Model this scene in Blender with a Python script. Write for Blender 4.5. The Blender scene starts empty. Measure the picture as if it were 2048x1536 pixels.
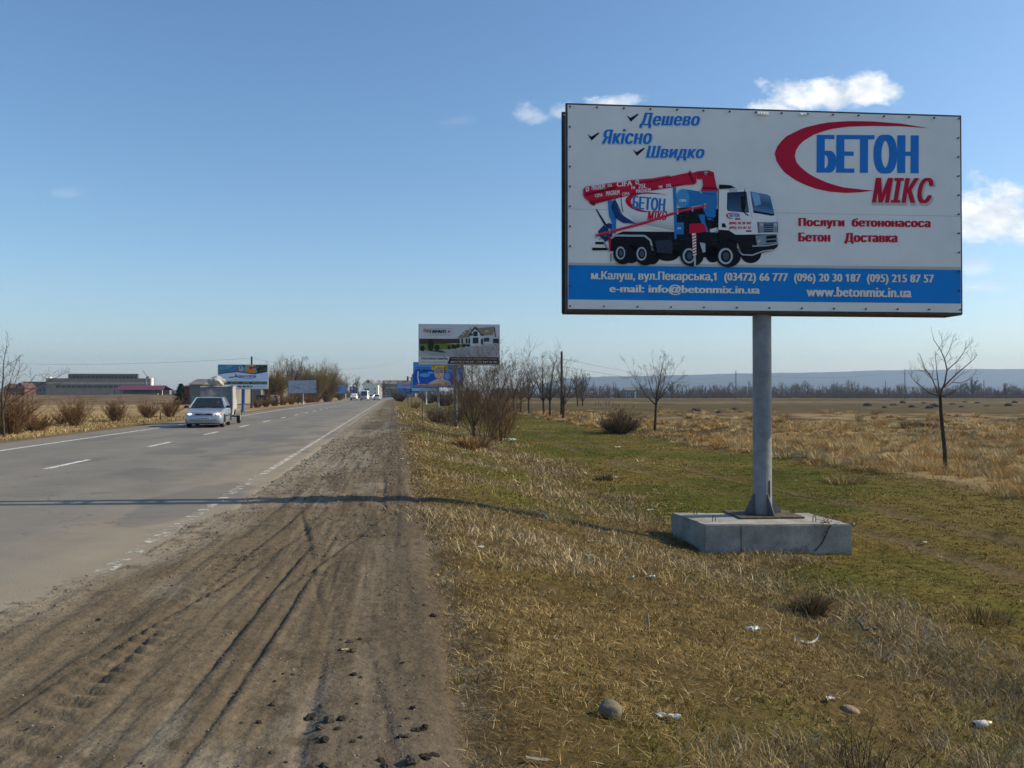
import bpy, bmesh, math, random
import numpy as np
from mathutils import Vector, Matrix, Euler
from mathutils.geometry import delaunay_2d_cdt
R = math.radians
scene = bpy.context.scene
col = scene.collection

# ------------------------------------------------------------------ camera, sky, sun, exposure
F = 1656.0            # focal length in photo pixels (2048 wide)
CAMZ = 1.55
HOR = 788.0           # horizon row in the photo
PITCH = math.atan((HOR - 768.0) / F)
cam_d = bpy.data.cameras.new("camera")
cam_d.sensor_width = 36.0
cam_d.lens = 36.0 * F / 2048.0
cam_d.clip_start = 0.05
cam_d.clip_end = 40000
cam = bpy.data.objects.new("camera", cam_d)
col.objects.link(cam)
cam.location = (0, 0, CAMZ)
cam.rotation_euler = (math.pi / 2 + PITCH, 0, 0)
scene.camera = cam

SUN_AZ = R(7.0)       # from +X towards +Y
SUN_EL = R(32)
world = bpy.data.worlds.new("World")
scene.world = world
world.use_nodes = True
wn, wl = world.node_tree.nodes, world.node_tree.links
wn.clear()
w_out = wn.new("ShaderNodeOutputWorld")
w_bg = wn.new("ShaderNodeBackground")
sky = wn.new("ShaderNodeTexSky")
sky.sky_type = 'NISHITA'
sky.sun_disc = False
sky.sun_elevation = SUN_EL
sky.sun_rotation = math.pi / 2 - SUN_AZ
sky.air_density = 1.0
sky.dust_density = 0.8
sky.ozone_density = 3.0
w_bg.inputs['Strength'].default_value = 0.12
sun_d = bpy.data.lights.new("sun", 'SUN')
sun_d.energy = 5.0
sun_d.angle = R(0.5)
sun_d.color = (1.0, 0.86, 0.63)
sun = bpy.data.objects.new("sun", sun_d)
col.objects.link(sun)
SUNV = Vector((math.cos(SUN_EL) * math.cos(SUN_AZ), math.cos(SUN_EL) * math.sin(SUN_AZ), math.sin(SUN_EL)))
sun.rotation_euler = SUNV.to_track_quat('Z', 'Y').to_euler()
sun.location = (60, 5, 60)
scene.view_settings.view_transform = 'Standard'
scene.view_settings.look = 'None'
scene.view_settings.gamma = 1.0
scene.view_settings.exposure = 0.2
scene.cycles.max_bounces = 6
scene.cycles.use_denoising = True
scene.cycles.transparent_max_bounces = 16

# clouds belong to the sky: noise in the direction of view, round a few compass bearings
def wmath(op, a, b=None, clamp=False):
    n = wn.new("ShaderNodeMath"); n.operation = op; n.use_clamp = clamp
    for i, v in enumerate((a, b)):
        if v is None: continue
        if isinstance(v, (int, float)): n.inputs[i].default_value = v
        else: wl.new(v, n.inputs[i])
    return n.outputs[0]
tc = wn.new("ShaderNodeTexCoord")
sx = wn.new("ShaderNodeSeparateXYZ")
wl.new(tc.outputs['Generated'], sx.inputs[0])
yy = wmath('MAXIMUM', sx.outputs[1], 0.05)
cu = wmath('DIVIDE', sx.outputs[0], yy)
cv = wmath('DIVIDE', sx.outputs[2], yy)
cxyz = wn.new("ShaderNodeCombineXYZ")
wl.new(cu, cxyz.inputs[0]); wl.new(wmath('MULTIPLY', cv, 1.5), cxyz.inputs[1])
nz = wn.new("ShaderNodeTexNoise")
nz.inputs['Scale'].default_value = 17.0
nz.inputs['Detail'].default_value = 9.0
nz.inputs['Roughness'].default_value = 0.62
wl.new(cxyz.outputs[0], nz.inputs['Vector'])
nzf = wmath('MULTIPLY', wmath('SUBTRACT', nz.outputs['Fac'], 0.5), 3.2)
alpha = None
# bearing (x/y), height (z/y), half width, half height, strength
CLOUDS = [(.365, .357, .062, .019, 1.0), (.432, .362, .034, .022, 1.0), (.318, .345, .030, .012, .8), (.125, .352, .026, .013, .75),
          (.062, .342, .018, .010, .4), (.022, .338, .020, .012, .4), (.575, .222, .045, .030, 1.0), (.625, .200, .080, .030, .95),
          (.555, .155, .022, .012, .4), (.56, .128, .030, .007, .35), (-.545, .242, .02, .006, .12), (.73, .235, .06, .05, .9), (-.06,.33,.02,.006,.06)]
for (u0, v0, a, b, k) in CLOUDS:
    du = wmath('DIVIDE', wmath('SUBTRACT', cu, u0), a * 1.35)
    dv = wmath('DIVIDE', wmath('SUBTRACT', cv, v0), b * 1.35)
    # flat base: points under the centre fall off faster
    dv = wmath('MULTIPLY', dv, wmath('ADD', 1.0, wmath('MULTIPLY', wmath('LESS_THAN', dv, 0.0), 0.5)))
    d = wmath('SQRT', wmath('ADD', wmath('MULTIPLY', du, du), wmath('MULTIPLY', dv, dv)))
    m = wmath('ADD', wmath('SUBTRACT', 0.95, d), nzf)
    m = wmath('MULTIPLY', wmath('MULTIPLY', m, 1.5, True), k)
    m = wmath('MULTIPLY', m, wmath('GREATER_THAN', sx.outputs[1], 0.06))
    # nothing far outside the cloud's own ellipse
    m = wmath('MULTIPLY', m, wmath('MULTIPLY', wmath('SUBTRACT', 1.9, d), 2.0, True))
    alpha = m if alpha is None else wmath('MAXIMUM', alpha, m)
nz2 = wn.new("ShaderNodeTexNoise")
nz2.inputs['Scale'].default_value = 26.0
nz2.inputs['Detail'].default_value = 4.0
wl.new(cxyz.outputs[0], nz2.inputs['Vector'])
cr = wn.new("ShaderNodeValToRGB")
cr.color_ramp.elements[0].position = 0.35; cr.color_ramp.elements[0].color = (5.6, 6.1, 6.7, 1)
cr.color_ramp.elements[1].position = 0.62; cr.color_ramp.elements[1].color = (8.6, 8.6, 8.6, 1)
wl.new(nz2.outputs['Fac'], cr.inputs[0])
mixc = wn.new("ShaderNodeMix"); mixc.data_type = 'RGBA'
wl.new(alpha, mixc.inputs[0])
hs = wn.new('ShaderNodeHueSaturation'); hs.inputs['Saturation'].default_value = 1.14; hs.inputs['Value'].default_value = 1.17; hs.inputs['Hue'].default_value = .497
wl.new(sky.outputs[0], hs.inputs['Color']); wl.new(hs.outputs[0], mixc.inputs[6])
wl.new(cr.outputs[0], mixc.inputs[7])
wl.new(mixc.outputs[2], w_bg.inputs['Color'])
wl.new(w_bg.outputs[0], w_out.inputs['Surface'])

# ------------------------------------------------------------------ helpers
def px(x, y, Y):
    """world point at depth Y on the sight line of photo pixel (x, y)"""
    dx, dz = (x - 1024.0) / F, -(y - 768.0) / F
    c, s = math.cos(PITCH), math.sin(PITCH)
    d = Vector((dx, c - s * dz, s + c * dz))
    return Vector((0, 0, CAMZ)) + d * (Y / d.y)
def gp(x, y, z=0.0):
    """point of height z on the sight line of photo pixel (x, y)"""
    p = px(x, y, 1.0) - Vector((0, 0, CAMZ))
    k = (z - CAMZ) / p.z
    return Vector((0, 0, CAMZ)) + p * k
PHI = math.atan(0.1443)                       # the road runs this far left of north
RD = Vector((-math.sin(PHI), math.cos(PHI), 0)); RN = Vector((math.cos(PHI), math.sin(PHI), 0))
def curve(s):
    s = np.asarray(s, float)
    a = np.clip(s - 200, 0, 150)
    return a * a / 3000.0 + np.clip(s - 350, 0, None) * 0.1
def W(t, s, z=0.0):
    """road frame (metres right of the line through the camera, metres ahead) to world"""
    t = np.asarray(t, float); s = np.asarray(s, float)
    tt = t + curve(s)
    X = s * RD.x + tt * RN.x; Y = s * RD.y + tt * RN.y
    return np.stack(np.broadcast_arrays(X, Y, np.asarray(z, float)), -1)
def TS(X, Y):
    s = X * RD.x + Y * RD.y
    return X * RN.x + Y * RN.y - curve(s), s
rs = np.random.RandomState(7)
_perm = rs.rand(512, 512)
def vnoise(x, y):
    x = np.asarray(x, float); y = np.asarray(y, float)
    xi = np.floor(x).astype(int); yi = np.floor(y).astype(int)
    fx = x - xi; fy = y - yi
    fx = fx * fx * (3 - 2 * fx); fy = fy * fy * (3 - 2 * fy)
    a = _perm[xi % 512, yi % 512]; b = _perm[(xi + 1) % 512, yi % 512]
    c = _perm[xi % 512, (yi + 1) % 512]; d = _perm[(xi + 1) % 512, (yi + 1) % 512]
    return (a * (1 - fx) + b * fx) * (1 - fy) + (c * (1 - fx) + d * fx) * fy
def fbm(x, y, o=4, g=0.5):
    v = 0; a = 1; n = 0
    x = np.asarray(x, float); y = np.asarray(y, float)
    for i in range(o):
        v = v + a * vnoise(x * 2 ** i + 17.3 * i, y * 2 ** i + 9.1 * i); n += a; a *= g
    return v / n
def sstep(a, b, x):
    t = np.clip((np.asarray(x, float) - a) / (b - a), 0, 1)
    return t * t * (3 - 2 * t)
def height(t, s):
    """terrain height in the road frame"""
    t = np.asarray(t, float); s = np.asarray(s, float)
    z = -0.035 * np.ones(np.broadcast(t, s).shape)
    k = np.clip((t - 0.55) / 3.75, 0, 1)
    slope = -0.70 * (0.75 * k + 0.25 * k * k * (3 - 2 * k))
    n = (fbm(t * 1.1 + 40, s * 1.1, 4) - .5)
    right = slope + n * 0.13 * sstep(.5, 2, t) + (fbm(t * .22, s * .22 + 5, 2) - .5) * .22 * sstep(6, 16, t)
    right = right - 0.03 * sstep(5, 9, t)
    right = right + (fbm(t * 3.3 + 9, s * 3.3, 3) - .5) * .075 * sstep(1.2, 2.4, t) * (1 - sstep(26, 45, s))
    right = right + (fbm(t * 8 + 21, s * 8, 2) - .5) * .045 * sstep(.6, 1.2, t) * (1 - sstep(10, 16, s))
    right = right - .07 * np.exp(-((t - 5.6) / 1.7) ** 4 - ((s - 11.0) / .95) ** 2)
    # wheel track along the mown strip
    tr = 7.6 + (fbm(s * .06, s * 0 + 3, 2) - .5) * 1.2
    right = right - 0.05 * np.exp(-((t - tr) / .22) ** 2) - 0.05 * np.exp(-((t - tr - 1.65) / .22) ** 2)
    right = right + sstep(13.3, 14.2, t) * 0.08 + sstep(14, 18, t) * (fbm(t * .8, s * .8 + 31, 3) - .5) * .22 * (1 - sstep(60, 120, t))
    z = np.where(t > .3, z * (1 - sstep(.3, .7, t)) + right * sstep(.3, .7, t), z)
    l = -t - 12.6
    left = -0.04 - 0.32 * sstep(0.3, 3.2, l) + 0.12 * sstep(6, 14, l) + (fbm(t * .5, s * .5 + 77, 3) - .5) * .16 * sstep(.8, 4, l)
    # low spoil bank across the left field
    left = left + (1.45 + (fbm(t * .06, s * .02, 2) - .5) * .5) * sstep(148, 180, s + t * .1) * (1 - sstep(186, 206, s)) * sstep(26, 36, l) * (.85 + .3 * fbm(t * .4, s * .4, 3))
    z = np.where(l > 0, left, z)
    return z
def ground_at(X, Y):
    t, s = TS(X, Y)
    return float(height(t, s))

def tag(o, label=None, cat=None, group=None, kind=None):
    if label: o['label'] = label
    if cat: o['category'] = cat
    if group: o['group'] = group
    if kind: o['kind'] = kind
    return o
def empty(name, loc, label, cat, group=None, rz=0.0):
    o = bpy.data.objects.new(name, None); col.objects.link(o)
    o.location = loc; o.rotation_euler = (0, 0, rz); o.empty_display_size = .2
    return tag(o, label, cat, group)
def copy_tree(o, parent=None):
    c = o.copy(); col.objects.link(c)
    if parent is not None: c.parent = parent
    for ch in list(o.children): copy_tree(ch, c)
    return c

class MB:
    def __init__(self): self.v = []; self.f = []; self.m = []
    def quad(self, a, b, c, d, m=0): self.poly([a, b, c, d], m)
    def poly(self, pts, m=0):
        n = len(self.v); self.v += [tuple(p) for p in pts]; self.f.append(tuple(range(n, n + len(pts)))); self.m.append(m)
    def add(self, vs, fs, m=0):
        n = len(self.v); self.v += [tuple(p) for p in vs]
        for f in fs: self.f.append(tuple(i + n for i in f)); self.m.append(m)
    def box(self, c, d, m=0, rot=None):
        hx, hy, hz = d[0] / 2, d[1] / 2, d[2] / 2
        vs = [Vector((x, y, z)) for x in (-hx, hx) for y in (-hy, hy) for z in (-hz, hz)]
        if rot is not None: vs = [rot @ v for v in vs]
        c = Vector(c); vs = [v + c for v in vs]
        self.add(vs, [(0, 1, 3, 2), (4, 6, 7, 5), (0, 4, 5, 1), (2, 3, 7, 6), (0, 2, 6, 4), (1, 5, 7, 3)], m)
    def cbox(self, c, d, b=.01, m=0, rot=None):
        """box with chamfered edges"""
        bm = bmesh.new(); bmesh.ops.create_cube(bm, size=1)
        bmesh.ops.scale(bm, vec=d, verts=bm.verts)
        bmesh.ops.bevel(bm, geom=bm.edges[:], offset=b, segments=2, profile=.6, affect='EDGES')
        M = (rot.to_4x4() if rot is not None else Matrix.Identity(4))
        M = Matrix.Translation(c) @ M
        bm.verts.index_update()
        self.add([M @ v.co for v in bm.verts], [[v.index for v in f.verts] for f in bm.faces], m); bm.free()
    def tube(self, pts, rad, n=8, m=0, cap=True):
        pts = [Vector(p) for p in pts]
        if not hasattr(rad, '__len__'): rad = [rad] * len(pts)
        st = len(self.v)
        for i, p in enumerate(pts):
            tg = (pts[min(i + 1, len(pts) - 1)] - pts[max(i - 1, 0)]).normalized()
            a = tg.cross(Vector((0, 0, 1)) if abs(tg.z) < .95 else Vector((1, 0, 0))).normalized()
            b = tg.cross(a)
            for k in range(n):
                q = 2 * math.pi * k / n
                self.v.append(tuple(p + (a * math.cos(q) + b * math.sin(q)) * rad[i]))
        for i in range(len(pts) - 1):
            for k in range(n):
                k2 = (k + 1) % n
                self.f.append((st + i * n + k, st + i * n + k2, st + (i + 1) * n + k2, st + (i + 1) * n + k)); self.m.append(m)
        if cap:
            self.f.append(tuple(st + k for k in range(n))); self.m.append(m)
            self.f.append(tuple(st + (len(pts) - 1) * n + k for k in reversed(range(n)))); self.m.append(m)
    def disc(self, c, r, axis=1, n=16, m=0, ry=None):
        ry = ry or r; pts = []
        for k in range(n):
            q = 2 * math.pi * k / n; a, b = r * math.cos(q), ry * math.sin(q)
            p = [0, 0, 0]; o = [i for i in range(3) if i != axis]; p[o[0]] = a; p[o[1]] = b
            pts.append(Vector(c) + Vector(p))
        self.poly(pts, m)
    def loft(self, secs, m=0, cap=True, closed=True):
        st = len(self.v); n = len(secs[0])
        for s in secs: self.v += [tuple(p) for p in s]
        for i in range(len(secs) - 1):
            for k in range(n if closed else n - 1):
                k2 = (k + 1) % n
                self.f.append((st + i * n + k, st + i * n + k2, st + (i + 1) * n + k2, st + (i + 1) * n + k)); self.m.append(m)
        if cap:
            self.f.append(tuple(st + k for k in reversed(range(n)))); self.m.append(m)
            self.f.append(tuple(st + (len(secs) - 1) * n + k for k in range(n))); self.m.append(m)
    def blob(self, c, r, seed=0, m=0, sub=2, amp=.25, fq=2.0):
        bm = bmesh.new(); bmesh.ops.create_icosphere(bm, subdivisions=sub, radius=1)
        c = Vector(c); r = Vector(r) if hasattr(r, '__len__') else Vector((r, r, r))
        vs = []
        for v in bm.verts:
            k = 1 + amp * 2 * (float(fbm(v.co.x * fq + seed * 7.7 + 50, v.co.y * fq + v.co.z * fq * 1.3 + 50, 3)) - .5)
            vs.append(c + Vector((v.co.x * r.x, v.co.y * r.y, v.co.z * r.z)) * k)
        bm.verts.index_update()
        self.add(vs, [[v.index for v in f.verts] for f in bm.faces], m); bm.free()
    def build(self, name, mats, parent=None, smooth=False, loc=None):
        me = bpy.data.meshes.new(name)
        me.from_pydata(self.v, [], self.f)
        if not isinstance(mats, (list, tuple)): mats = [mats]
        for mt in mats: me.materials.append(mt)
        me.polygons.foreach_set('material_index', self.m)
        if smooth: me.polygons.foreach_set('use_smooth', [True] * len(self.f))
        me.update()
        o = bpy.data.objects.new(name, me); col.objects.link(o)
        if parent is not None: o.parent = parent
        if loc is not None: o.location = loc
        return o
def fix_normals(o):
    bm = bmesh.new(); bm.from_mesh(o.data); bmesh.ops.recalc_face_normals(bm, faces=bm.faces); bm.to_mesh(o.data); bm.free()
    return o
def np_mesh(name, V, faces_list, mat, colors=None, parent=None, smooth=False):
    """V (N,3); faces_list: list of (M,k) index arrays"""
    me = bpy.data.meshes.new(name)
    me.vertices.add(len(V)); me.vertices.foreach_set('co', np.ascontiguousarray(V, dtype=np.float32).ravel())
    tot = sum(f.size for f in faces_list); nf = sum(len(f) for f in faces_list)
    me.loops.add(tot); me.polygons.add(nf)
    me.loops.foreach_set('vertex_index', np.concatenate([f.ravel() for f in faces_list]).astype(np.int32))
    ls = []; o = 0
    for f in faces_list:
        ls.append(o + np.arange(len(f)) * f.shape[1]); o += f.size
    me.polygons.foreach_set('loop_start', np.concatenate(ls).astype(np.int32))
    if smooth: me.polygons.foreach_set('use_smooth', np.ones(nf, bool))
    if colors is not None:
        ca = me.color_attributes.new('Col', 'FLOAT_COLOR', 'POINT')
        c4 = np.ones((len(V), 4), np.float32); c4[:, :3] = colors
        ca.data.foreach_set('color', c4.ravel())
    me.materials.append(mat); me.update(); me.validate()
    o = bpy.data.objects.new(name, me); col.objects.link(o)
    if parent is not None: o.parent = parent
    return o
def grid_mesh(name, P, mat, colors=None, smooth=True):
    a, b = P.shape[:2]
    i = np.arange(a * b).reshape(a, b)
    f = np.stack([i[:-1, :-1], i[:-1, 1:], i[1:, 1:], i[1:, :-1]], -1).reshape(-1, 4)
    return np_mesh(name, P.reshape(-1, 3), [f], mat, None if colors is None else colors.reshape(-1, 3), smooth=smooth)

# ------------------------------------------------------------------ materials
def mat(name, c, rough=.7, metal=0.0, var=.0, vscale=4.0, bump=.0, bscale=30.0, spec=.3, emit=None, attr=False, c2=None, detail=6, alpha=None):
    m = bpy.data.materials.new(name); m.use_nodes = True
    N, L = m.node_tree.nodes, m.node_tree.links
    b = N['Principled BSDF']
    b.inputs['Roughness'].default_value = rough; b.inputs['Metallic'].default_value = metal
    b.inputs['Specular IOR Level'].default_value = spec
    b.inputs['Base Color'].default_value = (*c, 1)
    src = None
    if attr:
        a = N.new('ShaderNodeVertexColor'); a.layer_name = 'Col'; src = a.outputs[0]
    t = N.new('ShaderNodeTexCoord')
    if var or c2:
        n = N.new('ShaderNodeTexNoise'); n.inputs['Scale'].default_value = vscale; n.inputs['Detail'].default_value = detail
        n.inputs['Roughness'].default_value = .65
        L.new(t.outputs['Object'], n.inputs['Vector'])
        r = N.new('ShaderNodeValToRGB'); r.color_ramp.elements[0].position = .32; r.color_ramp.elements[1].position = .68
        L.new(n.outputs['Fac'], r.inputs[0])
        if src is not None:
            r.color_ramp.elements[0].color = (1 - var, 1 - var, 1 - var, 1); r.color_ramp.elements[1].color = (1 + var, 1 + var, 1 + var, 1)
            x = N.new('ShaderNodeMix'); x.data_type = 'RGBA'; x.blend_type = 'MULTIPLY'; x.inputs[0].default_value = 1
            L.new(src, x.inputs[6]); L.new(r.outputs[0], x.inputs[7]); src = x.outputs[2]
        else:
            lo = c2 if c2 else tuple(k * (1 - var) for k in c); hi = c if c2 else tuple(k * (1 + var) for k in c)
            r.color_ramp.elements[0].color = (*lo, 1); r.color_ramp.elements[1].color = (*hi, 1); src = r.outputs[0]
    if src is not None: L.new(src, b.inputs['Base Color'])
    if bump:
        n2 = N.new('ShaderNodeTexNoise'); n2.inputs['Scale'].default_value = bscale; n2.inputs['Detail'].default_value = 5
        L.new(t.outputs['Object'], n2.inputs['Vector'])
        bp = N.new('ShaderNodeBump'); bp.inputs['Strength'].default_value = bump; bp.inputs['Distance'].default_value = .02
        L.new(n2.outputs['Fac'], bp.inputs['Height']); L.new(bp.outputs[0], b.inputs['Normal'])
    if emit:
        b.inputs['Emission Color'].default_value = (*emit[:3], 1); b.inputs['Emission Strength'].default_value = emit[3]
    if alpha is not None: b.inputs['Alpha'].default_value = alpha
    return m
_flat = {}
def flat(c, rough=.55):
    k = tuple(round(x, 3) for x in c)
    if k not in _flat:
        _flat[k] = mat('print_%02d' % len(_flat), k, rough, var=.06, vscale=1.5, bump=.12, bscale=3.0, spec=.15)
    return _flat[k]
def srgb(r, g, b):
    f = lambda x: (x / 12.92 if x <= .04045 else ((x + .055) / 1.055) ** 2.4)
    return (f(r / 255), f(g / 255), f(b / 255))
# ------------------------------------------------------------------ ground
m_ground = mat('ground_soil', (.2, .16, .08), .95, var=.38, vscale=9, bump=.7, bscale=25, spec=.05, attr=True, detail=9)
def ground_colors(t, s):
    n1 = fbm(t * .45 + 3, s * .45 * .7, 4); n2 = fbm(t * 2.1 + 60, s * 2.1, 3); n3 = fbm(t * .05 + 20, s * .012 + 8, 3)
    straw = np.array([.13, .095, .036]); green = np.array([.070, .074, .010]); brown = np.array([.064, .045, .020])  # turf colours darkened to give shadowed gaps between the blades
    soil = np.array([.085, .06, .036]); tan = np.array([.25, .18, .085]); olive = np.array([.128, .098, .022])
    def mix(a, b, k): return a * (1 - k[..., None]) + b * k[..., None]
    one = np.ones(t.shape + (1,))
    c = one * straw
    c = mix(c, one * brown, sstep(.42, .62, n2) * .7)
    g = sstep(.44, .60, n1) * (1 - sstep(13.2, 14, t)) * sstep(.6, 2, t) * .75
    c = mix(c, one * green, g * .7)
    strip = sstep(4.4, 6, t) * (1 - sstep(13, 14, t))
    c = mix(c, mix(one * olive, one * green, sstep(.45, .66, n1)), strip * .85)
    tr = 7.6 + (fbm(s * .06, s * 0 + 3, 2) - .5) * 1.2
    k = np.maximum(np.exp(-((t - tr) / .25) ** 2), np.exp(-((t - tr - 1.65) / .25) ** 2)) * sstep(.3, .6, fbm(t * .8, s * .3 + 55, 2))
    c = mix(c, one * soil * 1.3, k * .8)
    # field beyond the strip: dry grass then ploughed and fallow bands
    y = np.maximum(s, 1)
    f = sstep(13.5, 14.2, t)
    c = mix(c, mix(one * tan, one * brown * 1.25, sstep(.40, .62, n1)), f)
    X = W(t, s)[..., 0]; Yd = W(t, s)[..., 1]
    wv = (fbm(X * .02 + 2, Yd * .05 + 4, 3) - .5)
    band = sstep(74, 92, Yd + wv * 60) * (1 - .85 * sstep(175, 200, Yd + wv * 50) * (1 - sstep(235, 262, Yd + wv * 60))) * (1 - sstep(380, 450, Yd)) * f * (.72 + .28 * sstep(.4, .6, fbm(X * .15, Yd * .1, 3)))
    c = mix(c, one * np.array([.068, .046, .019]), np.clip(band * 1.2, 0, 1) * .85)
    ol = sstep(75, 110, Yd) * (1 - sstep(230, 300, Yd)) * f * .2
    c = mix(c, one * np.array([.098, .085, .028]), ol)
    far = sstep(380, 520, Yd) * f
    c = mix(c, one * np.array([.26, .215, .11]), far * .7)
    # left of the road
    l = -t - 12.6
    lf = sstep(0.2, .9, l)
    c = mix(c, mix(one * np.array([.32, .235, .12]), one * np.array([.21, .15, .075]), sstep(.42, .62, n1)), lf)
    lb = sstep(138, 150, s + (n1 - .5) * 30) * (1 - sstep(230, 300, s)) * sstep(8, 14, l)
    c = mix(c, mix(one * np.array([.10, .068, .04]), one * np.array([.17, .12, .07]), sstep(.4, .6, n2)), lb * .9)
    # gravel verge and the dirt under road and shoulder
    dirt = (1 - sstep(.25, .75, t + (n2 - .5) * .7)) * (1 - sstep(-.2, .5, l + (n2 - .5) * .5))
    c = mix(c, one * np.array([.165, .135, .095]), dirt)
    return c
def spaced(a, b, k, mn):
    out = [a]
    while out[-1] < b: out.append(out[-1] + max(mn, abs(out[-1]) * k))
    return np.array(out)
ts_r = spaced(.2, 9000, .03, .09)
ts_l = -spaced(10.4, 9000, .045, .22)[::-1]
tv = np.concatenate([ts_l, np.linspace(-10.2, .1, 12), ts_r])
sv = np.concatenate([[-400, -120, -60, -30, -15, -6, 0], spaced(1.5, 12000, .014, .05)])
SS, TT = np.meshgrid(sv, tv, indexing='ij')
ZZ = height(TT, SS)
fade = sstep(400, 1500, np.hypot(SS, TT)); ZZ = ZZ * (1 - fade) + fade * np.where(TT > 0, -.75, -.3)
gr = grid_mesh('ground', W(TT, SS, ZZ), m_ground, ground_colors(TT, SS))
tag(gr, kind='structure')

# ------------------------------------------------------------------ asphalt road
def tree_math(N, L):
    def f(op, a, b=None, clamp=False):
        n = N.new('ShaderNodeMath'); n.operation = op; n.use_clamp = clamp
        for i, v in enumerate((a, b)):
            if v is None: continue
            if isinstance(v, (int, float)): n.inputs[i].default_value = v
            else: L.new(v, n.inputs[i])
        return n.outputs[0]
    return f
m_road = mat('asphalt', (.17, .16, .145), .9, var=.10, vscale=1.3, bump=.35, bscale=90, spec=.15, attr=True, detail=10)
N, L = m_road.node_tree.nodes, m_road.node_tree.links; f_ = tree_math(N, L); B_ = N['Principled BSDF']; old = B_.inputs['Base Color'].links[0].from_socket
tx = N.new('ShaderNodeTexCoord'); masks = []
for sc_, wd_, gate in ((.55, .0045, .50), (1.7, .006, .56)):
    n1_ = N.new('ShaderNodeTexNoise'); n1_.inputs['Scale'].default_value = sc_; n1_.inputs['Detail'].default_value = 7; n1_.inputs['Distortion'].default_value = .4; L.new(tx.outputs['Object'], n1_.inputs['Vector'])
    n2_ = N.new('ShaderNodeTexNoise'); n2_.inputs['Scale'].default_value = .22 * sc_ / .55; L.new(tx.outputs['Object'], n2_.inputs['Vector'])
    ln_ = f_('SUBTRACT', 1.0, f_('DIVIDE', f_('ABSOLUTE', f_('SUBTRACT', n1_.outputs['Fac'], .5)), wd_), True)
    masks.append(f_('MULTIPLY', f_('MAXIMUM', ln_, 0.0), f_('MULTIPLY', f_('SUBTRACT', n2_.outputs['Fac'], gate), 14.0, True)))
mx_ = N.new('ShaderNodeMix'); mx_.data_type = 'RGBA'; mx_.blend_type = 'MULTIPLY'; L.new(f_('MULTIPLY', f_('MAXIMUM', masks[0], masks[1]), .62), mx_.inputs[0]); L.new(old, mx_.inputs[6]); mx_.inputs[7].default_value = (.25, .25, .25, 1); L.new(mx_.outputs[2], B_.inputs['Base Color'])
rs_v = np.concatenate([[-60, -20, -8, 0], spaced(1.5, 900, .012, .06)])
rt_v = np.concatenate([np.linspace(-12.1, -4.2, 56), np.linspace(-4.1, -1.6, 40)])
SS, TT = np.meshgrid(rs_v, rt_v, indexing='ij')
def asphalt_col(t, s):
    n = fbm(t * .9, s * .12, 4); n2 = fbm(t * 3 + 9, s * .6, 3)
    base = np.array([.195, .182, .158]); dusty = np.array([.26, .222, .165]); dark = np.array([.148, .142, .130])
    k = sstep(.4, .65, n)[..., None]; c = base * (1 - k * .35) + dark * k * .35
    # tyre lanes, a shade darker
    for tc_ in (-4.1, -5.7, -8.1, -9.6):
        k = (np.exp(-((t - tc_) / .38) ** 2) * .22)[..., None]; c = c * (1 - k) + dark * k
    d = (sstep(-4.3, -2.5, t + (n2 - .5) * .9) * (.9 - .5 * sstep(15, 60, s)))[..., None]
    c = c * (1 - d) + dusty * d
    d = (1 - sstep(-11.6, -10.5, t + (n2 - .5) * .5))[..., None] * .8
    c = c * (1 - d) + np.array([.20, .175, .14]) * d
    pt = (sstep(.60, .66, fbm(t * .7 + 31, s * .35 + 4, 3)) * .45)[..., None]
    return c * (1 - pt) + np.array([.105, .108, .112]) * pt
camber = -.010 * np.abs(TT + 6.8) ** 1.3 * .25 - .30 * np.clip(TT + 2.12, 0, 1)
rd = grid_mesh('road', W(TT, SS, .0 + .02 + camber), m_road, asphalt_col(TT, SS))
tag(rd, kind='structure')
# painted lines with worn edges
def paint_mat(name, wear, c=(.62, .61, .57)):
    m = mat(name, c, .7, var=.12, vscale=6, spec=.2)
    N, L = m.node_tree.nodes, m.node_tree.links
    f = tree_math(N, L)
    t = N.new('ShaderNodeTexCoord'); n = N.new('ShaderNodeTexNoise'); n.inputs['Scale'].default_value = 5; n.inputs['Detail'].default_value = 8
    n.inputs['Roughness'].default_value = .7
    L.new(t.outputs['Object'], n.inputs['Vector'])
    a = f('MULTIPLY', f('SUBTRACT', n.outputs['Fac'], wear), 9.0, True)
    L.new(a, N['Principled BSDF'].inputs['Alpha'])
    return m
m_paint = paint_mat('road_paint', .36); m_paint_worn = paint_mat('worn_road_paint', .475, (.46, .43, .36)); m_paint_edge = paint_mat('edge_paint', .40, (.46, .43, .36))
def zroad(t): return .02 - .010 * abs(t + 6.8) ** 1.3 * .25
def line(mb, t0, w, s0, s1, step=1.0, jit=0):
    n = max(1, int((s1 - s0) / step)); ss = np.linspace(s0, s1, n + 1)
    for a, b in zip(ss[:-1], ss[1:]):
        q = [W(t0 - w / 2, a, zroad(t0 - w / 2) + .004), W(t0 + w / 2, a, zroad(t0 + w / 2) + .004), W(t0 + w / 2, b, zroad(t0 + w / 2) + .004), W(t0 - w / 2, b, zroad(t0 - w / 2) + .004)]
        mb.poly(q)
TEDGE = -2.47
mb = MB(); line(mb, TEDGE, .125, 16.5, 420, 2)
o = mb.build('road_edge_line', m_paint_edge); tag(o, kind='structure')
mb = MB(); line(mb, TEDGE - .02, .15, 7.5, 16.5, 1)
o = mb.build('road_edge_line', m_paint_worn); tag(o, kind='structure')
mb = MB(); line(mb, -10.56, .14, 2, 420, 2)
o = mb.build('road_edge_line', m_paint); tag(o, kind='structure')
mb = MB()
s0 = 18.1 - 7.2 * 2
for i in range(40):
    line(mb, -7.0, .14, s0 + 7.2 * i, s0 + 7.2 * i + 2.4, 1.2)
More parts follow.
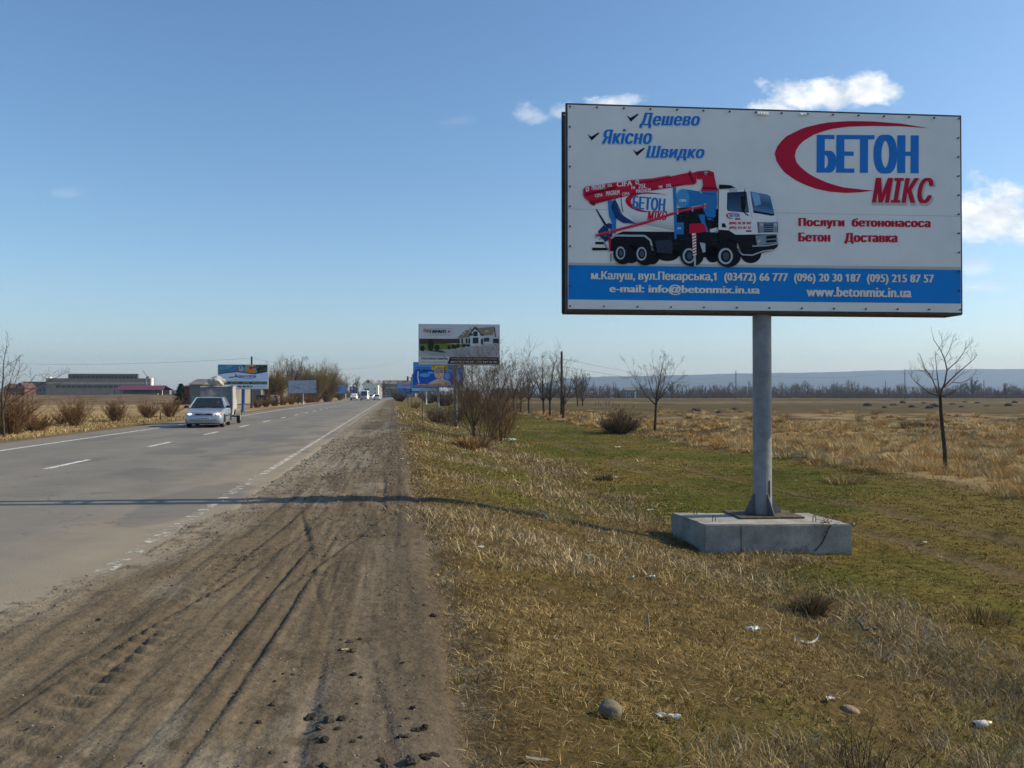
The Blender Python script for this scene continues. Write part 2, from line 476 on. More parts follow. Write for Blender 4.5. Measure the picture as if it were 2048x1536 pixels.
o = mb.build('road_centre_line', m_paint); tag(o, kind='structure')

# ------------------------------------------------------------------ dirt shoulder with real ruts
m_dirt = mat('dirt', (.16, .13, .09), .97, var=.24, vscale=14, bump=.55, bscale=38, spec=.05, attr=True, detail=10)
ds_s = spaced(1.3, 400, .0062, .012)
ds_t = np.concatenate([np.arange(-3.9, -1.95, .02), np.arange(-1.95, .05, .0105), np.arange(.05, .9, .02)])
SS, TT = np.meshgrid(ds_s, ds_t, indexing='ij')
nb = fbm(TT * 2.0, SS * 1.1, 4); fine = fbm(TT * 16, SS * 16, 4, .6); lng = fbm(TT * 7 + 3, SS * .5, 4)
edge = -2.36 - .62 * (1 - sstep(4.5, 10.5, SS)) + .40 * sstep(11, 17, SS)      # where dirt gives way to asphalt
u = TT - edge + (nb - .5) * .5 + (fine - .5) * .12
Z = -.02 + .035 * sstep(-.35, .45, u) + (nb - .5) * .03 + (fine - .5) * .016 + (lng - .5) * .028 * sstep(0, .6, u)
# towards the grass the dirt sinks under the turf
Z = Z - .11 * sstep(.16, .62, TT + (nb - .5) * .22)
def rut(t0, k, w, d, sa, sb, side=1, wig=.022):
    global Z
    tc_ = t0 + k * (SS - 5) + (fbm(SS * .45 + t0 * 9, SS * 0 + t0, 2) - .5) * wig * 4
    x = (TT - tc_) / w
    win = sstep(sa, sa + 1, SS) * (1 - sstep(sb - 2, sb, SS)) * (.45 + .55 * sstep(.35, .6, fbm(SS * .9 + t0 * 5, SS * 0 + 2, 2)))
    d = d * .36; w = w * .46
    Z = Z - d * np.exp(-np.clip(np.where(x * side > 0, x * 2.6, x), -6, 6) ** 2) * win
    Z = Z + d * .5 * np.exp(-((x * side - 1.3) / .7) ** 2) * win
for (t0, k, w, d, a, b) in [(-1.02, .055, .045, .055, 1, 9.5), (-.80, .05, .04, .045, 1.2, 11), (-1.30, .06, .06, .03, 3, 13),
                            (-1.85, .05, .09, .022, 2, 20), (-.40, -.01, .06, .024, 1, 7),
                            (-1.55, .06, .05, .03, 4, 15), (-.05, -.012, .06, .022, 9, 19), (-1.7, .17, .05, .04, 3.5, 11), (-.35, -.13, .045, .04, 5.5, 12), (-1.2, .2, .04, .035, 6, 12), (-.1, -.09, .05, .035, 2, 6),
                            (-2.5, .03, .10, .02, 2, 14), (-.9, .01, .07, .016, 11, 40), (-.1, .0, .08, .018, 16, 60), (-1.5, .0, .1, .018, 16, 60)]:
    rut(t0, k, w, d, a, b)
# lugs of a tractor tyre
tl = -1.50 + .055 * (SS - 6)
lug = np.exp(-((TT - tl) / .13) ** 4) * sstep(3.2, 4.2, SS) * (1 - sstep(8.5, 10, SS)) * sstep(.3, .55, fbm(SS * .8, SS * 0 + 11, 2))
Z = Z + lug * .012 * np.clip(np.sin((SS + (TT - tl) * .5) * 2 * math.pi / .17) * 2.2, -1, 1)
# crossing cracks and heel marks
cr_ = sstep(.60, .66, fbm(TT * 1.7 + 8, SS * 6.5, 3)) * sstep(-1.8, -.9, TT) * sstep(7, 9, SS) * (1 - sstep(28, 36, SS))
Z = Z - cr_ * .022
Z = Z + (fbm(TT * 26, SS * .55 + 3, 3) - .5) * .009 * sstep(-.1, .6, u) * sstep(.40, .62, fbm(TT * 1.5 + 6, SS * .4, 3))
Z = np.minimum(Z, .085)
c1 = np.array([.132, .104, .070]); c2 = np.array([.205, .178, .140]); c3 = np.array([.078, .061, .042]); c4 = np.array([.255, .216, .162])
def mixc3(a, b, k): return a * (1 - k[..., None]) + b * k[..., None]
C = np.ones(TT.shape + (3,)) * c1
mid = fbm(TT * .9 + 5, SS * .35, 4)
C = mixc3(C, np.ones_like(C) * c2, sstep(.45, .62, mid) * .75)
C = mixc3(C, np.ones_like(C) * c3, sstep(.52, .66, lng) * .55)
C = mixc3(C, np.ones_like(C) * c4, (1 - sstep(.1, .9, u)) * .85)
C = mixc3(C, np.ones_like(C) * c3, sstep(.60, .72, fbm(TT * 5, SS * 5 + 60, 4)) * .6)
C = mixc3(C, np.ones_like(C) * c3 * 1.15, sstep(-.35, .15, TT + (nb - .5) * .5) * .7)
sh = grid_mesh('dirt_shoulder', W(TT, SS, Z), m_dirt, C)
tag(sh, kind='structure')
from_dirt = (ds_s, ds_t, Z)
def dirt_z(t, s):
    i = np.clip(np.searchsorted(ds_s, s), 0, len(ds_s) - 1); j = np.clip(np.searchsorted(ds_t, t), 0, len(ds_t) - 1)
    return Z_keep[i, j]
Z_keep = Z.copy()

# ------------------------------------------------------------------ hills on the horizon
m_hill = mat('wooded_hill', (.035, .042, .03), .95, var=.35, vscale=.012, spec=.02, detail=8)
def ridge(name, Y0, prof, depth, mt, seed):
    xs = np.linspace(-.9, 1.3, 260)
    P = np.zeros((7, 260, 3))
    for j, (fy, fz) in enumerate([(0, -.02), (.12, .3), (.25, .55), (.45, .8), (.7, .97), (1.0, 1.0), (1.4, .7)]):
        for i, x in enumerate(xs):
            Yq = Y0 + depth * fy
            hgt = float(np.interp(x, [p[0] for p in prof], [p[1] for p in prof])) * Y0
            n = (float(fbm(x * 9 + seed, fy * 3 + seed, 3)) - .5) * .22 * hgt * (fy if fy < 1 else 1) + (float(vnoise(x * 420, fy * 9)) - .5) * Y0 * .0009 * (fy > .6)
            P[j, i] = (x * (Y0 + depth), Yq, -3 + max(hgt * fz + n, -2))
    o = grid_mesh(name, P, mt); tag(o, kind='structure')
ridge('hill', 4200, [(-.9, .012), (-.45, .007), (-.1, .004), (.02, .010), (.06, .0215), (.12, .0255), (.25, .0285), (.4, .0315), (.62, .037), (.9, .042), (1.3, .04)], 700, m_hill, 3)
# ------------------------------------------------------------------ printed posters
_text_cache = {}
def text_mesh(s, offset=0.0, spacing=1.0):
    k = (s, offset, spacing)
    if k in _text_cache: return _text_cache[k]
    c = bpy.data.curves.new('lettering', 'FONT'); c.body = s; c.offset = offset; c.space_character = spacing
    c.resolution_u = 3; c.dimensions = '2D'; c.fill_mode = 'NONE'
    o = bpy.data.objects.new('lettering', c); col.objects.link(o)
    bpy.context.view_layer.update()
    ev = o.evaluated_get(bpy.context.evaluated_depsgraph_get()); me = ev.to_mesh()
    V = np.array([v.co[:2] for v in me.vertices]); Ed = [tuple(e.vertices) for e in me.edges]
    r = delaunay_2d_cdt([Vector(v) for v in V], Ed, [], 0, 1e-6)
    P0, P1 = V[[e[0] for e in Ed]], V[[e[1] for e in Ed]]
    V = np.array([v[:] for v in r[0]]); Fc = []
    for f in r[2]:           # keep the triangles that lie inside the outlines (even-odd)
        m = V[list(f)].mean(0); cr_ = (P0[:, 1] > m[1]) != (P1[:, 1] > m[1])
        a, b = P0[cr_], P1[cr_]
        if (np.sum(a[:, 0] + (m[1] - a[:, 1]) / (b[:, 1] - a[:, 1]) * (b[:, 0] - a[:, 0]) > m[0]) % 2): Fc.append(tuple(f))
    if '1' in s:             # this face draws a bare stem for the figure one: give it its flag
        par = list(range(len(V)))
        def root_(i):
            while par[i] != i: i = par[i]
            return i
        for f in Fc:
            for j in f[1:]: par[root_(j)] = root_(f[0])
        comp = {}
        for f in Fc: comp.setdefault(root_(f[0]), set()).update(f)
        add = []
        for vs_ in comp.values():
            P = V[list(vs_)]; w_, h_ = np.ptp(P[:, 0]), np.ptp(P[:, 1])
            if len(vs_) == 4 and abs(h_ - .682) < .012 and w_ < .13:
                x, y = P[:, 0].min(), P[:, 1].max(); add.append([(x + .01, y), (x + .01, y - .15), (x - .13, y - .22), (x - .13, y - .11)])
        for q in add:
            n_ = len(V); V = np.concatenate([V, np.array(q)]); Fc.append((n_, n_ + 3, n_ + 2, n_ + 1))
    ev.to_mesh_clear(); bpy.data.objects.remove(o); bpy.data.curves.remove(c)
    _text_cache[k] = (V, Fc)
    return V, Fc
class Poster:
    """flat printed sheet: artwork given in photo pixels, mapped onto the sheet's own metres"""
    def __init__(self, corners, w, h):
        A = []; b = []
        for (x, y), (u, v) in zip(corners, [(0, h), (w, h), (w, 0), (0, 0)]):
            A.append([x, y, 1, 0, 0, 0, -u * x, -u * y]); b.append(u)
            A.append([0, 0, 0, x, y, 1, -v * x, -v * y]); b.append(v)
        self.H = np.append(np.linalg.solve(np.array(A, float), np.array(b, float)), 1).reshape(3, 3)
        self.w, self.h = w, h; self.mb = MB(); self.mats = []; self.layer = 0; self.T = lambda x, y: (x, y); self.step = .0012
    def m(self, c):
        mt = flat(c) if not isinstance(c, bpy.types.Material) else c
        if mt not in self.mats: self.mats.append(mt)
        return self.mats.index(mt)
    def map(self, P):
        P = np.array([self.T(*p) for p in P], float); q = np.c_[P, np.ones(len(P))] @ self.H.T
        q = q[:, :2] / q[:, 2:]; return np.stack([np.clip(q[:, 0], .004, self.w - .004), np.clip(q[:, 1], .004, self.h - .004)], 1)
    def rect(self, u0, v0, u1, v1, c):
        z = -self.layer * self.step
        self.mb.poly([(u0, z, v0), (u1, z, v0), (u1, z, v1), (u0, z, v1)], self.m(c))
    def poly(self, pts, c, raw=False):
        P = np.array(pts, float) if raw else self.map(pts); z = -self.layer * self.step
        self.mb.poly([(p[0], z, p[1]) for p in P], self.m(c))
    def ell(self, x, y, rx, ry, c, n=28, rot=0):
        cr_, sr_ = math.cos(rot), math.sin(rot)
        self.poly([(x + rx * math.cos(q) * cr_ - ry * math.sin(q) * sr_, y + rx * math.cos(q) * sr_ + ry * math.sin(q) * cr_) for q in np.linspace(0, 2 * math.pi, n, endpoint=False)], c)
    def stroke(self, pts, wd, c):
        for a, b in zip(pts[:-1], pts[1:]):
            dx, dy = b[0] - a[0], b[1] - a[1]; l = math.hypot(dx, dy) or 1; nx, ny = -dy / l * wd / 2, dx / l * wd / 2
            self.poly([(a[0] + nx, a[1] + ny), (b[0] + nx, b[1] + ny), (b[0] - nx, b[1] - ny), (a[0] - nx, a[1] - ny)], c)
    def up(self, n=1): self.layer += n
    def text(self, s, box, c, offset=0.0, shear=0.0, spacing=1.0, grow=0.0, skew=None):
        """box: left, top, right, bottom in photo pixels (or current T space); skew lifts the right end by so many"""
        V0, Fc = text_mesh(s, 0.0, spacing * (1 + offset * 1.2))
        bold = offset * 1.35 + min(offset, .012) * .8; n = max(1, int(math.ceil(2 * bold / .028)) + 1) if bold > 0 else 1
        lo, hi = V0.min(0), V0.max(0)
        x0, y0, x1, y1 = box; x0 -= grow; y0 -= grow; x1 += grow; y1 += grow
        sh = shear * (V0[:, 1] - lo[1]); um, uM = (V0[:, 0] + sh).min() - bold, (V0[:, 0] + sh).max() + bold
        v = (V0[:, 1] - lo[1]) / (hi[1] - lo[1])
        for i, dx in enumerate(np.linspace(-bold, bold, n) if n > 1 else [0.0]):
            u_ = (V0[:, 0] + sh + dx - um) / (uM - um)
            X = x0 + u_ * (x1 - x0); Yp = y1 + (y0 - y1) * v - (skew or 0) * u_
            P = self.map(list(zip(X, Yp))); z = -self.layer * self.step - i * self.step * .06
            self.mb.add([(p[0], z, p[1]) for p in P], Fc, self.m(c))
    def build(self, parent, loc):
        return self.mb.build('poster', self.mats, parent, loc=loc)
m_steel_dark = mat('dark_painted_steel', (.05, .055, .06), .6, var=.4, vscale=6, bump=.2, bscale=40)
m_steel_grey = mat('grey_painted_steel', (.20, .215, .235), .45, var=.22, vscale=5, bump=.12, bscale=30, metal=.0)
m_rust = mat('rusty_steel', (.095, .066, .046), .85, var=.5, vscale=9, bump=.5, bscale=50)
m_back = mat('bare_sheet_back', (.30, .30, .29), .6, var=.2, vscale=3)
m_pole_rust = mat('rusty_streak', (.10, .05, .025), .9, var=.4, vscale=20)
m_conc = mat('weathered_concrete', (.40, .385, .34), .92, c2=(.20, .195, .175), vscale=3.2, bump=.7, bscale=35, spec=.1, detail=12)
m_gusset = mat('shaded_grey_steel', (.10, .105, .11), .6, var=.3, vscale=12)  # bracket steel coloured darker than the pole to stand for shade
m_conc2 = mat('light_concrete_rim', (.5, .48, .42), .92, var=.2, vscale=8, bump=.5)

THETA = R(5.3)
def board(name, label, cat, loc, w, h, z0, art, theta=THETA, depth=.42, poles=((.5, .14),), pole_mat=None, frame_mat=None, group=None, gz=None, open_ends=True, sheet=None, rim=.035):
    """loc: ground point under the panel's centre line, panel front at local y = -depth/2"""
    root = empty(name, loc, label, cat, group, theta)
    fm = frame_mat or m_steel_dark; base = Vector(loc).z
    zb = z0 - base; zt = zb + h; yf = -depth / 2
    # frame: two perimeter rings joined by struts, open between
    f = MB()
    for y in (yf + .03, depth / 2 - .03):
        for z in (zb - rim / 2 + .0, zt + rim / 2): f.box((0, y, z), (w + rim * 2, .05, rim))
        for x in (-w / 2 - rim / 2, w / 2 + rim / 2): f.box((x, y, (zb + zt) / 2), (rim, .05, h - .002))
    for x in np.linspace(-w / 2 + .06, w / 2 - .06, 7):
        f.box((x, 0, (zb + zt) / 2), (.045, depth - .17, .045)); 
        f.box((x, 0, zt - .1), (.045, depth - .17, .045)); f.box((x, yf + .08, (zb + zt) / 2), (.05, .045, h - .01)); f.box((x, depth / 2 - .08, (zb + zt) / 2), (.05, .045, h - .01))
    f.build('frame', fm, root)
    b = MB(); b.box((0, 0, zb - rim - .008), (w + rim, depth - .01, .012)); b.build('underside_sheet', m_rust, root)
    b = MB(); b.box((0, depth / 2 + .004, (zb + zt) / 2), (w - .002, .006, h - .004)); b.build('back_sheet', sheet or m_back, root)
    b = MB(); b.box((0, yf + .0, (zb + zt) / 2), (w - .002, .006, h - .004)); b.build('front_sheet', sheet or m_back, root)
    if art is not None: art.build(root, (-w / 2, yf - .0045, zb))
    for (fx, r) in poles:
        x = (fx - .5) * w
        g = (gz - base if gz is not None else -.3)
        p = MB(); p.tube([(x, 0, g), (x, 0, zb - rim - .016)], r, 20); p.build('pole', pole_mat or m_steel_grey, root, smooth=False)
    return root, zb, zt, yf

# ---- the large billboard
WHITE = (.76, .76, .75); BLUE = srgb(28, 120, 205); CRIM = srgb(190, 18, 55); BAND = srgb(0, 128, 212); NAVY = srgb(20, 24, 42)
P1c = [(1137.5, 209.5), (1917, 229.5), (1921.5, 621), (1141.5, 622)]
Yl, Yr = 12.42, 12.97
BW = math.hypot(px(1919.5, 425, Yr).x - px(1137.5, 416, Yl).x, Yr - Yl) + .03; BH = 3.08
art = Poster(P1c, BW, BH)
Z1 = lambda x, y: (1100 + x * .29948, 180 + y * .29948)
Z2 = lambda x, y: (1500 + x * .29948, 180 + y * .29948)
Z3 = lambda x, y: (1150 + x * .20996, 320 + y * .20996)
m_vinyl = mat('white_vinyl', WHITE, .42, var=.075, vscale=.9, bump=.6, bscale=1.1, spec=.25)
art.rect(0, 0, BW, BH, m_vinyl); art.up()
ID = lambda x, y: (x, y)
art.T = ID
art.poly([(1142, 528.5), (1920.4, 530), (1920.4, 536.2), (1142, 533.6)], (.50, .50, .48))
art.poly([(1142, 533.4), (1920.4, 535.8), (1921, 603.2), (1142, 602.9)], BAND)
art.poly([(1139, 420.0), (1920, 428.4), (1920, 428.9), (1139, 420.5)], (.3, .3, .3))
art.up()
# slogans
for s, bx in (("Дешево", (603, 150, 1008, 252)), ("Якісно", (352, 262, 690, 362)), ("Швидко", (650, 372, 1040, 470))):
    art.T = Z1
    art.text(s, (bx[0] + 3, bx[1] + 5, bx[2] + 3, bx[3] + 5), (.52, .62, .71), .045, .25, 1.0, grow=4); art.up()
    art.text(s, bx, BLUE, .034, .25, 1.06); art.layer -= 1
art.up()
for (x, y) in ((520, 155), (259, 284), (563, 385)):
    art.poly([(x, y + 13), (x + 26, y + 30), (x + 75, y), (x + 79, y + 8), (x + 28, y + 57)], NAVY)
# big logo
art.T = Z2
sw = [(1190, 242), (1000, 212), (800, 198), (650, 198), (500, 210), (360, 245), (250, 300), (190, 360), (170, 420), (185, 480), (240, 550), (330, 610), (430, 650), (530, 672), (640, 680), (740, 675), (830, 663),
      (740, 655), (620, 642), (520, 613), (420, 568), (350, 518), (310, 470), (303, 430), (315, 385), (350, 340), (430, 290), (530, 255), (650, 236), (800, 230), (1000, 230)]
def swoosh(art, fn, c=CRIM):
    o = sw[:17]; i = [sw[0]] + sw[:16:-1]
    def rs_(p, n):
        p = np.array(p, float); d = np.r_[0, np.cumsum(np.hypot(*np.diff(p, axis=0).T))]; d /= d[-1]
        q = np.linspace(0, 1, n); return np.c_[np.interp(q, d, p[:, 0]), np.interp(q, d, p[:, 1])]
    A = rs_(o, 40); B = rs_(i + [sw[16]] if i[-1] != sw[16] else i, 40)
    for k in range(39): art.poly([fn(*A[k]), fn(*A[k + 1]), fn(*B[k + 1]), fn(*B[k])], c)
swoosh(art, ID)
art.text("БЕТОН", (448, 288, 1122, 548), BLUE, .066, 0, 1.03); art.up()
art.text("МІКС", (820, 583, 1228, 758), (.52, .50, .50), .055, .27, 1.06, grow=5); art.up()
art.text("МІКС", (814, 575, 1220, 746), CRIM, .038, .27, 1.08)
for s, bx in (("Послуги  бетононасоса", (330, 850, 1202, 920)), ("Бетон    Доставка", (330, 948, 985, 1020))): art.text(s, bx, CRIM, .05, 0, 1.04)
art.T = ID
for s, bx in (("м.Калуш, вул.Пекарська,1  (03472) 66 777  (096) 20 30 187  (095) 215 87 57", (1187, 545, 1867.5, 567)),
              ("e-mail: info@betonmix.in.ua", (1223.7, 571, 1524, 592)), ("www.betonmix.in.ua", (1615, 572, 1823.5, 592))):
    art.layer -= 1
    art.text(s, bx, (.05, .10, .20), .055, grow=.9); art.up(); art.text(s, bx, (.74, .74, .73), .034)
art.up()
# the truck
art.T = Z3
RED = srgb(200, 20, 60); DRED = srgb(120, 10, 36); TB = srgb(40, 120, 190); DB = srgb(22, 62, 120); BK = srgb(16, 19, 32); GY = srgb(130, 145, 160); WH = (.78, .79, .80); LG = srgb(175, 185, 195)
def ov(x, y, rx, ry, c): art.ell(x, y, rx, ry, c)
for (x, y, rx, ry) in ((900, 910, 110, 60), (1330, 900, 70, 80), (1690, 885, 100, 98), (560, 905, 80, 90), (760, 915, 70, 90)): ov(x, y, rx, ry, BK)
art.poly([(355, 740), (480, 690), (980, 690), (1380, 690), (1560, 760), (1560, 900), (1380, 900), (1320, 935), (1000, 920), (940, 905), (770, 880), (360, 880)], BK)
art.poly([(215, 480), (228, 480), (330, 640), (310, 650)], BK)
art.poly([(185, 848), (340, 848), (340, 872), (187, 875)], BK); art.poly([(215, 792), (310, 792), (310, 815), (215, 815)], BK)
art.poly([(240, 690), (290, 635), (340, 610), (375, 620), (375, 760), (310, 790), (250, 735)], DB); art.up()
art.poly([(300, 780), (330, 850), (345, 890), (290, 800)], GY)
art.poly([(385, 400), (400, 380), (480, 540), (600, 615), (480, 610), (400, 560), (360, 450)], DB)
art.poly([(330, 395), (392, 392), (385, 490), (412, 570), (410, 710), (365, 710), (372, 610), (343, 545)], TB)
art.poly([(385, 395), (420, 375), (470, 350), (620, 322), (800, 292), (950, 268), (975, 285), (982, 690), (900, 683), (760, 662), (600, 610), (520, 565), (455, 520), (420, 470)], WH); art.up()
for k in range(9):      # the drum rounds off towards its belly
    f0, f1 = k / 9, (k + 1) / 9; g = .76 - .50 * max(0, f0 - .25) ** 1.2
    a0, a1 = (470 + 60 * f0, 500 + 110 * f0), (470 + 60 * f1, 500 + 110 * f1)
    art.poly([(468 + 130 * f0, 470 + 140 * f0), (980, 470 + 212 * f0), (980, 470 + 212 * f1), (468 + 130 * f1, 470 + 140 * f1)], (g, g * 1.01, g * 1.03))
art.up()
art.poly([(452, 352), (458, 350), (462, 420), (480, 505), (472, 500), (456, 430)], BK)
swoosh(art, lambda x, y: (495 + (x - 170) * .40, 305 + (y - 198) * .40 + (x - 170) * .015), RED)
art.text("БЕТОН", (562, 345, 880, 470), TB, .045, .12, skew=-28); art.text("МІКС", (705, 490, 895, 580), RED, .045, .27)
art.poly([(985, 465), (1100, 455), (1290, 445), (1380, 470), (1378, 640), (1300, 660), (1290, 720), (980, 720)], BK)
rm = random.Random(31)
for k in range(70):     # pipes, valves and hoses of the pump
    x, y = rm.uniform(990, 1370), rm.uniform(470, 690); c_ = rm.choice([TB, DB, GY, srgb(60, 70, 85), srgb(30, 36, 50), srgb(90, 40, 50)])
    if rm.random() < .5: art.stroke([(x, y), (x + rm.uniform(-40, 40), y + rm.uniform(-30, 30))], rm.uniform(3, 8), c_)
    else: art.ell(x, y, rm.uniform(4, 12), rm.uniform(4, 12), c_, 8)
for k in range(40):
    x, y = rm.uniform(370, 1370), rm.uniform(705, 830); art.poly([(x, y), (x + rm.uniform(15, 60), y), (x + rm.uniform(15, 60), y + rm.uniform(4, 14)), (x, y + 6)], rm.choice([srgb(34, 40, 56), srgb(48, 54, 70), srgb(26, 30, 44)]))
for k in range(30):
    x, y = rm.uniform(250, 370), rm.uniform(640, 780); art.stroke([(x, y), (x + rm.uniform(-25, 25), y + rm.uniform(-20, 20))], 5, rm.choice([TB, GY, BK, srgb(60, 80, 110)]))
art.up()
art.poly([(945, 262), (975, 258), (985, 470), (985, 760), (965, 760), (955, 470)], TB)
art.poly([(1040, 278), (1200, 300), (1218, 330), (1208, 430), (1050, 460)], TB); art.up()
ov(1042, 368, 62, 90, srgb(70, 150, 205)); art.poly([(1225, 300), (1362, 294), (1366, 420), (1345, 540), (1330, 580), (1280, 575), (1240, 480), (1205, 400)], TB)
art.poly([(1190, 525), (1250, 520), (1255, 600), (1290, 690), (1260, 690), (1215, 590)], TB)
art.poly([(975, 600), (1052, 598), (1052, 715), (980, 712)], TB); art.up()
art.text("CIFA", (1008, 378, 1075, 400), WH, .06); art.text("CIFA", (990, 648, 1028, 664), WH, .05)
art.stroke([(1260, 545), (1340, 560), (1290, 590), (1350, 600)], 8, BK); art.stroke([(1240, 320), (1340, 330)], 6, DB)
art.poly([(1105, 612), (1240, 605), (1275, 682), (1200, 697), (1105, 702)], RED)
art.poly([(95, 290), (120, 262), (300, 235), (560, 195), (760, 178), (780, 172), (915, 148), (918, 160), (1090, 122), (1105, 98), (1130, 125), (1165, 165), (1172, 215), (1150, 235), (1050, 240), (930, 264), (700, 302), (520, 342), (400, 378), (210, 428), (175, 432), (150, 405), (108, 372), (94, 340)], RED)
art.poly([(150, 405), (215, 425), (205, 445), (185, 440), (160, 425)], DRED)
art.poly([(1125, 125), (1180, 108), (1280, 98), (1332, 115), (1342, 170), (1362, 262), (1382, 292), (1208, 302), (1232, 250), (1226, 182), (1172, 182), (1168, 160)], RED); art.up()
art.poly([(120, 265), (300, 238), (560, 198), (760, 181), (915, 151), (915, 158), (760, 190), (560, 206), (300, 246), (122, 274)], srgb(225, 70, 105)); art.poly([(150, 402), (400, 366), (700, 290), (1050, 228), (1050, 240), (700, 302), (400, 378), (170, 425)], srgb(140, 12, 42))
art.up()
art.poly([(112, 330), (300, 288), (400, 262), (402, 285), (300, 308), (115, 355)], DRED); art.poly([(640, 225), (930, 165), (930, 172), (640, 236)], DRED); art.poly([(1085, 135), (1105, 115), (1150, 215), (1140, 225)], DRED)
art.poly([(1225, 255), (1360, 262), (1370, 280), (1220, 280)], DRED); art.stroke([(1180, 140), (1260, 130), (1320, 150)], 9, DRED)
art.poly([(1240, 115), (1275, 108), (1268, 140), (1245, 140)], LG)
art.up()
for s, bx, sk in (("MAGNUM", (175, 242, 300, 292), 12), ("25L", (322, 235, 372, 262), 6), ("CIFA", (412, 208, 560, 258), 12), ("25L", (618, 232, 695, 275), 8), ("MK", (552, 258, 592, 285), 4),
                  ("MAGNUM", (312, 300, 440, 345), 14), ("CIFA", (205, 332, 280, 362), 8), ("MAGNUM", (598, 280, 735, 318), 14), ("CIFA", (464, 316, 536, 346), 8), ("MK", (812, 248, 852, 276), 4), ("25L", (880, 232, 935, 262), 6)):
    art.text(s, (bx[0], bx[1] + sk * .5, bx[2], bx[3] + sk * .5), WH, .016, 0, skew=sk)
for (x, y) in ((134, 290), (606, 216)):
    art.ell(x, y, 17, 22, WH); art.up(); art.ell(x, y, 9, 13, RED); art.stroke([(x - 12, y + 22), (x + 14, y - 24)], 5, WH); art.layer -= 1
art.stroke([(215, 735), (700, 600), (1000, 497), (1275, 437)], 25, RED); art.up(); art.stroke([(215, 729), (700, 594), (1000, 491), (1275, 431)], 6, srgb(230, 90, 120)); art.layer -= 1
for (x, y) in ((345, 690), (1130, 470), (1250, 440), (990, 500), (222, 738)): art.poly([(x - 8, y - 24), (x + 8, y - 26), (x + 12, y + 22), (x - 4, y + 24)], LG)
# cab
art.poly([(1378, 282), (1640, 285), (1655, 290), (1850, 322), (1876, 352), (1920, 530), (1928, 702), (1740, 714), (1540, 712), (1480, 672), (1375, 665)], WH)
art.poly([(1385, 234), (1490, 240), (1540, 262), (1500, 268), (1400, 276), (1383, 272)], BK); art.up()
art.poly([(1460, 310), (1640, 298), (1668, 490), (1662, 502), (1470, 488), (1458, 470)], DB); art.poly([(1675, 297), (1840, 327), (1868, 345), (1910, 520), (1880, 532), (1710, 500)], TB)
art.poly([(1376, 285), (1382, 285), (1380, 660), (1374, 660)], BK); art.stroke([(1655, 292), (1680, 480), (1700, 560)], 5, LG); art.poly([(1475, 285), (1530, 270), (1560, 290), (1540, 312), (1480, 312)], LG)
art.up()
for k in range(8):
    f0, f1 = k / 8, (k + 1) / 8; c_ = (.03 + .22 * abs(f0 - .45), .10 + .3 * abs(f0 - .45), .22 + .38 * abs(f0 - .45))
    art.poly([(1677 + 33 * f0, 300 + 200 * f0), (1855 + 50 * f0, 336 + 188 * f0), (1855 + 50 * f1, 336 + 188 * f1), (1677 + 33 * f1, 300 + 200 * f1)], c_)
    art.poly([(1462 + 8 * f0, 314 + 172 * f0), (1642 + 24 * f0, 302 + 190 * f0), (1642 + 24 * f1, 302 + 190 * f1), (1462 + 8 * f1, 314 + 172 * f1)], (.012 + .05 * f0, .03 + .09 * f0, .09 + .14 * f0))
art.up(); art.poly([(1690, 310), (1760, 320), (1780, 420), (1720, 440)], srgb(120, 170, 210)); art.poly([(1705, 480), (1905, 515), (1908, 528), (1710, 502)], BK)
art.poly([(1588, 345), (1632, 342), (1638, 432), (1622, 495), (1600, 492), (1588, 432)], BK); art.stroke([(1610, 490), (1660, 530)], 10, BK); art.stroke([(1625, 280), (1625, 345)], 8, BK)
swoosh(art, lambda x, y: (1450 + (x - 170) * .125, 503 + (y - 198) * .125), RED)
art.text("БЕТОН", (1485, 512, 1578, 545), TB, .045); art.text("МІКС", (1535, 553, 1592, 573), RED, .04, .27)
art.text("(096) 20 30 187", (1480, 590, 1692, 622), RED, .035); art.text("(095) 215 87 57", (1482, 634, 1688, 666), RED, .035)
art.poly([(1640, 672), (1692, 672), (1692, 684), (1640, 684)], BK); art.poly([(1412, 606), (1440, 606), (1455, 645), (1412, 645)], BK)
art.poly([(1745, 592), (1938, 588), (1942, 688), (1755, 694)], GY); art.poly([(1745, 592), (1758, 592), (1768, 694), (1755, 694)], RED); art.poly([(1930, 588), (1938, 588), (1942, 688), (1936, 688)], RED)
art.up()
for y in (606, 622, 638, 660, 676): art.poly([(1808, y), (1895, y - 2), (1896, y + 7), (1810, y + 9)], BK)
for x in (1785, 1918): art.ell(x, 615, 16, 16, LG)
art.poly([(1378, 668), (1480, 674), (1540, 714), (1930, 705), (1942, 820), (1895, 860), (1760, 892), (1690, 915), (1600, 905), (1562, 790), (1480, 760), (1390, 800)], BK); art.up()
art.poly([(1728, 722), (1930, 705), (1942, 790), (1745, 815)], GY); art.poly([(1830, 722), (1925, 712), (1925, 745), (1830, 755)], BK); art.poly([(1830, 765), (1925, 755), (1925, 780), (1830, 790)], BK)
art.ell(1768, 778, 18, 24, WH); art.stroke([(1700, 822), (1850, 815), (1942, 795)], 10, LG); art.stroke([(1560, 860), (1610, 905), (1700, 908), (1800, 870), (1900, 855)], 12, LG)
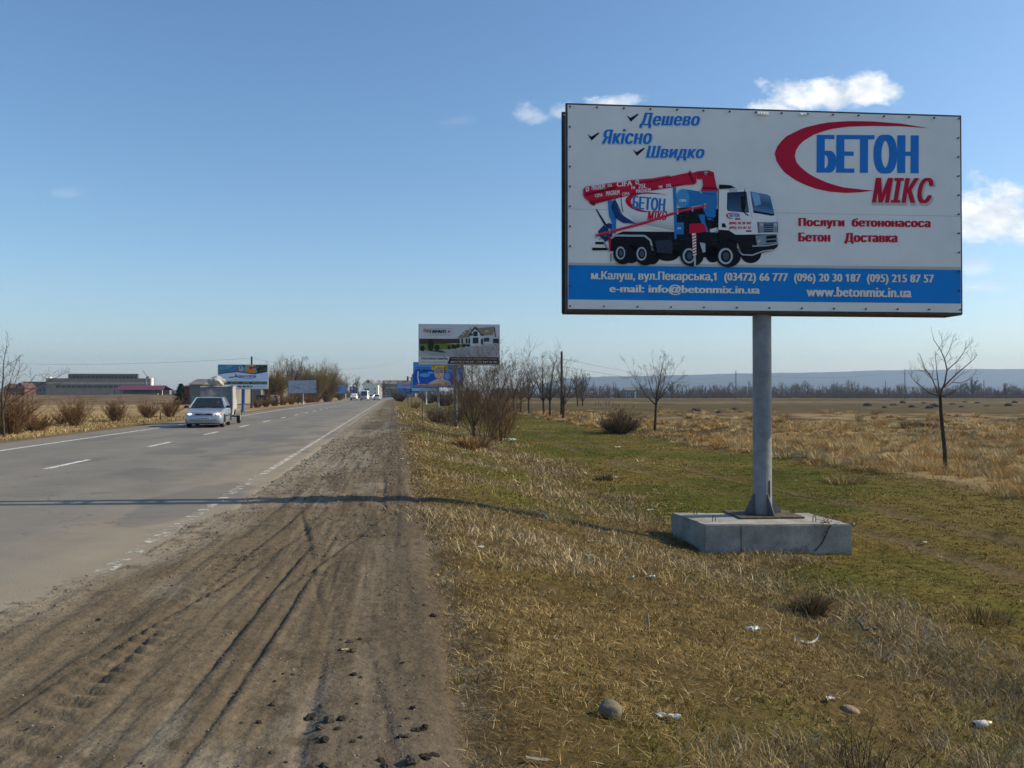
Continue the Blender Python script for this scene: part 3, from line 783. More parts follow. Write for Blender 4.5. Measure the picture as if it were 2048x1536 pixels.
# fenders, tank, leg, wheels
art.stroke([(362, 760), (395, 732), (680, 732), (735, 775), (760, 875)], 18, LG); art.poly([(782, 778), (930, 766), (946, 802), (944, 902), (800, 892)], srgb(48, 56, 72)); art.poly([(1205, 790), (1255, 800), (1258, 880), (1235, 890), (1210, 820)], LG)
for (x, y, rx, ry) in ((478, 905, 95, 102), (690, 912, 100, 104), (1130, 920, 112, 100), (1475, 918, 118, 106)): ov(x, y, rx, ry, BK)
art.up()
for (x, y, rx, ry) in ((453, 900, 44, 62), (652, 905, 48, 65), (1102, 920, 60, 72), (1448, 920, 68, 78)):
    ov(x, y, rx, ry, LG); art.up(); ov(x + 2, y, rx * .72, ry * .76, BK); art.up(); ov(x + 4, y, rx * .45, ry * .5, srgb(70, 80, 100)); art.layer -= 2
art.up(2)
art.poly([(1128, 705), (1167, 705), (1172, 912), (1138, 918)], WH); art.poly([(1148, 912), (1166, 912), (1168, 1018), (1150, 1018)], LG); art.up()
for k in range(7): y = 715 + k * 28; art.poly([(1130 + k, y + 14), (1168 + k * .5, y), (1168 + k * .5, y + 12), (1131 + k, y + 26)], RED)
art.poly([(338, 740), (362, 740), (356, 892), (345, 892)], RED); art.stroke([(362, 905), (362, 985)], 8, BK)

pl = px(1137.5, 416, Yl); pr = px(1919.5, 425, Yr)
th1 = math.atan2(pr.y - pl.y, pr.x - pl.x); BWr = math.hypot(pr.x - pl.x, pr.y - pl.y)
zb1 = (px(1141.5, 622, Yl).z + px(1921.5, 621, Yr).z) / 2; zt1 = (px(1137.5, 209.5, Yl).z + px(1917, 229.5, Yr).z) / 2
cx = (pl + pr) / 2
dep = .45
ctr = Vector((cx.x - math.sin(th1) * (dep / 2 + .006), cx.y + math.cos(th1) * (dep / 2 + .006), 0))
pole_base_z = -.335
art.w_scale = BWr / BW
root1, zb, zt, yf = board('billboard', "large white roadside billboard with a concrete mixer truck, on a grey pole and concrete block", 'billboard',
      (ctr.x, ctr.y, -.78), BW, BH, zb1, art, theta=th1, depth=dep, poles=((.497, .1425),), gz=pole_base_z, rim=.028)
b1 = {o.name.split('.')[0]: o for o in root1.children}
for nm in ('poster', 'front_sheet', 'back_sheet', 'frame', 'underside_sheet'):
    pass
# retaining bolts round the sheet
bolt = MB(); bolt.tube([(0, 0, 0), (0, -.022, 0)], .014, 8)
ob = bolt.build('bolt', m_steel_dark, root1)
spots = [(-BW / 2 + .03 + (BW - .06) * i / 15, zt - .035) for i in range(16)] + [(-BW / 2 + .03 + (BW - .06) * i / 12, zb + .04) for i in range(13)] + \
        [(x, zb + .04 + (BH - .08) * i / 10) for x in (-BW / 2 + .03, BW / 2 - .045) for i in range(1, 10)]
for i, (x, z) in enumerate(spots):
    o = ob if i == 0 else ob.copy()
    if i: col.objects.link(o); o.parent = root1
    o.location = (x, yf - .018, z)
# torn, creased vinyl at the top
r_ = random.Random(4)
for (u0, du, hh) in ((2.95, .16, .07), (3.62, .10, .05)):
    mb = MB(); x = -BW / 2 + u0; n = 8
    for i in range(n):
        a, b = x + du * i / n, x + du * (i + 1) / n
        d1, d2 = .012 + .02 * r_.random(), .012 + .02 * r_.random()
        mb.poly([(a, yf - .026, zt - .02), (b, yf - .026, zt - .02), (b, yf - .03 - d2, zt - .02 - hh * (.5 + .5 * r_.random())), (a, yf - .03 - d1, zt - .02 - hh * (.5 + .5 * r_.random()))])
    mb.build('loose_vinyl', m_vinyl, root1)
# base: plate, gussets, concrete block with lifting loops
lx = (.497 - .5) * BW; inv = Matrix.Rotation(-th1, 4, 'Z')
def loc1(p): return inv @ (Vector(p) - root1.location)
zk = pole_base_z - root1.location.z
mb = MB(); mb.cbox((lx, 0, zk + .012), (1.0, .80, .024), .004); mb.build('base_plate', m_rust, root1)
for k in range(4):
    q = R(10) + k * math.pi / 2; g = MB(); t_ = .007
    d = Vector((math.cos(q), math.sin(q), 0)); n = Vector((-d.y, d.x, 0)) * t_; c0 = Vector((lx, 0, zk + .026))
    prof = [d * .138, d * .32, d * .32 + Vector((0, 0, .03)), d * .155 + Vector((0, 0, .31)), d * .138 + Vector((0, 0, .31))]
    g.loft([[c0 + p - n for p in prof], [c0 + p + n for p in prof]]); g.build('gusset', m_gusset, root1)
for z_ in (.75, 1.9):
    mb = MB(); mb.tube([(lx, 0, zk + z_), (lx, 0, zk + z_ + .012)], .1442, 20); mb.build('weld_seam', m_steel_grey, root1)
mb = MB(); mb.box((lx + .05, -.146, zk + .42), (.022, .004, .26)); mb.build('rust_streak', m_pole_rust, root1)
zt_b = pole_base_z - .002; dA = 12.06
A_ = [gp(1409, 1049, zt_b), gp(1705, 1049, zt_b), gp(1618, 1026, zt_b), gp(1341, 1025, zt_b)]
B_ = [Vector((p.x, p.y, -1.15)) for p in A_]
bm = bmesh.new()
vs = [bm.verts.new(loc1(p)) for p in A_ + B_]
for f in ((0, 1, 2, 3), (7, 6, 5, 4), (0, 4, 5, 1), (1, 5, 6, 2), (2, 6, 7, 3), (3, 7, 4, 0)): bm.faces.new([vs[i] for i in f])
bmesh.ops.recalc_face_normals(bm, faces=bm.faces)
bmesh.ops.bevel(bm, geom=bm.edges[:], offset=.018, segments=2, affect='EDGES')
bmesh.ops.subdivide_edges(bm, edges=bm.edges[:], cuts=7, use_grid_fill=True)
for v in bm.verts:
    k = fbm(v.co.x * 9 + 30, v.co.y * 9 + v.co.z * 11 + 30, 3) - .5
    v.co += Vector((k * .022, (fbm(v.co.x * 8 + 3, v.co.z * 8 + 9, 3) - .5) * .022, k * .012))
me = bpy.data.meshes.new('foundation'); bm.to_mesh(me); bm.free(); me.materials.append(m_conc)
fo = bpy.data.objects.new('foundation', me); col.objects.link(fo); fo.parent = root1
# shuttering joint on the front
m_stain = mat('dark_stain', (.10, .10, .09), .95, var=.3, vscale=20)
pj = gp(1482, 1049, zt_b); mb = MB(); q = loc1(pj); mb.box((q.x, q.y - .004, q.z - .20), (.008, .012, .38)); mb.build('shutter_joint', m_stain, fo)
for (x, y) in ((1391, 1029), (1428, 1043), (1587, 1030), (1629, 1044)):
    p = loc1(gp(x, y, zt_b)); pts = []
    for q in np.linspace(0, math.pi, 9): pts.append(p + Vector((.022 * math.cos(q), .004, .05 + .045 * math.sin(q))))
    pts = [p + Vector((.022, .004, -.03))] + pts + [p + Vector((-.022, .004, -.03))]
    mb = MB(); mb.tube(pts, .006, 6); mb.build('lifting_loop', m_rust, fo)
# ------------------------------------------------------------------ bare trees and shrubs
m_bark = mat('bark', (.055, .045, .036), .95, var=.35, vscale=9, bump=.6, bscale=40, spec=.05)
m_bark_grey = mat('grey_bark', (.095, .082, .066), .95, var=.3, vscale=6, spec=.05)
m_twig = mat('twig', (.085, .068, .052), .9, var=.3, vscale=3, spec=.05)
m_twig_red = mat('reddish_twig', (.155, .092, .048), .9, var=.35, vscale=3, spec=.05)
m_twig_olive = mat('olive_twig', (.17, .125, .055), .9, var=.3, vscale=2, spec=.05)
m_twig_dark = mat('dark_twig', (.088, .063, .043), .9, var=.35, vscale=3, spec=.05)
def tubes_mesh(name, lines, mt, parent=None, sides=4):
    """lines: list of (points, radii)"""
    by = {}
    for p, r in lines: by.setdefault(len(p), []).append((p, r))
    Vs, Fs, off = [], [], 0
    for K, L in by.items():
        P = np.array([[tuple(q) for q in l[0]] for l in L], float); Rr = np.array([l[1] for l in L], float); N = len(L)
        T = np.empty_like(P); T[:, 1:-1] = P[:, 2:] - P[:, :-2]; T[:, 0] = P[:, 1] - P[:, 0]; T[:, -1] = P[:, -1] - P[:, -2]
        T /= np.linalg.norm(T, axis=2, keepdims=True) + 1e-9
        ref = np.where(np.abs(T[..., 2:]) < .9, np.array([0, 0, 1.]), np.array([1., 0, 0]))
        A = np.cross(T, ref); A /= np.linalg.norm(A, axis=2, keepdims=True) + 1e-9; B = np.cross(T, A)
        q = np.arange(sides) * 2 * math.pi / sides
        ring = P[:, :, None] + Rr[:, :, None, None] * (A[:, :, None] * np.cos(q)[:, None] + B[:, :, None] * np.sin(q)[:, None])
        idx = off + np.arange(N * K * sides).reshape(N, K, sides)
        f = np.stack([idx[:, :-1], np.roll(idx, -1, 2)[:, :-1], np.roll(idx, -1, 2)[:, 1:], idx[:, 1:]], -1).reshape(-1, 4)
        Vs.append(ring.reshape(-1, 3)); Fs.append(f); off += N * K * sides
    return np_mesh(name, np.concatenate(Vs), Fs, mt, parent=parent, smooth=sides > 4)
def limb(rng, p, d, L, r0, r1, n=5, wob=.12, up=.0):
    pts = [Vector(p)]; d = Vector(d).normalized()
    for i in range(n - 1):
        d = (d + Vector((rng.gauss(0, wob), rng.gauss(0, wob), rng.gauss(0, wob) + up))).normalized()
        pts.append(pts[-1] + d * (L / (n - 1)))
    return pts, [r0 + (r1 - r0) * i / (n - 1) for i in range(n)], d
def at_line(pts, f):
    x = f * (len(pts) - 1); i = min(int(x), len(pts) - 2); return pts[i].lerp(pts[i + 1], x - i), (pts[i + 1] - pts[i]).normalized()
def side_dir(rng, d, ang):
    a = d.cross(Vector((rng.gauss(0, 1), rng.gauss(0, 1), rng.gauss(0, 1)))).normalized()
    return (d * math.cos(ang) + a * math.sin(ang)).normalized()
def branch_out(rng, out, pts, r, L, level, maxl, nch, ang, ratio, up, rmin):
    """twigs along a branch, recursively"""
    for i in range(nch[min(level, len(nch) - 1)]):
        f = .25 + .75 * (i + rng.random()) / nch[min(level, len(nch) - 1)]
        p, d = at_line(pts, min(f, .999)); dd = side_dir(rng, d, ang * rng.uniform(.6, 1.2))
        l = L * ratio * rng.uniform(.55, 1.15) * (1.15 - .5 * f); rr = max(r * .5, rmin)
        q, rad, _ = limb(rng, p, dd, l, rr, max(rr * .45, rmin * .6), 4, .13, up)
        out.append((q, rad))
        if level < maxl: branch_out(rng, out, q, rr, l, level + 1, maxl, nch, ang, ratio, up, rmin)
def bare_tree(name, loc, H, label, seed, fork=.35, limbs=6, spread=R(38), group=None, lean=0, trunk_r=None, levels=2, nch=(6, 5, 4), up=.07, m1=None, m2=None, rmin=.006, rz=0, leader=True, cat='tree'):
    rng = random.Random(seed); root = empty(name, loc, label, cat, group, rz)
    tr = trunk_r or H * .018; tl, cl = [], []
    pts, rad, d = limb(rng, (0, 0, -.15), (lean, 0, 1), H * fork + .15, tr * 1.25, tr, 6, .03, .02)
    tl.append((pts, rad)); top = pts[-1]
    if leader:
        q, ra, _ = limb(rng, top, (lean + rng.gauss(0, .08), rng.gauss(0, .08), 1), H * (1 - fork) * .95, tr * .95, rmin, 9, .07, .03)
        tl.append((q, ra)); branch_out(rng, cl, q, tr * .22, H * .3, 0, levels, (nch[0] + 6,) + tuple(nch[1:]), R(42), .62, up, rmin)
    for i in range(limbs):
        az = 2 * math.pi * (i + rng.random() * .6) / limbs; sp = spread * rng.uniform(.6, 1.25)
        dd = Vector((math.cos(az) * math.sin(sp), math.sin(az) * math.sin(sp), math.cos(sp)))
        l = H * (1 - fork) * rng.uniform(.7, 1.02) / max(math.cos(sp * .6), .5)
        p0 = at_line(pts, rng.uniform(.82, 1))[0]
        q, ra, _ = limb(rng, p0, dd, l, tr * .45, rmin, 8, .10, up)
        tl.append((q, ra)); branch_out(rng, cl, q, tr * .2, l * .5, 0, levels, nch, R(42), .68, up, rmin)
    tubes_mesh('trunk', tl, m1 or m_bark, root, 7)
    tubes_mesh('crown', cl, m2 or m_twig, root, 3)
    return root
def shrub(name, loc, H, rad, label, seed, n=60, mt=None, group=None, twigs=5, spread=1.0, rmin=.004, levels=1, cat='shrub', sub=.45):
    """many stems fanning out from one stool"""
    rng = random.Random(seed); root = empty(name, loc, label, cat, group); st, tw = [], []
    for i in range(n):
        az = rng.uniform(0, 2 * math.pi); k = math.sqrt(rng.random()) * spread
        dd = Vector((math.cos(az) * k * rad / H, math.sin(az) * k * rad / H, 1)).normalized()
        L = H * rng.uniform(.6, 1.05) * (.55 + .9 * float(vnoise(az * 1.3 + seed, seed * .37 + .5))) * (1.0 if k < .7 else math.hypot(1, .55 * rad / H))
        b = Vector((math.cos(az) * k * rad * .22, math.sin(az) * k * rad * .22, -.1))
        q, ra, _ = limb(rng, b, dd, L, rmin * 3.2, rmin, 6, .11, .02); st.append((q, ra))
        branch_out(rng, tw, q, rmin * 2, L * sub, 0, levels, (twigs, max(2, twigs - 2)), R(32), .7, .04, rmin)
    tubes_mesh('stems', st, mt or m_twig_red, root, 4)
    tubes_mesh('twigs', tw, mt or m_twig_red, root, 3)
    return root
def on_ground(x, y, z=-.75):
    """foot of something seen at photo pixel (x, y): settle on the terrain"""
    for _ in range(8):
        p = gp(x, y, z); z = .5 * z + .5 * ground_at(p.x, p.y)
    return Vector((p.x, p.y, ground_at(p.x, p.y)))

# the young tree on the right, its limbs bending up like a vase
T6 = lambda x, y: (1680 + x * .18227, 620 + y * .18227)
foot = on_ground(1887, 940)
root = empty('young_tree', foot, "bare young tree with a vase of thin limbs, right of the large billboard", 'tree', 'bare trees in the meadow')
rng = random.Random(12)
def trace(pts, dy0, dy1):
    out = []
    for i, (x, y) in enumerate(pts):
        k = i / (len(pts) - 1); X, Yp = T6(x, y)
        out.append(px(X, Yp, foot.y + dy0 + (dy1 - dy0) * k) - foot)
    return out
TR = [([(1158, 1780), (1150, 1536), (1130, 1350), (1110, 1150), (1100, 960), (1100, 930)], 0, 0, .064, .042),
      ([(1100, 930), (1150, 800), (1175, 660), (1150, 540), (1100, 430), (1030, 330), (1010, 250)], 0, .2, .04, .006),
      ([(1155, 525), (1200, 440), (1230, 350), (1255, 258)], .1, .3, .016, .005), ([(1180, 655), (1290, 560), (1360, 460), (1390, 350)], .1, -.4, .024, .005),
      ([(1372, 435), (1400, 400), (1438, 370)], -.3, -.5, .01, .004), ([(1100, 880), (1200, 780), (1290, 690), (1400, 600), (1470, 540), (1505, 490)], 0, -.5, .035, .005),
      ([(1225, 795), (1330, 800), (1440, 750), (1510, 660)], -.1, .5, .02, .005), ([(1090, 900), (1065, 700), (1050, 560), (1045, 440)], 0, .5, .03, .005),
      ([(1080, 930), (1010, 750), (930, 640), (895, 540), (870, 470)], 0, -.4, .03, .005), ([(1002, 710), (940, 670), (900, 610)], -.2, -.5, .014, .005),
      ([(1075, 940), (980, 910), (880, 830), (800, 760), (730, 650)], 0, .5, .032, .005), ([(1100, 945), (1140, 945), (1200, 930), (1270, 880)], 0, -.5, .03, .008),
      ([(1125, 860), (1200, 820), (1310, 720), (1425, 665)], 0, .6, .022, .005), ([(1060, 760), (1020, 760), (960, 720), (905, 620)], .2, .6, .016, .005),
      ([(1080, 440), (1115, 370), (1155, 290)], .2, .4, .01, .004), ([(1118, 450), (1118, 380), (1115, 295)], .2, 0, .01, .004),
      ([(1160, 560), (1110, 540), (1060, 470)], .1, -.2, .012, .004), ([(1170, 580), (1210, 540), (1235, 520)], .1, -.3, .01, .004), ([(1010, 740), (1025, 640), (985, 520)], -.1, .3, .014, .004),
      ([(850, 800), (850, 740)], .3, .4, .008, .004), ([(780, 715), (785, 655)], .4, .3, .008, .004), ([(1275, 690), (1275, 600)], -.2, -.1, .008, .004), ([(1420, 590), (1450, 490)], -.4, -.5, .01, .004)]
tl, cl = [], []
for i, (pts, a, b, r0, r1) in enumerate(TR):
    P = trace(pts, a, b); n = len(P); r0, r1 = (r0 * .68, r1 * .75) if i else (r0, r1); rad = [r0 + (r1 - r0) * k / (n - 1) for k in range(n)]
    (tl if i == 0 else cl).append((P, rad))
    if i: branch_out(rng, cl, P, r1 * 1.2, .62, 0, 1, (4, 2), R(36), .6, .08, .0028)
tubes_mesh('trunk', tl, m_bark, root, 8); tubes_mesh('crown', cl, m_twig_dark, root, 5)

bare_tree('young_tree', on_ground(1310, 862), 4.75, "bare young tree standing just right of the round dark bush in the meadow", 31, fork=.40, limbs=9, spread=R(50), group='bare trees in the meadow', trunk_r=.07, levels=2, nch=(5, 4, 3), m2=m_twig_dark, rmin=.005, up=.13)
for i, (x, y, top, lab) in enumerate([(1028, 822, 716, "grey bare tree, leftmost of the row behind the big roadside thicket"), (1041, 825, 726, "thin bare tree, second from the left in the row of bare trees"),
        (1057.5, 827, 722, "bare tree with a dark forked trunk, third from the left in the row"), (1088, 833, 706, "tall bare tree, left one of the close pair with spreading crowns"),
        (1100, 834, 702, "tall bare tree, right one of the close pair with spreading crowns"), (1126, 836, 735, "bare tree whose crown overlaps the tall wooden utility pole")]):
    p = on_ground(x, y); H = (y - top) / F * p.y
    bare_tree('bare_tree', p, H, lab, 50 + i, fork=.28, limbs=9, spread=R(40), group='row of bare trees beside the track', levels=2, nch=(5, 4, 3), rmin=.0065, up=.06, trunk_r=.10, m2=m_twig)
p = on_ground(1155, 812); bare_tree('bare_tree', p, (812 - 748) / F * p.y, "multi stemmed bare tree behind the meadow, right of the utility pole", 71, fork=.1, limbs=6, spread=R(26), levels=1, nch=(6, 5), rmin=.02, m2=m_bark_grey)
p = on_ground(1165, 812); bare_tree('bare_tree', p, (812 - 745) / F * p.y, "pale bushy bare tree behind the meadow near the pole", 72, fork=.12, limbs=7, spread=R(30), levels=1, nch=(7, 6), rmin=.02, m2=m_bark_grey)

# big roadside thicket in front of the second billboard
p = on_ground(965, 884, -.5)
shrub('thicket', p, 3.5, 2.0, "large tangled leafless thicket in front of the house advert billboard", 5, n=46, mt=m_twig_dark, twigs=10, rmin=.0035, sub=.5)
p2 = on_ground(985, 872, -.5)
bare_tree('thicket_tree', p2, 4.4, "leafless thorny tree rising out of the roadside thicket", 8, fork=.12, limbs=7, spread=R(38), levels=2, nch=(8, 6, 3), rmin=.006, trunk_r=.06, m2=m_twig_dark, lean=.12)
bare_tree('thicket_tree', on_ground(948, 876, -.5), 4.0, "dark leafless thorn tree at the left side of the roadside thicket", 18, fork=.15, limbs=7, spread=R(34), levels=2, nch=(7, 5, 3), rmin=.006, trunk_r=.06, m2=m_twig_dark, lean=-.03)
p = on_ground(905, 852, -.4); shrub('shrub', p, 1.5, 1.5, "low dark leafless bush at the left foot of the roadside thicket", 9, n=50, mt=m_twig_dark, twigs=6, rmin=.006)
p = on_ground(875, 845, -.4); shrub('shrub', p, 1.25, 1.2, "sprawling brown bush behind the thin roadside stake", 10, n=45, mt=m_twig_dark, twigs=5, rmin=.008)
p = on_ground(1000, 880, -.6); shrub('shrub', p, 2.4, 1.6, "reddish leafless bush leaning right out of the roadside thicket", 11, n=60, mt=m_twig_red, twigs=6, rmin=.005)
p = on_ground(1237, 867); shrub('round_bush', p, 1.45, 1.75, "round dense dark bush in the meadow left of the young tree", 13, n=190, mt=m_twig_dark, twigs=6, rmin=.006, sub=.35)
p = on_ground(830, 817); shrub('shrub', p, 1.0, 1.0, "small brown bush at the slope edge near the stakes", 14, n=40, mt=m_twig_red, twigs=4, rmin=.012)
# far right of the verge: bushes behind the boards
for i, (x, y, h, r, lab) in enumerate([(800, 803, 26, 24, "grey bushes below the pink and blue far billboard"), (890, 812, 40, 36, "dark scrub behind the pole of the smiling woman advert"), (935, 815, 45, 40, "dark scrub between the two near right billboards"), (858, 806, 30, 30, "grey scrub under the pale blue billboard")]):
    p = on_ground(x, y); k = p.y / F
    shrub('scrub', p, h * k, r * k, lab, 20 + i, n=70, mt=m_twig_dark if i % 2 else m_twig, twigs=5, rmin=.012 * p.y / 90, group='scrub along the right verge')

# left verge shrubs
def left_on(x, y): return on_ground(x, y, -.35)
for i, (x, y, h, r, lab) in enumerate([(152, 851, 50, 38, "round russet bush in the left verge, largest of the row"), (232, 843, 42, 26, "russet bush in the left verge, next along from the largest one"),
        (297, 836, 32, 22, "russet bush just left of the thin stake by the road"), (340, 834, 34, 22, "russet bush between the thin stake and the silver car"), (70, 862, 30, 36, "low russet bush with a bare sprig at its middle, far left verge"), (125, 848, 22, 18, "small russet tuft bush left of the largest russet bush")]):
    p = left_on(x, y); k = p.y / F
    shrub('russet_bush', p, h * k, r * k, lab, 40 + i, n=85, mt=m_twig_red, twigs=8, rmin=.0042, group='russet bushes along the left verge', sub=.4)
p = left_on(8, 873); bare_tree('verge_tree', p, (873 - 683) / F * p.y, "thin bare tree at the left edge of the verge", 61, fork=.3, limbs=8, spread=R(48), levels=1, nch=(6, 5), rmin=.007, trunk_r=.05, m2=m_twig_dark)
p = left_on(20, 868); shrub('russet_bush', p, 1.9, 1.3, "tall russet bush round the foot of the leftmost verge tree", 62, n=110, mt=m_twig_red, twigs=6, rmin=.006, group='russet bushes along the left verge')
for i in range(9):
    x = 515 + i * 17; y = 815 - i * 1.5; p = left_on(x, y); k = p.y / F
    shrub('russet_bush', p, (17 + 4 * (i % 3)) * k, 14 * k, "low russet bush of the unbroken hedge line before the pale blank billboard", 80 + i, n=70, mt=m_twig_red, twigs=5, rmin=.011, group='low hedge of russet bushes')
# willows and the tall round tree on the left
for i, (x, y, top, r, lab) in enumerate([(548, 812, 752, 22, "olive bare willow bush left of the pale blank billboard"), (600, 806, 745, 30, "olive willow thicket behind the pale blank billboard"), (626, 806, 737, 32, "tallest olive willow thicket, right behind the pale blank billboard"),
        (655, 804, 745, 26, "olive willow thicket sloping down towards the road"), (680, 801, 765, 16, "last low olive willow of the thicket before the road bend")]):
    p = on_ground(x, y, -.3); k = p.y * 1.06 / F; p = Vector((p.x * 1.06, p.y * 1.06, -.3))
    shrub('willow', p, (y - top) * k, r * k, lab, 90 + i, n=170, mt=m_twig_olive, twigs=8, rmin=.013, group='willows on the left of the road', sub=.42, cat='tree')
p = on_ground(583, 808, -.3); p = Vector((p.x * 1.15, p.y * 1.15, -.3))
bare_tree('broom_tree', p, (808 - 716) / F * p.y, "tall bare tree with a round broom crown above the willows", 101, fork=.33, limbs=10, spread=R(30), levels=1, nch=(8, 7), rmin=.017, m2=m_bark_grey)
for i, (x, y, top, lab) in enumerate([(545, 806, 755, "wispy bare tree beside the water park advert's right edge"), (712, 800, 757, "small bare tree behind the white van"), (768, 797, 762, "faint bare tree before the long grey building")]):
    p = on_ground(x, y, -.2); bare_tree('bare_tree', p, (y - top) / F * p.y, lab, 110 + i, fork=.2, limbs=6, spread=R(28), levels=1, nch=(6, 5), rmin=.022 * p.y / 150, m2=m_bark_grey)

# conifer
m_needle = mat('conifer_needles', (.022, .035, .018), .9, var=.4, vscale=1.2, spec=.05)
p = px(362, 791, 138); p.z = -.4; Hc = (791 - 748) / F * 138
root = empty('conifer', p, "dark pointed conifer left of the grey hipped roof house", 'tree')
rng = random.Random(3); tubes_mesh('trunk', [([Vector((0, 0, -.2)), Vector((0, 0, Hc * .5)), Vector((0, 0, Hc))], [.16, .1, .02])], m_bark, root, 6)
V = []; Fc = []
for i in range(2600):
    f = rng.random() ** .8; rr = (1 - f) ** .8 * Hc * .40 * rng.uniform(.35, 1.05) * (1 + .25 * math.sin(f * 40)); az = rng.uniform(0, 6.283)
    c = Vector((math.cos(az) * rr, math.sin(az) * rr, f * Hc + .1)); o_ = Vector((math.cos(az), math.sin(az), rng.uniform(-.6, .1))).normalized()
    s = Vector((-math.sin(az), math.cos(az), rng.uniform(-.3, .3))) * rng.uniform(.06, .14); l = rng.uniform(.25, .5)
    n = len(V); V += [c - s, c + s, c + o_ * l]; Fc.append((n, n + 1, n + 2))
np_mesh('crown', np.array([tuple(v) for v in V]), [np.array(Fc)], m_needle, parent=root)

# far-off wood across the meadow: reads as one hazy mass
rng = random.Random(77); tl = []
m_wood = mat('far_bare_wood', (.062, .052, .043), .95, var=.35, vscale=.05, spec=.02)
lines = []
def far_stand(x0, x1, Y, hmin, hmax, n, rng, zb=-.8):
    for i in range(n):
        x = rng.uniform(x0, x1); Yq = Y * rng.uniform(.94, 1.1); X = (x - 1024) / F * Yq
        big = float(fbm(x * .03 + Y, 3.3, 3)); H = (hmin + (hmax - hmin) * max(0, (big - .3) * 2) * rng.uniform(.4, 1.1)) / F * Yq
        b = Vector((X, Yq, zb)); pts, rad, d = limb(rng, b, (rng.gauss(0, .05), 0, 1), H, .2, .05, 5, .04); lines.append((pts, rad))
        for k in range(11):
            p, d = at_line(pts, rng.uniform(.1, .98)); dd = side_dir(rng, Vector((0, 0, 1)), rng.uniform(.3, 1.0))
            q, ra, _ = limb(rng, p, dd, H * rng.uniform(.18, .42), .08, .035, 5, .12, .08); lines.append((q, ra))
            for j in range(3):
                p3, d3 = at_line(q, rng.uniform(.3, .98)); q3, r3, _ = limb(rng, p3, side_dir(rng, d3, .6), H * rng.uniform(.08, .2), .05, .03, 5, .12, .05); lines.append((q3, r3))
far_stand(990, 1330, 520, 10, 38, 150, rng); far_stand(1300, 1700, 560, 9, 26, 190, rng); far_stand(1660, 2150, 480, 12, 34, 210, rng)
far_stand(1000, 2150, 430, 5, 14, 220, rng); far_stand(980, 2150, 540, 14, 30, 420, rng); far_stand(640, 860, 420, 8, 22, 90, rng, -.3); far_stand(-80, 110, 420, 8, 24, 60, rng, -.3); far_stand(300, 440, 400, 6, 22, 60, rng, -.3)
def brush(x0, x1, Y, h0, h1, n, zb=-.8):
    for i in range(n):
        x = rng.uniform(x0, x1); Yq = Y * rng.uniform(.95, 1.08); b = Vector(((x - 1024) / F * Yq, Yq, zb)); H = rng.uniform(h0, h1) * (.5 + float(vnoise(x * .06, Y))) / F * Yq
        for k in range(6):
            q, ra, _ = limb(rng, b + Vector((rng.gauss(0, .6), rng.gauss(0, .6), 0)), (rng.gauss(0, .45), rng.gauss(0, .4), 1), H * rng.uniform(.5, 1.1), .12, .05, 4, .16); lines.append((q, ra))
brush(980, 2150, 450, 6, 13, 1500); brush(980, 2150, 520, 10, 20, 1100); brush(1640, 2150, 440, 8, 18, 500); brush(-90, 130, 410, 7, 16, 160, -.4); brush(290, 450, 395, 6, 15, 120, -.4); brush(600, 900, 400, 6, 14, 260, -.4)
fw = tubes_mesh('far_wood', lines, m_wood, None, 3); tag(fw, "hazy bare wood along the far edge of the fields", 'wood', kind='stuff')
# a few far trees that stand out from the wood
for i, (x, y, top, lab) in enumerate([(1165 + 0, 790, 752, "tall pale bare tree above the far wood, left of the white house"), (1945, 789, 748, "tall bare tree standing out of the far wood at the right"), (2012, 790, 758, "dark bare tree in the far wood near the right edge"), (1345, 789, 757, "slender bare tree above the far wood behind the young tree")]):
    Y = 400; p = px(x, y, Y); p.z = -.8
    bare_tree('far_tree', p, (HOR + 2 - top) / F * Y, lab, 130 + i, fork=.2, limbs=7, spread=R(28), levels=1, nch=(7, 6), rmin=.05, m2=m_wood, m1=m_wood, trunk_r=.25, group='tall trees above the far wood')
# ------------------------------------------------------------------ the other billboards
def pboard(name, label, corners, Y, art_fn, theta=THETA, depth=.3, poles=((.5, .12),), pole_mat=None, sheet=None, foot=None, group=None, rim=.05, bgc=None, frame_mat=None):
    (xl, yt), (xr, _), (_, yb), _ = corners
    L, Rr = px(xl, yb, Y - .5 * (xr - xl) / F * Y * math.sin(theta)), px(xr, yb, Y + .5 * (xr - xl) / F * Y * math.sin(theta))
    w = math.hypot(Rr.x - L.x, Rr.y - L.y); c = (L + Rr) / 2; h = px(xl, yt, Y).z - px(xl, yb, Y).z
    a = None
    if art_fn:
        a = Poster(corners, w, h); a.step = .004
        art_fn(a, w, h)
    c = c + Vector((-math.sin(theta), math.cos(theta), 0)) * (depth / 2)
    g = ground_at(c.x, c.y)
    return board(name, label, 'billboard', (c.x, c.y, g), w, h, c.z, a, theta=theta, depth=depth, poles=poles, pole_mat=pole_mat, sheet=sheet, group=group, rim=rim, frame_mat=frame_mat)
m_pole_blue = mat('blue_painted_pole', (.03, .11, .32), .5, var=.15, vscale=4)
m_pole_white = mat('whitewashed_pole', (.6, .58, .52), .8, var=.3, vscale=5)
m_frame_light = mat('light_frame', (.5, .52, .53), .6, var=.1)
G = 'billboards along the road'
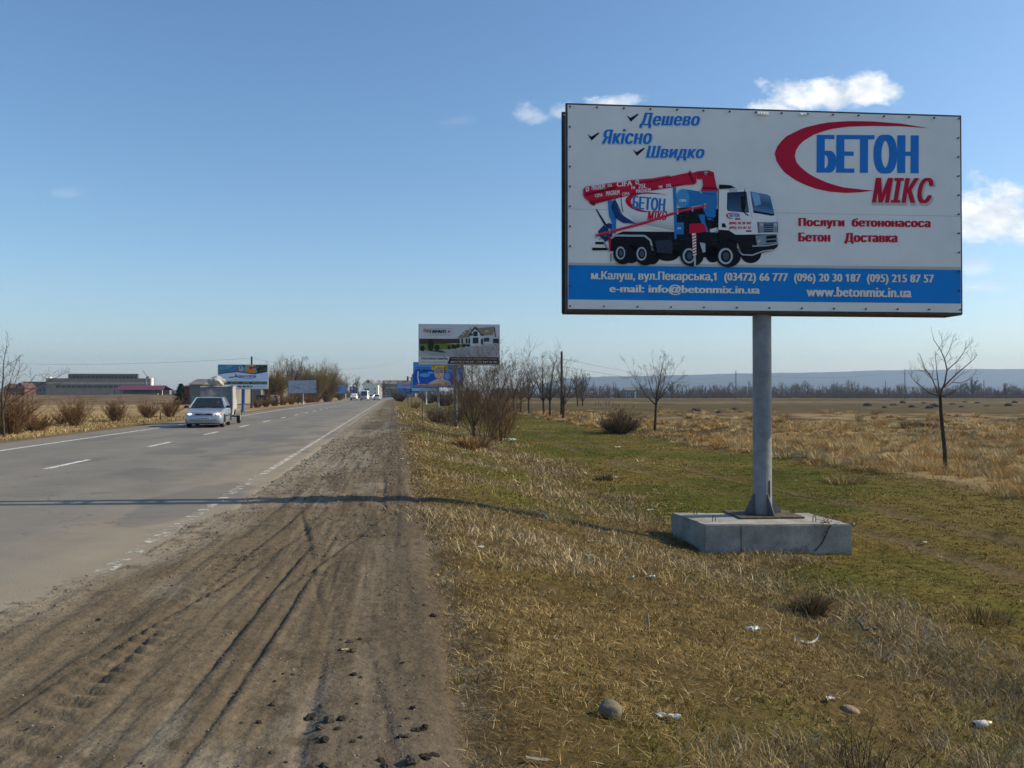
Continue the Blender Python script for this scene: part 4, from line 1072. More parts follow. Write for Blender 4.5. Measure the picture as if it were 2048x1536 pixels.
# house and paving advert
def art_house(a, w, h):
    S = .09764; a.T = lambda x, y: (820 + x * S, 640 + y * S)
    a.rect(0, 0, w, h, (.60, .61, .63)); a.up()
    a.poly([(190, 500), (1822, 500), (1822, 910), (190, 910)], (.44, .43, .44)); a.up()
    a.poly([(190, 388), (1820, 388), (1820, 500), (190, 500)], (.075, .045, .035))
    a.poly([(190, 498), (830, 478), (1200, 470), (1280, 520), (860, 598), (190, 632)], (.145, .20, .03)); a.up()
    a.poly([(700, 490), (1040, 478), (1200, 490), (980, 500)], (.5, .5, .45))
    for (x, y, rx, ry) in ((255, 590, 50, 58), (425, 520, 62, 130), (555, 570, 58, 62), (800, 565, 34, 44), (880, 548, 30, 48), (925, 560, 36, 40), (985, 530, 38, 48), (1105, 520, 40, 46), (1195, 512, 46, 38), (1270, 500, 22, 34)): a.ell(x, y, rx, ry, (.018, .028, .012), 12)
    a.poly([(300, 628), (640, 622), (690, 650), (765, 670), (640, 672)], (.02, .02, .02))
    for i in range(14): a.stroke([(220 + i * 20, 660 + i * 6), (1815, 520 + i * 17)], 4, (.38, .36, .38))
    a.poly([(190, 760), (820, 760), (770, 905), (190, 905)], (.62, .62, .60)); a.up()
    # the house
    a.poly([(1015, 380), (1240, 350), (1240, 500), (1030, 490)], (.48, .5, .52)); a.poly([(1500, 320), (1700, 312), (1815, 330), (1815, 500), (1500, 500)], (.52, .55, .58)); a.poly([(1230, 310), (1330, 180), (1450, 280), (1450, 530), (1235, 530)], (.62, .66, .70)); a.up()
    a.poly([(960, 382), (1130, 215), (1270, 190), (1330, 140), (1240, 300), (1225, 358), (1100, 368)], (.27, .21, .135)); a.poly([(1335, 138), (1400, 165), (1740, 135), (1700, 312), (1480, 322), (1440, 270)], (.29, .225, .145)); a.up()
    a.poly([(1200, 310), (1330, 132), (1345, 150), (1225, 320)], (.06, .035, .03)); a.poly([(1320, 140), (1340, 138), (1480, 300), (1460, 310)], (.06, .035, .03)); a.poly([(1735, 135), (1762, 350), (1745, 350), (1722, 200)], (.03, .03, .04))
    a.poly([(1275, 235), (1330, 150), (1385, 220), (1360, 210), (1330, 190)], (.25, .05, .04)); a.poly([(1298, 238), (1385, 232), (1385, 332), (1298, 336)], (.03, .035, .04))
    a.poly([(1215, 290), (1290, 280), (1290, 320), (1215, 325)], (.04, .045, .03)); a.poly([(1285, 365), (1402, 358), (1402, 480), (1285, 484)], (.035, .045, .04)); a.poly([(1512, 370), (1625, 362), (1625, 440), (1512, 446)], (.05, .055, .06)); a.poly([(1700, 380), (1815, 380), (1815, 480), (1700, 470)], (.04, .04, .05))
    for x in (1050, 1140, 1195): a.poly([(x, 385), (x + 38, 378), (x + 38, 482), (x, 486)], (.05, .05, .05))
    a.poly([(1440, 300), (1505, 290), (1505, 320), (1440, 320)], (.02, .02, .02)); a.poly([(1205, 150), (1250, 165), (1245, 200), (1235, 172)], (.03, .03, .03))
    for (x, y) in ((1062, 285), (1105, 240), (1212, 225), (1535, 222), (1572, 218)): a.poly([(x, y), (x + 30, y - 8), (x + 42, y + 22), (x + 6, y + 28)], (.5, .53, .55))
    a.up()
    a.stroke([(395, 178), (830, 178), (855, 200), (855, 300), (830, 322), (395, 322), (370, 300), (370, 270)], 5, (.35, .37, .40)); a.up()
    a.text("Буд", (275, 178, 385, 270), (.62, .03, .06), .02, .2, skew=6); a.text("ГАРАНТ", (402, 205, 752, 272), (.012, .012, .02), .05); a.text("+", (768, 208, 830, 272), (.62, .03, .06), .02)
    a.text("БУДУЄМО РАЗОМ", (402, 288, 750, 302), (.2, .2, .22), 0); a.text("ТРОТУАРНА ПЛИТКА", (222, 776, 778, 818), (.05, .05, .06), .035); a.text("БЕТОННІ ВИРОБИ ДЛЯ БУДІВНИЦТВА", (222, 858, 735, 880), (.30, .28, .05), .01)
    a.poly([(822, 762), (1812, 762), (1812, 900), (770, 900)], (.018, .018, .02)); a.up()
    a.text("м.Калуш, вул. Будівельників", (850, 782, 1780, 812), (.45, .45, .45), .01); a.text("(03472) 6 14 28   067 344 01 70", (830, 845, 1780, 882), (.6, .6, .6), .04)
pboard('billboard', "billboard showing a tan roofed house and paved yard, standing behind the thicket", [(838.5, 650), (998, 650.5), (998, 728.5), (838.5, 729)], 61.5, art_house, poles=((.455, .14),), frame_mat=m_frame_light, group=G, rim=.06, depth=.35)
# smiling woman advert
def art_woman(a, w, h):
    S = .09764; a.T = lambda x, y: (820 + x * S, 640 + y * S)
    sk = (.52, .38, .28)
    a.rect(0, 0, w, h, srgb(70, 150, 225)); a.up()
    a.poly([(80, 1060), (480, 1010), (900, 1100), (1080, 1060), (1080, 1330), (80, 1330)], srgb(20, 90, 190)); a.up()
    for (x, y, rx, ry) in ((300, 1130, 110, 40), (760, 1150, 60, 70), (900, 980, 70, 60), (420, 1080, 60, 26)): a.ell(x, y, rx, ry, srgb(95, 160, 225), 14)
    a.poly([(60, 1360), (60, 1345), (1075, 1330), (1075, 1360)], (.35, .4, .45)); a.stroke([(165, 1040), (160, 1180), (185, 1300)], 22, (.7, .75, .8))
    a.up(); a.ell(600, 960, 160, 100, (.75, .47, .02), 20); a.up()
    for i in range(9):
        q = math.pi * (.95 + i * .14); a.ell(600 + 135 * math.cos(q), 975 + 85 * math.sin(q), 40, 34, ((.72, .46, .03), (.60, .34, .02))[i % 2], 10)
    a.ell(712, 1030, 30, 60, (.22, .08, .03), 10); a.up()
    a.poly([(360, 1310), (440, 1260), (540, 1215), (560, 1150), (680, 1150), (690, 1215), (800, 1250), (850, 1330), (360, 1330)], (.70, .50, .35)); a.up()
    a.ell(596, 1085, 100, 132, (.68, .48, .35), 24); a.ell(596, 1020, 94, 60, (.74, .58, .46), 20); a.up()
    a.ell(560, 1085, 30, 7, (.10, .06, .05), 10); a.ell(648, 1075, 28, 7, (.10, .06, .05), 10); a.poly([(598, 1090), (612, 1140), (585, 1138)], (.45, .30, .22))
    a.ell(590, 1178, 56, 26, (.55, .04, .05), 16, -.1); a.up(); a.ell(590, 1174, 42, 12, (.78, .76, .74), 14, -.1)
    a.ell(975, 1180, 60, 110, srgb(150, 190, 225), 14); a.up(); a.ell(955, 1230, 16, 32, (.5, .06, .06), 10)
    a.poly([(128, 1312), (750, 1302), (750, 1345), (128, 1352)], (.62, .10, .04)); a.poly([(955, 940), (1030, 935), (995, 985)], (.7, .45, .03)); a.up()
    a.text("КУПУЙ РОЗУМНО", (108, 965, 432, 995), srgb(30, 60, 120), .01); a.text("ВИГІДНО !", (108, 1012, 430, 1060), (.02, .03, .08), .05)
    a.text("вул. Б.Хмельницького, 10", (150, 1316, 545, 1342), (.75, .65, .6), .02); a.text("тел. 4 50 10", (565, 1312, 735, 1338), (.75, .65, .6), .02)
    a.text("ПЛИТКА", (790, 935, 940, 962), srgb(25, 50, 110), .02); a.text("САНТЕХНІКА", (790, 975, 1045, 1005), srgb(25, 50, 110), .03)
pboard('billboard', "blue billboard with a smiling yellow haired woman, partly behind the house advert", [(827.5, 725.5), (925.5, 725.5), (925.5, 773.5), (827.5, 773.5)], 101, art_woman, poles=((.5, .13),), pole_mat=m_steel_grey, group=G, frame_mat=m_steel_dark, rim=.07)
def art_pale(a, w, h):
    a.rect(0, 0, w, h, srgb(90, 150, 200)); a.up(); a.rect(0, h * .02, w, h * .2, srgb(165, 195, 215)); a.up()
    a.text("(03472) 6 25 71", (840, 778, 862, 780.6), (.1, .12, .2), .02)
pboard('billboard', "pale blue billboard with a white stripe, showing below the smiling woman advert", [(822.5, 755), (877, 755), (877, 782), (822.5, 782)], 178, art_pale, poles=((.55, .16),), pole_mat=m_pole_white, group=G, rim=.09)
def art_pink(a, w, h):
    a.rect(0, 0, w, h, srgb(130, 165, 205)); a.up()
    a.poly([(795, 776), (815, 778), (837, 775), (837, 786), (795, 786)], srgb(70, 120, 175)); a.text("НОВОСЕЛ", (803, 769, 822, 773), srgb(190, 80, 150), .05); a.stroke([(806, 778), (811, 776), (808, 781)], 1.2, srgb(30, 50, 90))
pboard('billboard', "farthest pale billboard with pink lettering on the right verge", [(794.5, 768), (837, 768), (837, 786), (794.5, 786)], 232, art_pink, poles=((.5, .2),), group=G, rim=.1)
# water park advert on the left
def art_water(a, w, h):
    S = .06836; a.T = lambda x, y: (420 + x * S, 710 + y * S)
    a.rect(0, 0, w, h, (.58, .70, .86)); a.up()
    a.poly([(235, 270), (1670, 270), (1670, 490), (1280, 555), (820, 488), (235, 560)], srgb(70, 125, 170)); a.up()
    for (x, y, rx, ry, c) in ((420, 390, 150, 60, (90, 150, 170)), (560, 330, 90, 40, (120, 150, 180)), (470, 450, 120, 36, (50, 130, 140)), (900, 400, 90, 80, (130, 180, 205)), (970, 320, 50, 40, (40, 85, 140))): a.ell(x, y, rx, ry, srgb(*c), 14)
    a.poly([(1340, 272), (1668, 272), (1668, 485), (1380, 520)], srgb(45, 60, 45)); a.poly([(1040, 275), (1300, 275), (1370, 470), (1280, 540), (1000, 505)], srgb(140, 165, 130)); a.up()
    a.ell(1175, 470, 175, 50, srgb(205, 125, 20), 16); a.ell(1190, 375, 60, 50, srgb(180, 40, 70), 12); a.ell(1290, 360, 40, 40, srgb(165, 45, 75), 12); a.ell(810, 410, 34, 50, srgb(150, 75, 60), 10); a.ell(895, 370, 20, 40, srgb(150, 75, 60), 10)
    a.ell(1090, 330, 22, 50, srgb(160, 130, 60), 10); rng_ = random.Random(2)
    for i in range(26): a.ell(rng_.uniform(1370, 1650), rng_.uniform(300, 470), 18, 14, srgb(*rng_.choice([(130, 60, 60), (150, 150, 140), (70, 110, 80), (30, 40, 40)])), 7)
    a.up(); a.stroke([(235, 555), (500, 520), (820, 490), (1060, 525), (1280, 555), (1480, 520), (1665, 485)], 22, srgb(22, 45, 110))
    a.poly([(530, 652), (650, 632), (800, 628), (700, 650), (620, 668)], srgb(25, 45, 120)); a.stroke([(640, 645), (760, 640), (900, 672), (1080, 690), (1220, 682), (1330, 660)], 9, srgb(25, 45, 120))
    a.text("А", (715, 560, 800, 650), srgb(40, 52, 120), .02); a.text("КВАТОРІЯ", (812, 592, 1345, 660), srgb(40, 52, 120), .02)
    a.poly([(235, 775), (1668, 775), (1668, 858), (235, 858)], srgb(25, 50, 90)); a.up()
    a.text("САУНА • ФІТНЕС • САУНА • ТРЕНАЖЕРИ", (300, 795, 1640, 838), srgb(150, 170, 60), .04); a.text("096 589-99-33", (805, 895, 1245, 948), (.03, .035, .08), .06); a.text("www.akvatoria.in.ua", (1300, 915, 1590, 935), srgb(70, 100, 150), 0)
    a.text("БАСЕЙН ТА АКВАПАРК ДЛЯ ВСІЄЇ РОДИНИ", (700, 722, 1290, 742), srgb(110, 130, 170), 0)
pboard('billboard', "blue and white water park billboard on a blue pole, behind the covered trailer", [(436.5, 730), (534.5, 730), (534.5, 777), (436.5, 777)], 82, art_water, poles=((.5, .16),), pole_mat=m_pole_blue, frame_mat=m_frame_light, group=G, rim=.06)
# pale blank board
m_blank = mat('weathered_blank_sheet', (.40, .46, .52), .7, c2=(.22, .27, .33), vscale=1.6, bump=.2, detail=10)
def art_blank(a, w, h):
    a.rect(0, 0, w, h, m_blank); a.up(); a.poly([(628, 778), (634, 777), (633.5, 779.5), (630, 779)], (.03, .03, .04))
    a.poly([(595, 774), (596.5, 774), (596.5, 778), (595, 777)], (.12, .06, .08)); a.poly([(611, 773), (613, 773), (613, 777), (611, 777)], (.5, .52, .55))
r_, *_ = pboard('billboard', "weathered blank grey blue billboard on a whitish pole before the willows", [(577, 760.5), (633, 759.5), (633.5, 786.5), (577.5, 788)], 128, art_blank, poles=((.53, .09),), pole_mat=m_pole_white, group=G, rim=.04, depth=.16)
r_.rotation_euler[1] = R(-1.0)
def art_plain(c):
    def f(a, w, h): a.rect(0, 0, w, h, c); a.up(); a.rect(w * .08, h * .25, w * .5, h * .7, tuple(k * .7 for k in c))
    return f
pboard('billboard', "blue billboard half hidden behind the last willow on the left", [(668, 769), (692, 769), (692, 787), (668, 787)], 245, art_plain(srgb(105, 145, 195)), poles=((.97, .12),), pole_mat=m_pole_white, group=G, rim=.08)
def art_lamp(a, w, h):
    a.rect(0, 0, w, h, srgb(110, 125, 165)); a.up(); a.ell(704, 777, 2.2, 2.2, (.7, .65, .72), 10); a.ell(707, 783, 1.6, 2.4, srgb(90, 40, 90), 8)
pboard('billboard', "small far board with a pale round emblem above the white van", [(700, 774), (709.5, 774), (709.5, 786.5), (700, 786.5)], 262, art_lamp, poles=((.1, .12),), pole_mat=m_pole_white, group=G, rim=.08)
pboard('billboard', "small plain blue board left of the yellow fronted minibus", [(710, 776.5), (716.5, 776.5), (716.5, 785.5), (710, 785.5)], 285, art_plain(srgb(85, 150, 205)), poles=((.5, .12),), group=G, rim=.05)
# small dark blue road sign on two posts
def art_sign(a, w, h):
    a.rect(0, 0, w, h, srgb(20, 50, 130)); a.up(); a.rect(w * .1, h * .4, w * .7, h * .62, (.45, .5, .6))
Ys = 122; c = px(817, 785, Ys); g = ground_at(c.x, c.y)
root = empty('road_sign', (c.x, c.y, g), "small dark blue direction sign on two thin posts at the right verge", 'sign', None, THETA)
w_ = 13.5 / F * Ys; h_ = 6.5 / F * Ys; zb_ = c.z - g
mb = MB(); mb.box((0, 0, zb_ + h_ / 2), (w_, .03, h_)); mb.build('panel', mat('sign_blue', srgb(20, 50, 130), .4, var=.1), root)
mb = MB(); mb.box((-.1, -.018, zb_ + h_ * .5), (w_ * .6, .004, h_ * .18)); mb.build('stripe', mat('sign_stripe', (.45, .5, .6), .4, var=.05), root)
for x in (-.05, w_ * .42):
    mb = MB(); mb.tube([(x, .04, -.2), (x, .04, zb_ + h_ * .8)], .035, 8); mb.build('post', m_steel_dark, root)
# thin stakes
def stake(x, y, ytop, label, r=.03, tilt=0, m=None, group='stakes along the verges'):
    p = on_ground(x, y); H = (y - ytop) / F * p.y
    mb = MB(); mb.tube([(0, 0, -.15), (tilt * .5, 0, H * .5), (tilt, 0, H)], [r, r * .95, r * .85], 7)
    o = mb.build('stake', m or m_bark, None, loc=p); tag(o, label, 'stake', group)
stake(845, 846, 799, "thin dark stake on the right slope edge before the brown bush", .022)
stake(822.5, 808, 784, "far thin stake beside the dark blue direction sign", .05)
stake(321, 846, 826, "thin stake at the left road edge between the russet bushes", .03)
for i, (x, y, yt, ti) in enumerate([(1191, 812, 804, 0), (1196, 810, 802, .1), (1201, 813, 805, -.1), (1212, 813, 803, 0), (1218, 812, 803, 0), (1225, 816, 805, .15), (1232, 815, 807, 0), (1238, 815, 808, -.1), (1267, 816, 811, 0), (1320, 822, 813, 0)]):
    stake(x, y, yt, "short wooden stake of the broken stake line beyond the round bush", .05, ti, group='broken line of stakes in the field')
# utility poles and their wires
def utility_pole(x, y, ytop, Y, label, arms=1, r=.11):
    p = px(x, y, Y); p.z = ground_at(p.x, p.y) if Y < 200 else -.7; H = px(x, ytop, Y).z - p.z
    root = empty('utility_pole', p, label, 'pole', 'utility poles')
    mb = MB(); mb.tube([(0, 0, -.3), (0, 0, H)], [r * 1.2, r * .8], 9); mb.build('shaft', m_bark_grey if Y > 200 else m_bark, root)
    for k in range(arms):
        mb = MB(); mb.box((0, 0, H * (.86 - .14 * k)), (1.1, .08, .09)); a = mb.build('crossarm', m_bark, root)
        for s in (-.48, .48): mb = MB(); mb.tube([(s, 0, H * (.86 - .14 * k) + .04), (s, 0, H * (.86 - .14 * k) + .2)], [.04, .03], 6); mb.build('insulator', m_pole_white, a)
    return p, H
tops = []
tops.append(utility_pole(1123.5, 836, 703, 84, "tall dark wooden utility pole among the row of bare trees", 0, .13))
tops.append(utility_pole(503, 828, 713, 112, "utility pole rising behind the water park billboard", 0, .14))
for x, y, yt, Y, lab in [(1472, 790, 741, 330, "far utility pole beyond the meadow, left of the large grey pole"), (1810, 788, 738, 330, "far utility pole just left of the vase shaped young tree"), (1697, 790, 760, 380, "far utility pole between the grey pole and the young tree"), (1771, 789, 761, 400, "short far utility pole left of the young tree"), (1968, 789, 760, 400, "far utility pole right of the young tree"), (1227, 788, 764, 420, "far utility pole left of the white house"), (1231.5, 788, 766, 430, "far utility pole beside the white house")]:
    tops.append(utility_pole(x, y, yt, Y, lab, 1, .16))
m_wire = mat('wire', (.06, .06, .065), .6)
def wire(a, b, sag, label, r=.012):
    a, b = Vector(a), Vector(b); n = 16
    mb = MB(); mb.tube([(a.lerp(b, i / n)) - Vector((0, 0, sag * 4 * (i / n) * (1 - i / n))) for i in range(n + 1)], r, 4)
    tag(mb.build('power_line', m_wire), label, 'wire', 'power lines')
p0, H0 = tops[0]; p1, H1 = tops[3]; p2, H2 = tops[2]
wire(p0 + Vector((0, 0, H0 * .89)), p2 + Vector((-.48, 0, H2 * .9)), 2.2, "upper faint wire running right from the tall dark utility pole", .014)
wire(p0 + Vector((0, 0, H0 * .77)), p2 + Vector((.48, 0, H2 * .8)), 2.2, "lower faint wire running right from the tall dark utility pole", .014)
wire(p2 + Vector((.48, 0, H2 * .9)), p1 + Vector((-.48, 0, H1 * .9)), 2, "faint far wire between two poles beyond the meadow", .02)
p3, H3 = tops[1]
wire(p3 + Vector((0, 0, H3 * .97)), (-130, 150, 10.5), 2.0, "faint wire running left from the pole behind the water park billboard", .012)
wire(p3 + Vector((0, 0, H3 * .97)), (-24, 190, 9.8), 2.0, "faint wire running right from the pole behind the water park billboard", .012)
# ------------------------------------------------------------------ vehicles
m_silver = mat('silver_blue_paint', (.30, .355, .43), .28, metal=.5, var=.05, vscale=3, spec=.5)
m_rubber = mat('tyre_rubber', (.022, .021, .02), .85, var=.3, vscale=12)
m_rim = mat('steel_rim', (.50, .48, .38), .45, metal=.5, var=.1)
m_black = mat('black_plastic', (.02, .02, .022), .5, var=.2)
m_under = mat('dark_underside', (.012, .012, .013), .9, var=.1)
m_plate = mat('number_plate', (.42, .44, .43), .6, var=.05)
m_chrome = mat('chrome_strip', (.55, .57, .6), .25, metal=.9, var=.03)
m_lamp_on = mat('lit_headlamp', (.8, .75, .65), .2, emit=(1, .86, .62, 3.0))
m_lamp = mat('lamp_glass', (.45, .47, .5), .15, var=.05)
m_amber = mat('amber_lamp', (.6, .2, .03), .3, var=.05)
m_tail = mat('tail_lamp', (.3, .02, .02), .3, var=.05)
def glass(name, c, a):
    m = mat(name, c, .06, spec=.8); m.node_tree.nodes['Principled BSDF'].inputs['Alpha'].default_value = a; return m
m_glass = glass('window_glass', (.02, .028, .034), .72); m_glass_dark = mat('dark_window_glass', (.016, .02, .026), .08, spec=.7)
def wheel(parent, c, r, w, face, rim=True):
    """face: +1 or -1, the outer side along x"""
    n = 26; prof = [(-.5, .62), (-.5, .9), (-.36, 1.0), (.36, 1.0), (.5, .9), (.5, .62)]
    mb = MB(); secs = []
    for k in range(n):
        q = 2 * math.pi * k / n
        secs.append([Vector((p[0] * w, math.cos(q) * r * p[1], math.sin(q) * r * p[1])) for p in prof])
    mb.loft(secs + [secs[0]], cap=False, closed=True)
    hub = empty_part('wheel', parent, c)
    mb.build('tyre', m_rubber, hub)
    mb = MB(); x = face * w * .42
    ring = lambda rr, xx: [Vector((xx, math.cos(2 * math.pi * k / 20) * rr * r, math.sin(2 * math.pi * k / 20) * rr * r)) for k in range(20)]
    mb.loft([ring(.64, x * 1.12), ring(.58, x * 1.1), ring(.50, x * .55), ring(.28, x * .6), ring(.22, x * 1.05)], cap=True)
    for k in range(6):
        q = k * math.pi / 3; mb.disc((x * .66, math.cos(q) * r * .4, math.sin(q) * r * .4), r * .06, 0, 8, 1)
    mb.build('rim', [m_rim, m_black], hub)
def empty_part(name, parent, c):
    o = bpy.data.objects.new(name, None); col.objects.link(o); o.parent = parent; o.location = c; o.empty_display_size = .1; return o
def section(y, hw, zb, zt, tumble=.0, rb=.06, rt=.08):
    """closed cross section of a body at y: rounded bottom and shoulder"""
    pts = [(0, zb), (hw - rb, zb), (hw - .01, zb + rb), (hw, zb + (zt - zb) * .45), (hw - .015 - tumble, zt - rt), (hw - rt - tumble, zt), (0, zt + .012)]
    P = [Vector((x, y, z)) for x, z in pts] + [Vector((-x, y, z)) for x, z in pts[-2:0:-1]]
    return P
def car(name, loc, label, heading, paint, L=4.27, Wd=1.68, H=1.40, lit=True, wheel_r=.29, rearview=False, group=None, detail=True, hatch=False, wr=None):
    """front of the car towards local -y"""
    root = empty(name, loc, label, 'car', group, heading)
    hw = Wd / 2; yf, yr = -L / 2, L / 2
    st = [(yf, .60, .30, .56), (yf + .03, .72, .22, .62), (yf + .12, .79, .19, .69), (yf + .35, .82, .18, .74), (yf + .75, hw - .005, .18, .81), (yf + 1.15, hw, .18, .87), (yf + 1.6, hw, .18, .89), (0.25, hw, .18, .90),
          (yr - 1.3, hw, .18, .91), (yr - .75, hw - .01, .2, .92), (yr - .25, hw - .04, .24, .91), (yr - .05, hw - .09, .30, .87), (yr, hw - .16, .36, .80)]
    mb = MB(); mb.loft([section(y, w, zb, zt, .015) for (y, w, zb, zt) in st])
    # roof and pillars
    y_ws, y_rt, y_rr, y_bk = yf + 1.18, yf + 1.95, yr - (1.15 if not hatch else .55), yr - (.62 if not hatch else .15)
    zr = H; z0 = .88
    def gh(y, w, z): return [Vector((-w, y, z)), Vector((w, y, z))]
    wr_ = wr or hw - .26; wb = hw - .055
    A = [Vector((s * wb, y_ws, z0 - .0)) for s in (-1, 1)]; B = [Vector((s * wr_, y_rt, zr - .05)) for s in (-1, 1)]
    C = [Vector((s * wr_, y_rr, zr - .06)) for s in (-1, 1)]; D = [Vector((s * wb * .96, y_bk, z0 + .02)) for s in (-1, 1)]
    ym = (y_rt + y_rr) / 2
    # roof: crowned grid
    rows = []
    for y, dz in ((y_rt - .02, 0), (y_rt + .12, .035), (ym, .055), (y_rr - .15, .035), (y_rr + .03, -.005)):
        rows.append([Vector((wr_ * k, y, zr - .055 + dz * (1 - .35 * k * k) - .015 * abs(k) ** 3)) for k in np.linspace(-1.0, 1.0, 9)])
    for a, b in zip(rows[:-1], rows[1:]):
        for i in range(8): mb.quad(a[i], a[i + 1], b[i + 1], b[i])
    for i in range(8):      # underside lip
        pass
    def pillar(a, b, w=.035):
        mb.tube([a, b], [w * 1.15, w], 6)
    for s in (0, 1):
        pillar(A[s], B[s]); pillar(C[s], D[s], .05); sx_ = -1 if s == 0 else 1
        pillar(Vector((sx_ * (wb - .005), ym - .05, z0)), Vector((sx_ * wr_, ym - .05, zr - .05)), .035); mb.tube([B[s], Vector((sx_ * wr_, ym, zr - .035)), C[s]], .03, 6)
    body = mb.build('body', paint, root, smooth=True); fix_normals(body)
    mod = body.modifiers.new('auto', 'EDGE_SPLIT'); mod.split_angle = R(38)
    # glazing
    def pane(nm, P, m=None):
        m_ = MB(); m_.poly(P); return m_.build(nm, m or m_glass, root)
    n0 = .012
    pane('windscreen', [A[0] + Vector((.03, -.0, .01)), A[1] + Vector((-.03, -.0, .01)), B[1] + Vector((-.02, -.01, .0)), B[0] + Vector((.02, -.01, .0))])
    pane('rear_window', [D[0], D[1], C[1], C[0]], m_glass_dark)
    for s in (0, 1):
        sx_ = -1 if s == 0 else 1
        mid_b = Vector((sx_ * wb, ym - .09, z0 + .005)); mid_t = Vector((sx_ * wr_, ym - .09, zr - .055)); mid_b2 = mid_b + Vector((0, .09, 0)); mid_t2 = mid_t + Vector((0, .09, 0))
        pane('side_window', [A[s] + Vector((0, .06, .0)), mid_b, mid_t, B[s] + Vector((0, .03, -.005))], m_glass); pane('side_window', [mid_b2, D[s], C[s], mid_t2], m_glass_dark)
    for s in (-1, 1):
        m_ = MB(); m_.cbox((s * (hw + .09), y_ws + .18, z0 + .06), (.19, .09, .12), .025); m_.tube([(s * (hw - .05), y_ws + .2, z0 + .02), (s * (hw + .03), y_ws + .19, z0 + .05)], .02, 6); m_.build('wing_mirror', m_black, root)
        for y in (yf + .78, yr - .82): wheel(root, (s * (hw - .12), y, wheel_r), wheel_r, .185, s)
        if detail:
            # wheel arch shadows drawn as flat dark panels, and door shuts
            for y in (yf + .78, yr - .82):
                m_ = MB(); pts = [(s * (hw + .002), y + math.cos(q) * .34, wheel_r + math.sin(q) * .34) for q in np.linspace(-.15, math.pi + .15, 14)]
                m_.poly(pts); m_.build('wheel_arch_shadow', m_under, root)
            m_ = MB()
            for y in (y_ws + .12, ym - .05, yr - 1.05): m_.box((s * (hw + .0005), y, .55), (.004, .012, .58))
            m_.box((s * (hw + .002), 0, .52), (.012, L - 1.6, .05)); m_.build('door_trim', m_black, root)
            for y in (y_ws + .95, ym + .75): m_ = MB(); m_.box((s * (hw + .006), y, .78), (.02, .16, .03)); m_.build('door_handle', m_black, root)
    m_ = MB(); m_.box((0, 0, .2), (Wd - .3, L - .7, .08)); m_.build('underbody', m_under, root)
    m_ = MB(); m_.cbox((0, y_ws + .32, z0 - .01), (Wd - .3, .4, .1), .03); m_.build('dashboard', m_black, root)
    for s in (-.36, .36):
        m_ = MB(); m_.cbox((s, y_ws + 1.25, .72), (.48, .16, .62), .06); m_.cbox((s, y_ws + 1.27, 1.12), (.26, .1, .18), .04); m_.build('seat', m_black, root)
    if not rearview:
        for s in (-1, 1):
            m_ = MB(); P = [Vector((s * .40, yf - .004, .56)), Vector((s * .78, yf + .10, .58)), Vector((s * .77, yf + .14, .70)), Vector((s * .40, yf + .035, .665))]
            m_.loft([P, [p + Vector((0, -.02, 0)) for p in P]]); hl = m_.build('headlamp', m_lamp, root)
            if lit: m_ = MB(); m_.blob((s * .60, yf + .02, .628), (.075, .03, .042), 1, amp=0); m_.build('lit_bulb', m_lamp_on, hl)
            m_ = MB(); P = [Vector((s * .785, yf + .10, .58)), Vector((s * .815, yf + .22, .60)), Vector((s * .81, yf + .25, .69)), Vector((s * .775, yf + .14, .69))]; m_.loft([P, [p + Vector((s * .012, -.012, 0)) for p in P]]); m_.build('indicator', m_amber, root)
        m_ = MB(); m_.cbox((0, yf + .0, .615), (.70, .05, .075), .02); m_.build('grille', m_black, root); m_ = MB(); m_.cbox((0, yf - .028, .625), (.2, .012, .02), .005); m_.build('grille_badge', m_chrome, root)
        m_ = MB()
        for x, w in ((-.2, .36), (.2, .36)): m_.cbox((x, yf + .045, .275), (w, .05, .085), .015)
        for x in (-.58, .58): m_.cbox((x, yf + .085, .28), (.2, .05, .08), .015)
        m_.build('bumper_intake', m_black, root)
        m_ = MB(); m_.cbox((0, yf - .02, .43), (.54, .015, .125), .004); p_ = m_.build('number_plate', m_plate, root)
        m_ = MB()
        for i, x in enumerate(np.linspace(-.21, .21, 8)): m_.box((x, yf - .029, .43), (.028, .003, .06))
        m_.build('plate_characters', m_black, p_)
        m_ = MB(); m_.tube([(x, yf + (.0 if abs(x) < .6 else .06), .355) for x in np.linspace(-.74, .74, 9)], .012, 6); m_.build('bumper_strip', m_black, root)
        for s in (-.3, .35): m_ = MB(); m_.tube([(s - .25, y_ws - .02, z0 + .025), (s + .25, y_ws + .09, z0 + .085)], .012, 5); m_.build('wiper', m_black, root)
    else:
        for s in (-1, 1): m_ = MB(); m_.cbox((s * .6, yr - .0, .74), (.22, .05, .14), .02); m_.build('tail_lamp', m_tail, root)
        m_ = MB(); m_.cbox((0, yr + .01, .5), (.5, .02, .12), .005); m_.build('number_plate', m_plate, root); m_ = MB(); m_.cbox((0, yr - .02, .36), (1.4, .1, .12), .03); m_.build('bumper', m_black, root)
    return root
def tow(x, y, z=0):  # a point on the road seen at pixel
    return gp(x, y, z)
# silver saloon coming towards the camera with its trailer
c0 = gp(407, 856.5, .0); LC = 4.27
t_, s_ = TS(c0.x, c0.y); t_ = float(t_); s_ = float(s_)
def on_road(t, s): p = W(t, s, zroad(t)); return Vector(p)
HEAD = PHI + R(5); FD = Vector((math.sin(HEAD), -math.cos(HEAD), 0))
car_loc = Vector((c0.x, c0.y, 0)) - FD * (LC / 2); car_loc.z = zroad(t_)
car_root = car('car', car_loc, "silver saloon with lit headlamps towing a covered trailer on the left lane", HEAD, m_silver)
